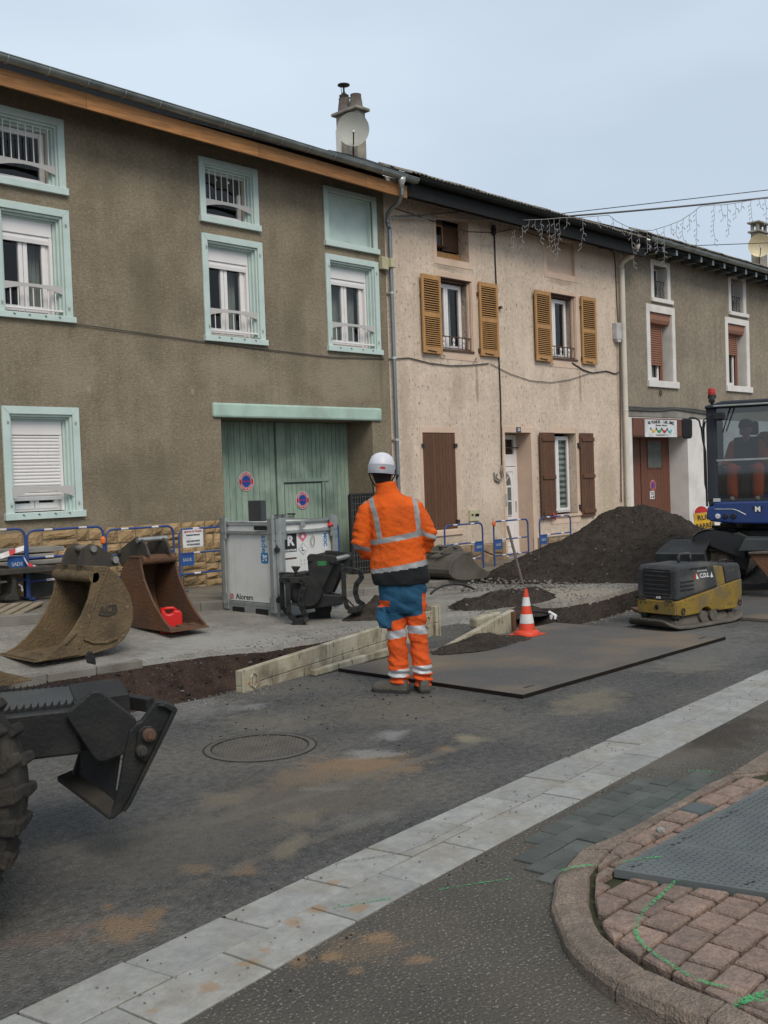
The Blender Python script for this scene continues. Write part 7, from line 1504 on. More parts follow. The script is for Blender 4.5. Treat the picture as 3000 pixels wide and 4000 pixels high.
BK('stabiliser_beam', MB().box(-1.3, p0[2][0]+.05, 0, .58, zb_+.0, zt_), bevel=.012)
BK('step_tray', MB().box(-1.3, p0[2][0]+.06, .08, .50, zt_+.0005, zt_+.008), 'machine_grey')
for yy in (.05, .50):
    b = MB(); x = -.9
    while x < p0[2][0]+.05: b.prism([(x,zt_+.004),(x+.026,zt_+.004),(x+.026,zt_+.03),(x+.014,zt_+.012)], yy, yy+.022, 'y'); x += .028
    BK('grip_teeth', b, 'machine_black', kind='stuff'); BK('edge_strip', MB().box(-1.3,p0[2][0]+.06,yy-.005,yy+.027,zt_,zt_+.005), 'machine_black')
hx = BL([(418,365),(440,325),(585,215),(620,210),(650,222),(865,425),(868,470),(800,640),(770,660),(650,692),(610,688),(575,650)])
BK('end_plate', MB().prism(hx, -.045, -.012, 'y'), 'machine_grey' if False else 'machine_black', bevel=.008)
BK('lug', MB().prism(BL([(575,205),(572,160),(590,128),(615,132),(632,170),(635,225)],1.1), .50, .53, 'y'), bevel=.004)
BK('rear_frame', MB().prism(BL([(700,262),(760,268),(990,318),(1010,330),(1060,350),(900,520),(820,560),(600,560),(600,300)]), .10, .14, 'y') if False else MB().bar((BL([(540,300)])[0][0],.50,zt_-.03),(BL([(1010,330)])[0][0],.16,zt_-.05),.05,.06).bar((BL([(760,280)])[0][0],.36,zt_-.03),(BL([(730,330)])[0][0],.02,zt_-.05),.03,.06).bar((BL([(500,560)])[0][0],.3,BL([(500,480)])[0][1]),(BL([(860,560)])[0][0],.3,BL([(860,470)])[0][1]),.4,.22), bevel=.006)
arm = BL([(1000,318),(1060,325),(1125,365),(1137,385),(1080,490),(800,985),(760,1030),(690,1075),(655,1082),(690,1010),(730,880),(775,660),(815,500),(860,455),(900,440)])
BK('foot_arm', MB().prism(arm, -.055, -.02, 'y'), bevel=.008)
BK('foot_arm_edge', MB().prism(BL([(1060,325),(1125,365),(1137,385),(1080,490),(800,985),(760,1030),(745,1015),(780,965),(1055,470),(1095,395),(1050,360),(1000,345)]), -.085, -.055, 'y'), bevel=.005)
BK('boss_plate', MB().prism(BL([(870,500),(910,470),(960,475),(1000,510),(1010,560),(915,720),(850,680),(845,640)]), -.075, -.055, 'y'), bevel=.006)
for (x, y, r, mt) in ((938,530,.028,'iron_rust'),(886,632,.025,'bucket_grey')): p = BL([(x,y)])[0]; BK('pin', MB().lathe([(r,0),(r,-.03),(r*.8,-.036),(r*.45,-.036),(r*.4,-.05),(0,-.05)], (p[0],-.07,p[1]), 18, 'y'), mt, smooth=True, auto=40)
fp = BL([(372,975),(440,905),(700,985),(790,990),(690,1075),(655,1082)])
a_, b_, c_, d_ = BL([(372,975)])[0], BL([(660,1082)])[0], BL([(780,1000)])[0], BL([(470,895)])[0]
BK('foot_pad', MB().hexa([(a_[0],.34,a_[1]+.02),(b_[0],-.05,b_[1]),(c_[0],-.04,c_[1]),(c_[0]-.1,.36,c_[1]+.08)], [(a_[0],.34,a_[1]+.045),(b_[0],-.05,b_[1]+.02),(c_[0],-.04,c_[1]+.02),(c_[0]-.1,.36,c_[1]+.10)]), 'bucket_grey', bevel=.006)
BK('foot_web', MB().prism(BL([(520,650),(690,640),(760,680),(700,1000),(480,965),(430,905)],1.08), .30, .34, 'y'), bevel=.006)
BK('foot_web', MB().loft([[(BL([(545,660)])[0][0],.30,BL([(545,660)])[0][1]),(BL([(770,640)])[0][0],.0,BL([(770,640)])[0][1])],[(BL([(500,930)])[0][0],.30,BL([(500,960)])[0][1]),(BL([(700,1030)])[0][0],.0,BL([(700,1030)])[0][1])]], closed=False, caps=False), 'machine_black')
# ================================================================ COMPACTOR
cg = gp(2645, 2452, .03); cm = empty('plate_compactor', (cg[0], cg[1], .0), 'dusty yellow and grey vibrating plate compactor by the pit', 'compactor', rz=radians(-10.5))
W[cm.name] = cm.matrix_world.copy()
def Q(nm, mb, mt, **k): return mk(nm, mb, M[mt], cm, local=True, **k)
# base plate: flat with upturned ends
rings = []
for x, z, y0, y1 in ((-.17,.095,.04,.45),(-.12,.055,-.02,.52),(-.05,.022,-.06,.56),(.10,.012,-.08,.58),(.80,.012,-.08,.58),(.95,.03,-.06,.56),(1.07,.075,.0,.50)):
    rings.append([(x,y0,z),(x,y1,z),(x,y1,z+.028),(x,y0,z+.028)])
Q('base_plate', MB().loft(rings), 'compactor_base', bevel=.008, smooth=True, auto=50)
Q('base_casting', MB().loft([[(x,y0,.035),(x,y1,.035),(x,y1-.03,z),(x,y0+.03,z)] for x,y0,y1,z in ((.0,.03,.48,.06),(.12,.02,.5,.12),(.5,.02,.5,.13),(.85,.03,.48,.11),(.95,.06,.44,.06))]), 'compactor_base', bevel=.015)
for x in (.42,.58): Q('exciter', MB().tube([(x,.0,.10),(x,.5,.10)], .058, 16), 'compactor_base', smooth=True, auto=50)
for x, y in ((.05,.06),(.05,.44),(.90,.06),(.90,.44)): Q('rubber_mount', MB().lathe([(.035,.0),(.045,.02),(.045,.05),(.035,.07)], (x,y,.09), 14), 'black', smooth=True); Q('bracket', MB().hexa([(x-.05,y-.03,.04),(x+.05,y-.03,.04),(x+.05,y+.03,.04),(x-.05,y+.03,.04)], [(x-.02,y-.03,.11),(x+.03,y-.03,.11),(x+.03,y+.03,.11),(x-.02,y+.03,.11)]), 'compactor_base')
yl = [(.0,.15),(.10,.13),(.36,.135),(.38,.155),(.42,.185),(.48,.19),(.53,.165),(.56,.14),(.60,.15),(.66,.135),(.95,.13),(1.02,.17),(1.06,.27),(1.06,.43),(.97,.425),(.62,.37),(.0,.285)]
Q('yellow_body', MB().prism(yl, .0, .50, 'y'), 'compactor_yellow', bevel=.012)
hood = [(.002,.285),(.62,.372),(.665,.375),(.60,.605),(.57,.63),(.50,.64),(.06,.635),(.03,.62),(.015,.58)]
Q('hood', MB().prism(hood, -.006, .506, 'y'), 'compactor_grey', bevel=.03)
Q('yellow_column', MB().prism([(.664,.37),(.80,.40),(.755,.585),(.60,.60)], .01, .49, 'y'), 'compactor_yellow', bevel=.012)
Q('tank', MB().prism([(.80,.398),(1.055,.43),(1.03,.58),(1.0,.60),(.78,.60),(.758,.585)], -.002, .502, 'y'), 'compactor_grey', bevel=.02)
Q('guard_bar', MB().tube([(.36,.25,.63),(.36,.25,.70),(.38,.25,.725),(.52,.25,.725),(.54,.25,.70),(.54,.25,.63)], .016, 8), 'compactor_grey', smooth=True); Q('tank_handle', MB().tube([(.84,.12,.60),(.85,.12,.63),(.97,.12,.632),(.98,.12,.60)], .010, 6), 'iron_dark')
for k in range(6): z = .585 - k*.045; Q('front_louvre', MB().box(-.0,.016,.09,.40,z-.006,z+.006) if False else MB().hexa([(-.004,.09,z-.012),(-.004,.40,z-.012),(.02,.40,z-.004),(.02,.09,z-.004)],[(-.004,.09,z-.004),(-.004,.40,z-.004),(.02,.40,z+.004),(.02,.09,z+.004)]), 'compactor_grey')
Q('grille_recess', MB().box(-.001,.012,.08,.41,.335,.60), 'black')
Q('rear_lower_panel', MB().box(-.012,.002,.01,.49,.15,.282), 'compactor_yellow', bevel=.005); Q('exhaust_hole', MB().tube([(-.014,.24,.215),(-.0,.24,.215)], .026, 12), 'black')
for y in (.04,.10,.38,.44): Q('bolt', MB().tube([(-.018,y,.255),(-.01,y,.255)], .010, 6), 'bucket_grey')
Q('latch', MB().box(-.02,-.004,.04,.13,.283,.300).box(-.02,-.004,.38,.47,.283,.300), 'bucket_grey', kind='stuff')
for (x0,x1,z) in ((.06,.26,.475),(.06,.26,.435),(.06,.26,.395),(.22,.34,.595),(.36,.48,.595)): Q('vent_slot', MB().box(x0,x1,-.0115,-.0065,z-.007,z+.007), 'black')
pp = cm.matrix_world; ts = lambda x, z: pp @ Matrix.Translation((x,-.0075,z)) @ Matrix.Rotation(pi/2, 4, 'X')
text('C.D.L', .062, M['white_print'], cm, ts(.435,.515), 'lettering', bold=.002); text('matériel de démolition', .017, M['white_print'], cm, ts(.40,.567), 'lettering')
def tri(nm, P, mt): return mk(nm, ([tuple(pp @ Vector((p[0],-.0085,p[1]))) for p in P], [list(range(len(P)))]), M[mt], cm)
tri('logo', [(.30+.028*cos(a*pi/6+pi/2),.515+.03*sin(a*pi/6+pi/2)) for a in range(7)], 'red_print'); tri('logo', [(.305,.488),(.35,.488),(.305,.545)], 'white_print'); tri('logo', [(.53,.488),(.575,.488),(.545,.545)], 'white_print')
text('ACR', .030, M['white_print'], cm, pp @ Matrix.Translation((-.006,.22,.315)) @ Matrix.Rotation(-pi/2, 4, 'Z') @ Matrix.Rotation(pi/2, 4, 'X'), 'lettering', bold=.001)
for x in (.09,1.0): Q('towing_eye', MB().tube([(x+.022*cos(a*pi/4),-.012,.185+.03*sin(a*pi/4)) for a in range(9)], .007, 6), 'iron_dark')
mk('road_plate', MB().hexa([(10.25,5.95,.004),(10.95,5.72,.004),(11.3,6.1,.004),(10.6,6.35,.004)],[(10.25,5.95,.03),(10.95,5.72,.03),(11.3,6.1,.03),(10.6,6.35,.03)]), M['bucket_rust'], label='small rusty plate behind the compactor at the pit edge', cat='steel plate')
# ================================================================ BLUE EXCAVATOR
ef = cam_frame(2972, 2230, 13.0); ef.translation.z = 0.0; ef = ef @ Matrix.Rotation(radians(-3), 4, 'Z')
ex = empty('excavator', ef.translation, 'blue wheeled excavator with its operator in the glazed cab', 'excavator', mat=ef)
def EK(nm, mb, mt, **k): return mk(nm, mb, M[mt], ex, local=True, **k)
EU = lambda x: (x-820)*.001363; EZ = lambda y: 2.619-.001363*y; EP = lambda pts: [(EU(x), EZ(y)) for x, y in pts]
EK('front_panel', MB().prism(EP([(372,1105),(425,1100),(430,1062),(1215,1062),(1268,1100),(1275,1200),(1220,1248),(900,1268),(640,1262),(400,1240),(362,1200)]), -.06, .25, 'y'), 'excavator_blue', bevel=.02)
EK('upper_body', MB().box(-.62,.62,.25,1.9,.95,1.25), 'excavator_blue', bevel=.03)
EK('cab_floor', MB().box(-.60,.60,.0,1.4,1.15,1.20), 'cab_dark')
def pil(x0,x1,y0,y1,z0=1.17,z1=2.38,mt='cab_dark'): return EK('pillar', MB().box(x0,x1,y0,y1,z0,z1), mt, bevel=.012)
xl_ = EU(375); xg = EU(458)
pil(xl_, xg, .0, .10); pil(-xg, -xl_, .0, .10); pil(xl_, xl_+.09, 1.3, 1.4); pil(-xl_-.09, -xl_, 1.3, 1.4); pil(xl_, xl_+.06, .62, .68)
EK('roof', MB().prism(EP([(370,175),(450,162),(520,140),(1120,140),(1190,162),(1270,175),(1275,205),(365,205)]), -.06, 1.45, 'y'), 'cab_dark', bevel=.02)
EK('roof_front', MB().prism(EP([(450,176),(1190,176),(1200,192),(440,192)]), -.075, -.05, 'y'), 'galv', bevel=.005)
EK('window_frame', frame_ring(xg-.01,-xg+.01,EZ(1050),EZ(190),.022,.015,.05), 'cab_dark'); EK('cross_bar', MB().bar((xg,.012,EZ(680)),(-xg,.012,EZ(678)),.02,.022), 'galv')
EK('pane', MB().box(xg,-xg,.028,.033,EZ(1045),EZ(195)), 'cab_glass'); EK('side_pane', MB().box(xl_+.01,xl_+.015,.10,.62,1.2,2.36), 'glass'); EK('side_pane', MB().box(xl_+.01,xl_+.015,.68,1.3,1.2,2.36), 'glass'); EK('side_pane', MB().box(-xl_-.015,-xl_-.01,.10,1.3,1.2,2.36), 'glass'); EK('rear_pane', MB().box(xl_+.09,-xl_-.09,1.38,1.385,1.6,2.36), 'glass'); EK('rear_wall', MB().box(xl_+.09,-xl_-.09,1.34,1.38,1.17,1.6), 'cab_dark')
EK('wiper', MB().tube([(EU(520),-.0,EZ(430)),(EU(590),-.012,EZ(200))],.007,5).tube([(EU(550),-.0,EZ(420)),(EU(630),-.012,EZ(195))],.007,5), 'black', kind='stuff')
for k, x in enumerate((462,530,602)): EK('headlight', MB().lathe([(.034,0),(.034,-.02),(.028,-.026),(0,-.028)], (EU(x),-.06,EZ(1192)), 16, 'y'), 'lens' if k == 0 else 'black', smooth=True, auto=40)
EK('trim_line', MB().tube([(EU(x),-.062,EZ(y)) for x, y in ((435,1125),(600,1130),(640,1145),(705,1182))], .006, 5), 'galv')
mk('badge', ([tuple(ef @ Vector((u,-.0615,z))) for u, z in EP([(758,1108),(856,1108),(838,1165),(778,1165)])], [[0,1,2,3]]), M['black'], ex)
text('M', .085, M['white_print'], ex, ef @ Matrix.Translation((EU(808),-.064,EZ(1135))) @ Matrix.Rotation(pi/2, 4, 'X') @ Matrix.Shear('XZ', 4, (0,0)), 'lettering', bold=.004)
EK('label_plate', MB().box(EU(426),EU(489),-.068,-.06,EZ(1058),EZ(1027)), 'grey_print')
EK('mirror_arm', MB().tube([(EU(x),-.06,EZ(y)) for x, y in ((215,300),(240,278),(290,285),(320,310),(330,365),(350,380))],.011,6).tube([(EU(x),-.05,EZ(y)) for x, y in ((350,370),(355,310),(400,275),(470,250))],.009,6), 'black')
EK('mirror', MB().prism(EP([(165,300),(180,282),(250,288),(259,310),(255,455),(240,470),(180,468),(165,440)]), -.12, -.06, 'y'), 'black', bevel=.012); EK('mirror', MB().prism(EP([(440,260),(470,240),(535,245),(545,265),(540,312),(450,312)]), -.10, -.05, 'y'), 'black', bevel=.012)
EK('hose', MB().tube([(EU(x),-.03,EZ(y)) for x, y in ((335,370),(345,480),(365,600),(368,1100))],.014,6), 'black')
EK('grab_rail', MB().tube([(xl_-.03,.2,1.3),(xl_-.05,.2,1.4),(xl_-.05,.2,2.1),(xl_-.03,.2,2.2)],.012,6), 'black')
bx = EU(432); EK('beacon', MB().lathe([(.04,0),(.05,.03),(.046,.05),(.05,.052),(.042,.10),(.0,.105)], (bx,.02,EZ(92)), 16), 'beacon_red', smooth=True, auto=40); EK('beacon_base', MB().lathe([(.02,-.11),(.02,-.03),(.055,-.02),(.05,.02),(.04,.03)], (bx,.02,EZ(92)), 14), 'black'); EK('work_light', MB().lathe([(.04,.0),(.04,-.03),(.03,-.035),(0,-.035)], (bx,.0,EZ(128)), 16, 'y'), 'black', smooth=True, auto=40)
# seat
EK('seat', MB().box(-.42,.10,.50,1.0,1.36,1.48), 'black', bevel=.04); EK('seat_back', MB().hexa([(-.42,.92,1.45),(.10,.92,1.45),(.10,1.05,1.45),(-.42,1.05,1.45)],[(-.36,1.02,2.0),(.04,1.02,2.0),(.04,1.12,2.0),(-.36,1.12,2.0)]), 'black', bevel=.04); EK('headrest', MB().box(-.28,-.04,1.0,1.1,2.02,2.2), 'black', bevel=.03)
EK('console', MB().box(-.58,-.46,.3,1.0,1.2,1.62), 'black', bevel=.03); EK('console', MB().box(.16,.30,.3,1.0,1.2,1.62), 'black', bevel=.03); EK('joystick', MB().tube([(-.5,.4,1.6),(-.5,.38,1.74)],[.012,.022],8), 'black'); EK('joystick', MB().tube([(.2,.4,1.6),(.2,.38,1.74)],[.012,.022],8), 'black'); EK('column', MB().box(-.21,-.11,.12,.24,1.2,1.62), 'black', bevel=.01)
# undercarriage
EK('chassis', MB().box(-.45,.6,.2,1.9,.45,.80), 'machine_black', bevel=.03); EK('turntable', MB().lathe([(.45,.78),(.45,.96)], (.1,.95,0), 28), 'machine_black')
def wheel(u, y, nm='wheel'):
    b = MB(); b.lathe([(.20,-.16),(.34,-.17),(.40,-.14),(.42,-.05),(.42,.05),(.40,.14),(.34,.17),(.20,.16)], (u,y,.42), 32, 'y' if False else 'x'); wh = EK(nm, b, 'rubber', smooth=True, auto=50)
    for k in range(16):
        a = 2*pi*k/16; q = MB(); q.m = Matrix.Translation((u,y,.42)) @ Matrix.Rotation(a, 4, 'X'); q.box(-.15,.15,-.03,.03,.41,.44); mk('tread_lug', MB_(q), M['rubber'], wh) if False else mk('tread_lug', ([tuple(ef @ Vector(v)) for v in q.v], q.f), M['rubber'], wh, bevel=.006)
    return wh
wheel(-.45,.35); wheel(.62,.35); wheel(-.45,1.7); wheel(.62,1.7)
EK('mudguard', MB().grid(lambda u, v: (EU(225)+ (EU(690)-EU(225))*u, -.10+.55*v, EZ(1400)+ .13*sin(pi*min(1,u*1.05))**.6*1.0 - .05*u + .02*sin(v*9+u*7)), 24, 8), 'tarp_black', smooth=True)
EK('mudguard', MB().grid(lambda u, v: (EU(235)+ (EU(690)-EU(235))*u, -.10, EZ(1400)-.0 + v*(.13*sin(pi*min(1,u*1.05))**.6 - .05*u) - (1-v)*.25*u), 24, 4), 'tarp_black', smooth=True)
EK('blade_arm', MB().prism(EP([(300,1420),(640,1340),(760,1400),(700,1700),(330,1600)]), -.02, .2, 'y'), 'machine_black', bevel=.02)
EK('dozer_blade', MB().hexa([(-1.22,-.30,.36),(-.60,-.40,.36),(-.58,-.30,.36),(-1.20,-.18,.36)],[(-1.22,-.40,.56),(-.62,-.50,.56),(-.62,-.35,.60),(-1.20,-.20,.60)]), 'machine_grey', bevel=.01); EK('blade_top', MB().hexa([(-1.21,-.38,.565),(-.62,-.48,.565),(-.60,-.34,.605),(-1.19,-.19,.605)],[(-1.08,-.05,.70),(-.60,-.1,.70),(-.58,-.04,.71),(-1.06,.0,.71)]), 'machine_black', bevel=.01)
EK('loader_bucket', MB().prism(EP([(662,1482),(714,1374),(1100,1385),(1130,1480)]), -.62, -.1, 'y'), 'machine_grey', bevel=.01); EK('loader_bucket_floor', MB().prism(EP([(742,1505),(1100,1486),(1100,1800),(900,1720)]), -.60, -.45, 'y'), 'bucket_rust', bevel=.01); EK('loader_bucket_edge', MB().prism(EP([(742,1490),(1110,1465),(1110,1500),(750,1512)]), -.64, -.55, 'y'), 'compactor_base', bevel=.01)
x, y = gp(2940, 2270, .0); mound('gravel_heap', x+.15, y-.05, .55, .3, .24, 'little heap of stony rubble under the excavator', mat='gravel_fines', n=40, seed=12, base=0)
# street closed sign
sf = cam_frame(2620+290*.42938, 1500+1235*.42938, 22.6) @ Matrix.Rotation(radians(20), 4, 'Z') @ Matrix.Rotation(radians(-4), 4, 'Y'); k_ = .42938*23.2/FPX
rb = empty('street_closed_sign', sf.translation, 'yellow street closed sign leaning behind the earth heap', 'sign', mat=sf)
def RK(nm, mb, mt): return mk(nm, mb, M[mt], rb, local=True)
RK('panel', MB().prism([(-75*k_,-90*k_),(105*k_,-90*k_),(95*k_,62*k_),(-80*k_,70*k_)], -.01, .01, 'y'), 'sign_yellow')
P = [(-8*k_+72*k_*cos(a*pi/16), 62*k_+72*k_*sin(a*pi/16)*.95) for a in range(17)]; RK('border', MB().prism(P, -.012, .01, 'y'), 'white_print'); P = [(-8*k_+60*k_*cos(a*pi/16), 64*k_+60*k_*sin(a*pi/16)*.95) for a in range(17)]; RK('red_half_disc', MB().prism(P, -.016, -.012, 'y'), 'red_print')
text('RUE', 62*k_, M['black_print'], rb, sf @ Matrix.Translation((8*k_,-.013,18*k_)) @ Matrix.Rotation(pi/2, 4, 'X'), 'lettering', bold=.004); text('BARRÉE', 56*k_, M['black_print'], rb, sf @ Matrix.Translation((18*k_,-.013,-55*k_)) @ Matrix.Rotation(pi/2, 4, 'X'), 'lettering', bold=.004, squash=.9)
RK('post', MB().bar((0,.03,-1.6),(0,.03,1.0*k_),.04,.04), 'galv')
cable('stake', [P_(2620+350*.42938,1500+880*.42938,11.5),P_(2620+362*.42938,1500+1160*.42938,11.5)], .035, 'pallet_wood', 'upright timber stake behind the excavator cab', 'stake')
# ================================================================ PEOPLE
def ell(b, rings, n=20):      # rings: (centre, rx, ry) horizontal ellipses with rounded ends
    R = []
    for c, rx, ry in rings: R.append([(c[0]+rx*cos(2*pi*k/n), c[1]+ry*sin(2*pi*k/n), c[2]) for k in range(n)])
    b.loft(R)
def limb(b, pts, rad, n=14):
    b.tube(pts, rad, n)
    for p, r in zip(pts, rad): b.lathe([(r*sin(a*pi/8), -r*cos(a*pi/8)) for a in range(9)], p, n, caps=False)
def hand(b, wrist, d, palm_n, side, s=1.0):
    d = Vector(d).normalized(); nrm = Vector(palm_n).normalized(); r = d.cross(nrm).normalized() * side; w_ = Vector(wrist)
    limb(b, [w_, w_+d*.045*s, w_+d*.085*s], [.026*s,.034*s,.032*s])
    for k, L in enumerate((.062,.070,.066,.052)):
        a = w_ + d*.088*s + r*(.030-.020*k)*s; p1 = a + d*L*.45*s + nrm*.012*s; p2 = p1 + d*L*.30*s + nrm*.024*s; p3 = p2 + d*L*.10*s + nrm*.022*s; limb(b, [a, p1, p2, p3], [.0095*s,.0088*s,.008*s,.007*s], 8)
    a = w_ + d*.035*s + r*.030*s; limb(b, [a, a+r*.022*s+d*.028*s+nrm*.012*s, a+r*.018*s+d*.055*s+nrm*.030*s], [.013*s,.011*s,.009*s], 8)
def head(b, c, s=1.0, fwd=(0,1,0)):
    f = Vector(fwd); c = Vector(c); rt = Vector((f.y,-f.x,0))
    R = []
    for t, rx, ry, dy in ((-1,.030,.035,.035),(-.88,.045,.055,.03),(-.6,.060,.075,.015),(-.2,.070,.088,.0),(.2,.074,.094,-.006),(.6,.066,.084,-.008),(.88,.042,.055,-.006),(1,.01,.012,-.004)):
        z = c.z + t*.115*s; R.append([tuple(c + rt*(rx*s*cos(2*pi*k/20)) + f*(ry*s*sin(2*pi*k/20) + dy*s) + Vector((0,0,z-c.z))) for k in range(20)])
    b.loft(R)
    limb(b, [c+f*.085*s+Vector((0,0,.02*s)), c+f*.108*s+Vector((0,0,-.018*s))], [.010*s,.015*s], 8)     # nose
    for sd in (-1, 1): limb(b, [c+rt*sd*.074*s+Vector((0,0,.012*s)), c+rt*sd*.078*s+Vector((0,0,-.02*s))], [.013*s,.010*s], 8)
    limb(b, [c+f*.078*s+rt*-.02*s+Vector((0,0,-.055*s)), c+f*.083*s+Vector((0,0,-.053*s)), c+f*.078*s+rt*.02*s+Vector((0,0,-.055*s))], [.007*s,.009*s,.007*s], 8)
    limb(b, [c+f*.02*s+Vector((0,0,-.06*s)), c+Vector((0,0,-.16*s))-f*.015*s], [.05*s,.052*s])      # neck
def split_paint(V, F, classify, table, parent, wrinkle=None):
    if wrinkle: V = [wrinkle(v) for v in V]
    groups = {}
    for f in F:
        c = Vector((0,0,0))
        for i in f: c += V[i]
        groups.setdefault(classify(c/len(f)), []).append(f)
    for key, fs in groups.items():
        nm, mt = table[key]
        if key == 'tape':     # each band of tape is a piece of its own
            par = {}
            def find(i):
                while par.setdefault(i, i) != i: par[i] = par[par[i]]; i = par[i]
                return i
            for f in fs:
                for i in f[1:]: par[find(i)] = find(f[0])
            comp = {}
            for f in fs: comp.setdefault(find(f[0]), []).append(f)
            big = [c for c in comp.values() if len(c) > 25]
        else: big = [fs]
        for fs in big: _piece(nm, mt, V, fs, parent)
def _piece(nm, mt, V, fs, parent):
        idx = {}; vs = []
        for f in fs:
            for i in f:
                if i not in idx: idx[i] = len(vs); vs.append(V[i])
        mk(nm, (vs, [[idx[i] for i in f] for f in fs]), M[mt], parent, local=True, smooth=True)
X8 = lambda x: (x-510)*.00089; Z8 = lambda y: (2120-y)*.00089
mp = Matrix.Translation((5.72, 5.36, 0)) @ Matrix.Rotation(radians(42.9-90), 4, 'Z')
man = empty('person', (0,0,0), 'person seen from behind in orange high visibility jacket and white helmet', 'person', mat=mp)
# body: one continuous figure, mostly covered by the clothes
b = MB()
ell(b, [((.0,.0,.80),.12,.09),((0,0,.88),.155,.11),((-.01,0,1.0),.14,.10),((-.03,0,1.2),.165,.11),((-.055,.01,1.36),.18,.11),((-.075,.01,1.44),.12,.08),((-.09,.02,1.50),.055,.055)])
limb(b, [(-.075,0,.85),(-.06,.01,.48),(-.052,-.01,.12),(-.052,-.01,.08)], [.09,.058,.038,.036]); limb(b, [(.08,0,.85),(.105,.01,.48),(.128,0,.12),(.128,0,.08)], [.09,.058,.038,.036])
limb(b, [(-.235,0,1.40),(-.29,-.01,1.15),(-.20,.14,1.03),(-.10,.24,1.05)], [.05,.038,.032,.026]); limb(b, [(.12,0,1.40),(.215,-.01,1.17),(.16,.15,1.05),(.07,.24,1.06)], [.05,.038,.032,.026])
hand(b, (-.09,.25,1.05), (.75,.6,.05), (.1,.1,-1), -1); hand(b, (.06,.25,1.06), (-.75,.6,.05), (-.1,.1,-1), 1)
HC = Vector((-.122,.03,1.655)); head(b, HC, .98, Vector((-.12,1,0)).normalized())
V, F = evalmesh(b, .008, 4); body = mk('body', (V, F), M['skin'], man, local=True, smooth=True)
for sd in (-1, 1): mk('eye', MB().lathe([(.011*sin(a*pi/6), -.011*cos(a*pi/6)) for a in range(7)], tuple(HC + Vector((sd*.030-.011,.084,.012))), 10, caps=False), M['white_print'], body); 
# hair under the helmet
b = MB(); ell(b, [((-.118,.01,1.545),.046,.045),((-.12,.005,1.60),.064,.072),((-.122,.0,1.66),.076,.092),((-.122,.01,1.72),.074,.090),((-.122,.01,1.76),.05,.06)]); V, F = evalmesh(b, .008, 3); V = [v for v in V]
hv = [v if v.y < .06 else Vector((v.x, .06+(v.y-.06)*.1, v.z)) for v in V]; mk('hair', (hv, F), M['hair'], man, local=True, smooth=True)
# helmet
hm = Matrix.Translation((-.125,.005,1.685)) @ Matrix.Rotation(radians(-4), 4, 'X') @ Matrix.Rotation(radians(5), 4, 'Y') @ Matrix.Diagonal((1,1.22,1,1))
b = MB(); b.m = hm; b.lathe([(.099,-.035),(.099,-.02),(.098,.02),(.093,.05),(.078,.085),(.05,.108),(.02,.117),(.001,.118)], n=36, caps=False); b.lathe([(.099,-.035),(.093,-.035),(.092,.02),(.07,.08),(.001,.11)], n=36, caps=False)
he = mk('helmet', b, M['helmet_white'], man, local=True, smooth=True, auto=50)
b = MB(); b.m = hm; b.lathe([(.1005,-.045),(.1010,.024),(.0985,.024)], n=36, caps=False); band = mk('helmet_band', ([mp @ Vector(v) for v in b.v], b.f), M['helmet_band'], he, smooth=True)
b = MB(); b.m = hm; b.prism([(-.10,.03),(-.06,.125),(.0,.15),(.06,.125),(.10,.03)], -.04, -.034, 'z'); mk('peak', ([mp @ Vector(v) for v in b.v], b.f), M['helmet_white'], he, bevel=.002)
mk('badge', ([tuple(mp @ hm @ Vector((.012+.022*cos(a*pi/6), -.1008, -.006+.010*sin(a*pi/6)))) for a in range(12)], [list(range(12))]), M['red_print'], he)
for k in (-1, 0, 1): mk('vent', ([tuple(mp @ hm @ Vector((k*.02+p[0], -.078+abs(k)*.004, .082+p[1]))) for p in ((-.008,-.003),(.008,-.003),(.008,.003),(-.008,.003))], [[0,1,2,3]]), M['black'], he)
mk('chin_strap', MB().tube([tuple(mp @ Vector(p)) for p in ((-.222,.0,1.66),(-.205,.03,1.60),(-.175,.06,1.55),(-.125,.085,1.53),(-.07,.06,1.56),(-.03,.03,1.62),(-.022,.0,1.67))], .005, 6), M['black'], he); mk('strap_end', MB().tube([tuple(mp @ Vector(p)) for p in ((-.196,.02,1.59),(-.192,.015,1.50))], .005, 6), M['black'], he); mk('strap_clip', MB().tube([tuple(mp @ Vector(p)) for p in ((-.03,.0,1.64),(-.005,-.01,1.628),(-.015,.01,1.60))], [.006,.012,.006], 6), M['black'], he)
# jacket
b = MB()
ell(b, [((-.010,0,.815),.200,.150),((-.012,0,.86),.218,.162),((-.018,0,.95),.216,.160),((-.030,0,1.08),.194,.145),((-.034,0,1.20),.196,.148),((-.045,0,1.32),.205,.148),((-.058,.0,1.40),.205,.140),((-.070,.005,1.455),.155,.115),((-.083,.01,1.49),.095,.088),((-.090,.015,1.53),.082,.080),((-.094,.015,1.575),.078,.076),((-.094,.015,1.585),.06,.06)])
limb(b, [(-.19,0,1.405),(-.245,-.005,1.36),(-.280,-.01,1.25),(-.295,-.01,1.14),(-.262,.05,1.065),(-.19,.15,1.04),(-.12,.22,1.05)], [.066,.073,.072,.070,.066,.058,.050]); limb(b, [(.065,0,1.405),(.115,-.005,1.365),(.165,-.01,1.27),(.208,-.01,1.18),(.185,.05,1.10),(.14,.14,1.06),(.09,.215,1.06)], [.064,.071,.072,.069,.066,.058,.050])
V, F = evalmesh(b, .0075, 4)
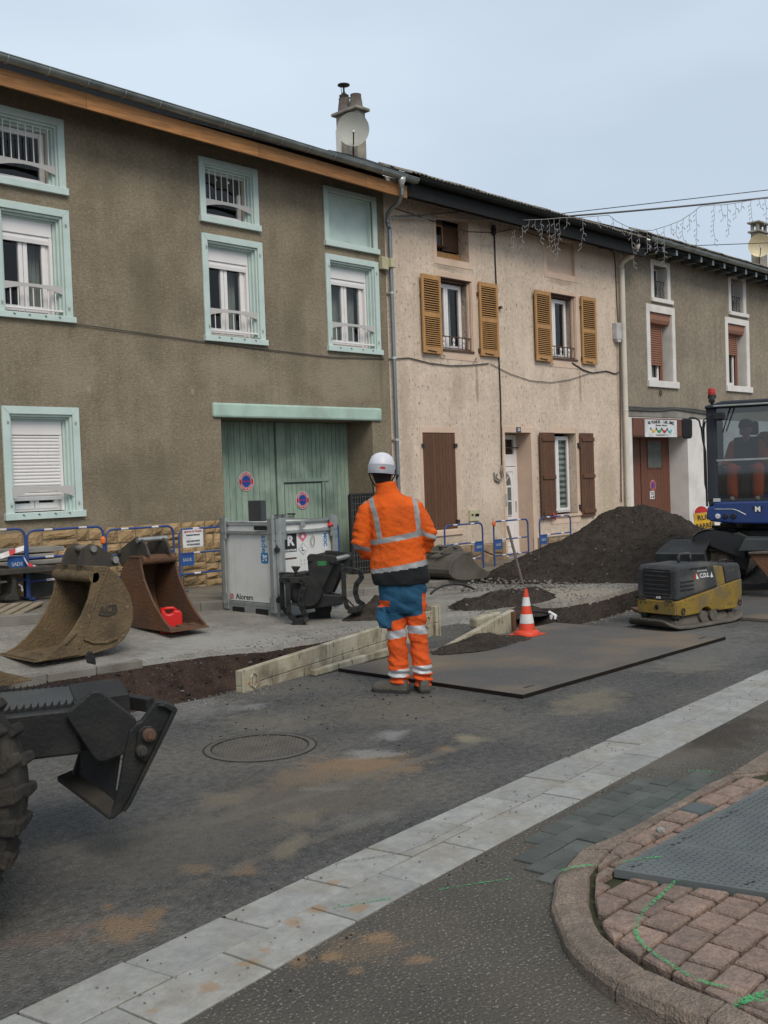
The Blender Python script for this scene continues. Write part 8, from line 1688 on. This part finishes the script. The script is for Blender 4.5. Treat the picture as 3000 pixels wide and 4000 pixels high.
def jw(v):
    a = .004 - .012*abs(noise.noise(Vector((v.x*7+v.z*5, v.y*7, v.z*8)))) + .004*noise.noise(Vector((v.x*16+v.z*9, v.y*14, v.z*26))); s_ = .0
    if v.z < 1.12: s_ += .004*sin(v.x*34+v.z*9)*(1.12-v.z)/.3
    if abs(v.x+.04) > .2 and 1.02 < v.z < 1.25: s_ += .005*sin(v.z*110+v.x*30)
    c = Vector((-.03,0,v.z)); d = (v-c); d.z = 0; d = d.normalized() if d.length > 1e-4 else Vector((0,0,0)); return v + d*(a+s_)
def cj(c):
    x = c.x/.00089+510; y = 2120 - c.z/.00089
    def line(x0,y0,x1,y1): return y0+(y1-y0)*(x-x0)/(x1-x0)
    arm = (x < 258 - (y-500)*.01 if c.y < .03 else x < 235) and y > 560 or (x > 705 and 500 < y < 960)
    if not arm:
        if y > line(255,1104,725,1047): return 'black'
        if y > line(260,1068,725,1000): return 'tape'
        if line(262,822,700,752) < y < line(262,866,700,800): return 'tape'
        if c.y < .02 or True:
            xl_ = 272 + (y-480)*.262 - (max(0, y-640))*.12; 
            if 380 < y < 840 and abs(x-xl_) < 21: return 'tape'
            xr_ = 632 + (y-450)*.135 - max(0, y-600)*.06
            if 380 < y < 800 and abs(x-xr_) < 20: return 'tape'
    else:
        if x < 300 and line(112,848,255,890) < y < line(112,893,255,925): return 'tape'
        if x > 690 and line(705,768,800,800) < y < line(705,805,800,842): return 'tape'
        if (c.y > .10) and y > 1030: return 'black'
    return 'o'
split_paint(V, F, cj, {'o': ('jacket','hivis_orange'), 'black': ('jacket_hem','cloth_black'), 'tape': ('reflective_tape','reflective')}, man, jw)
# trousers
b = MB()
ell(b, [((-.0,0,.95),.15,.12),((.0,0,.90),.170,.135),((.0,0,.80),.172,.135),((.0,0,.70),.170,.130),((.012,0,.64),.158,.11),((.02,0,.60),.14,.09)])
limb(b, [(-.085,0,.78),(-.070,0,.64),(-.056,.005,.50),(-.052,.0,.36),(-.050,0,.22),(-.044,.005,.12),(-.042,.01,.085)], [.098,.088,.073,.070,.075,.073,.067]); limb(b, [(.085,0,.78),(.088,0,.64),(.098,.005,.50),(.110,0,.36),(.122,0,.22),(.130,.005,.12),(.132,.01,.085)], [.095,.084,.070,.067,.072,.070,.065])
b.hexa([(-.185,-.09,.50),(-.10,-.10,.49),(-.10,.03,.49),(-.185,.05,.50)],[(-.205,-.05,.65),(-.15,-.09,.66),(-.15,.06,.66),(-.205,.07,.65)])
V, F = evalmesh(b, .0075, 4)
def tw(v):
    s_ = .005 - .012*abs(noise.noise(Vector((v.x*9, v.y*9, v.z*11+v.x*6)))) + .006*noise.noise(Vector((v.x*9, v.y*9, v.z*30+v.x*14))); z = v.z
    if z < .24: s_ += .010*sin(z*120+v.x*24+2*noise.noise(v*7))*(min(1,(.24-z)/.08))
    elif .38 < z < .6: s_ += .0045*sin(z*60+v.x*40)
    else: s_ += .004*sin(z*45+v.x*22+v.y*10)
    cx_ = -.05 if v.x < .035 else .115
    if z > .62: cx_ = 0
    d = Vector((v.x-cx_, v.y, 0)); d = d.normalized() if d.length > 1e-4 else Vector((0,0,0)); return v + d*s_
def ct(c):
    x = c.x/.00089+510; y = 2120 - c.z/.00089
    if c.y > .02:
        return 'tape' if (1580 < y < 1650 or 1910 < y < 1975) else ('b' if y < 1500 else 'o')
    def line(x0,y0,x1,y1): return y0+(y1-y0)*(x-x0)/(x1-x0)
    if x < 545:
        if line(375,1596,525,1575) < y < line(375,1665,525,1642): return 'tape'
        if line(370,1922,550,1912) < y < line(370,1985,550,1975): return 'tape'
        if y < line(400,1512,530,1480) and x > 400: return 'b'
        if x <= 412 and (y < 1330 or 1385 < y < 1572 + (x-330)*.1): return 'b'
        return 'o'
    if line(545,1552,695,1552) < y < line(545,1620,695,1625): return 'tape'
    if line(570,1885,720,1890) < y < line(570,1955,720,1955): return 'tape'
    if y < line(540,1478,690,1455) and x < 685 - max(0, y-1280)*.0 and not (x > 672 and y > 1280): return 'b'
    return 'b' if y < 1285 else 'o'
split_paint(V, F, ct, {'o': ('trousers','trouser_orange'), 'b': ('trouser_seat','trouser_blue'), 'tape': ('reflective_tape','reflective_light')}, man, tw)
for (x, y, a) in ((-.060,-.01,68),(.132,.0,8)):
    m = mp @ Matrix.Translation((x,y,0)) @ Matrix.Rotation(radians(a), 4, 'Z')
    b = MB()
    R = []
    for yy, w_, h_ in ((-.085,.030,.05),(-.07,.042,.085),(-.03,.045,.115),(.03,.045,.105),(.09,.048,.075),(.15,.048,.062),(.19,.040,.05),(.205,.02,.035)): R.append([(w_*cos(t), yy, .018+max(0,h_*sin(t)) if 0 < t < pi else .018) for t in [k*pi/8 for k in range(9)]])
    b.loft(R, closed=True); V, F = evalmesh(b, .007, 4); mk('boot', ([m @ v for v in V], F), M['boot'], man, smooth=True)
    q = MB(); q.prism([(-.036,-.09),(.036,-.09),(.044,-.03),(.040,.03),(.050,.10),(.048,.16),(.03,.205),(-.02,.21),(-.045,.17),(-.048,.10),(-.040,.03),(-.044,-.03)], .0, .024, 'z'); mk('boot_sole', ([m @ Vector(v) for v in q.v], q.f), M['boot_sole'], man, bevel=.003)
# operator in the cab, seated and facing the street
om = ef @ Matrix.Translation((-.17,.62,1.46)) @ Matrix.Rotation(pi, 4, 'Z')
op = empty('person', (0,0,0), 'seated excavator operator in orange work clothes behind the cab window', 'person', mat=om)
s_ = .92; b = MB()
ell(b, [((0,0,-.02),.13,.10),((0,-.01,.08),.15,.11),((0,-.02,.28),.16,.11),((0,0,.42),.17,.10),((0,.01,.48),.10,.07)])
hd = Vector((0,.06,.62)); head(b, hd, .92)
for sd in (-1, 1):
    limb(b, [(sd*.08,0,.02),(sd*.16,.40,.10),(sd*.15,.44,-.18),(sd*.15,.46,-.26)], [.075,.055,.04,.036]); limb(b, [(sd*.17,0,.42),(sd*.24,.06,.20),(sd*.30,.24,.20)], [.05,.038,.030]); hand(b, (sd*.30,.25,.20), (sd*.1,1,.1), (0,0,-1), -sd, .9); limb(b, [(sd*.15,.46,-.25),(sd*.15,.56,-.27)], [.035,.03])
V, F = evalmesh(b, .010, 3); ob_ = mk('body', (V, F), M['skin'], op, local=True, smooth=True)
b = MB(); ell(b, [((0,0,-.02),.16,.13),((0,-.01,.10),.17,.13),((0,-.02,.28),.18,.13),((0,0,.42),.185,.115),((0,.01,.48),.11,.08),((0,.02,.52),.065,.06)])
for sd in (-1, 1): limb(b, [(sd*.16,0,.42),(sd*.24,.05,.20),(sd*.29,.20,.20)], [.068,.058,.048])
V, F = evalmesh(b, .011, 3); split_paint(V, F, lambda c: 'd' if (abs(c.x) < .15 and c.z > .16) else 'o', {'o': ('jacket','hivis_orange'), 'd': ('vest','cloth_black')}, op)
b = MB()
for sd in (-1, 1): limb(b, [(sd*.07,.0,.02),(sd*.155,.38,.11),(sd*.155,.43,-.05),(sd*.15,.45,-.22)], [.10,.082,.072,.068])
V, F = evalmesh(b, .011, 3); mk('trousers', (V, F), M['trouser_orange'], op, local=True, smooth=True)
for sd in (-1, 1): b = MB(); limb(b, [(sd*.15,.43,-.245),(sd*.15,.52,-.25),(sd*.15,.60,-.262)], [.045,.042,.036]); V, F = evalmesh(b, .01, 2); mk('boot', (V, F), M['boot'], op, local=True, smooth=True)
b = MB(); b.m = Matrix.Translation((0,.05,.665)); b.lathe([(.092,-.02),(.092,.02),(.075,.065),(.04,.088),(.001,.094)], n=24, caps=False); mk('cap', b, M['cloth_black'], op, local=True, smooth=True)
jk = mk('hanging_jacket', MB().grid(lambda u, v: ((EU(800)+u*.2), .95+.03*sin(u*9+v*4), EZ(400)-v*.36-.03*sin(u*6)), 10, 10), M['hivis_orange'], None, smooth=True) if False else None
b = MB(); ell(b, [((EU(850),1.12,1.72),.10,.05),((EU(850),1.12,1.85),.12,.06),((EU(850),1.12,2.0),.12,.055),((EU(850),1.12,2.06),.06,.04)]); V, F = evalmesh(b, .012, 4); mk('hanging_jacket', ([ef @ v for v in V], F), M['hivis_orange'], smooth=True, label='orange work jacket hung inside the excavator cab', cat='jacket')
bpy.context.view_layer.update()
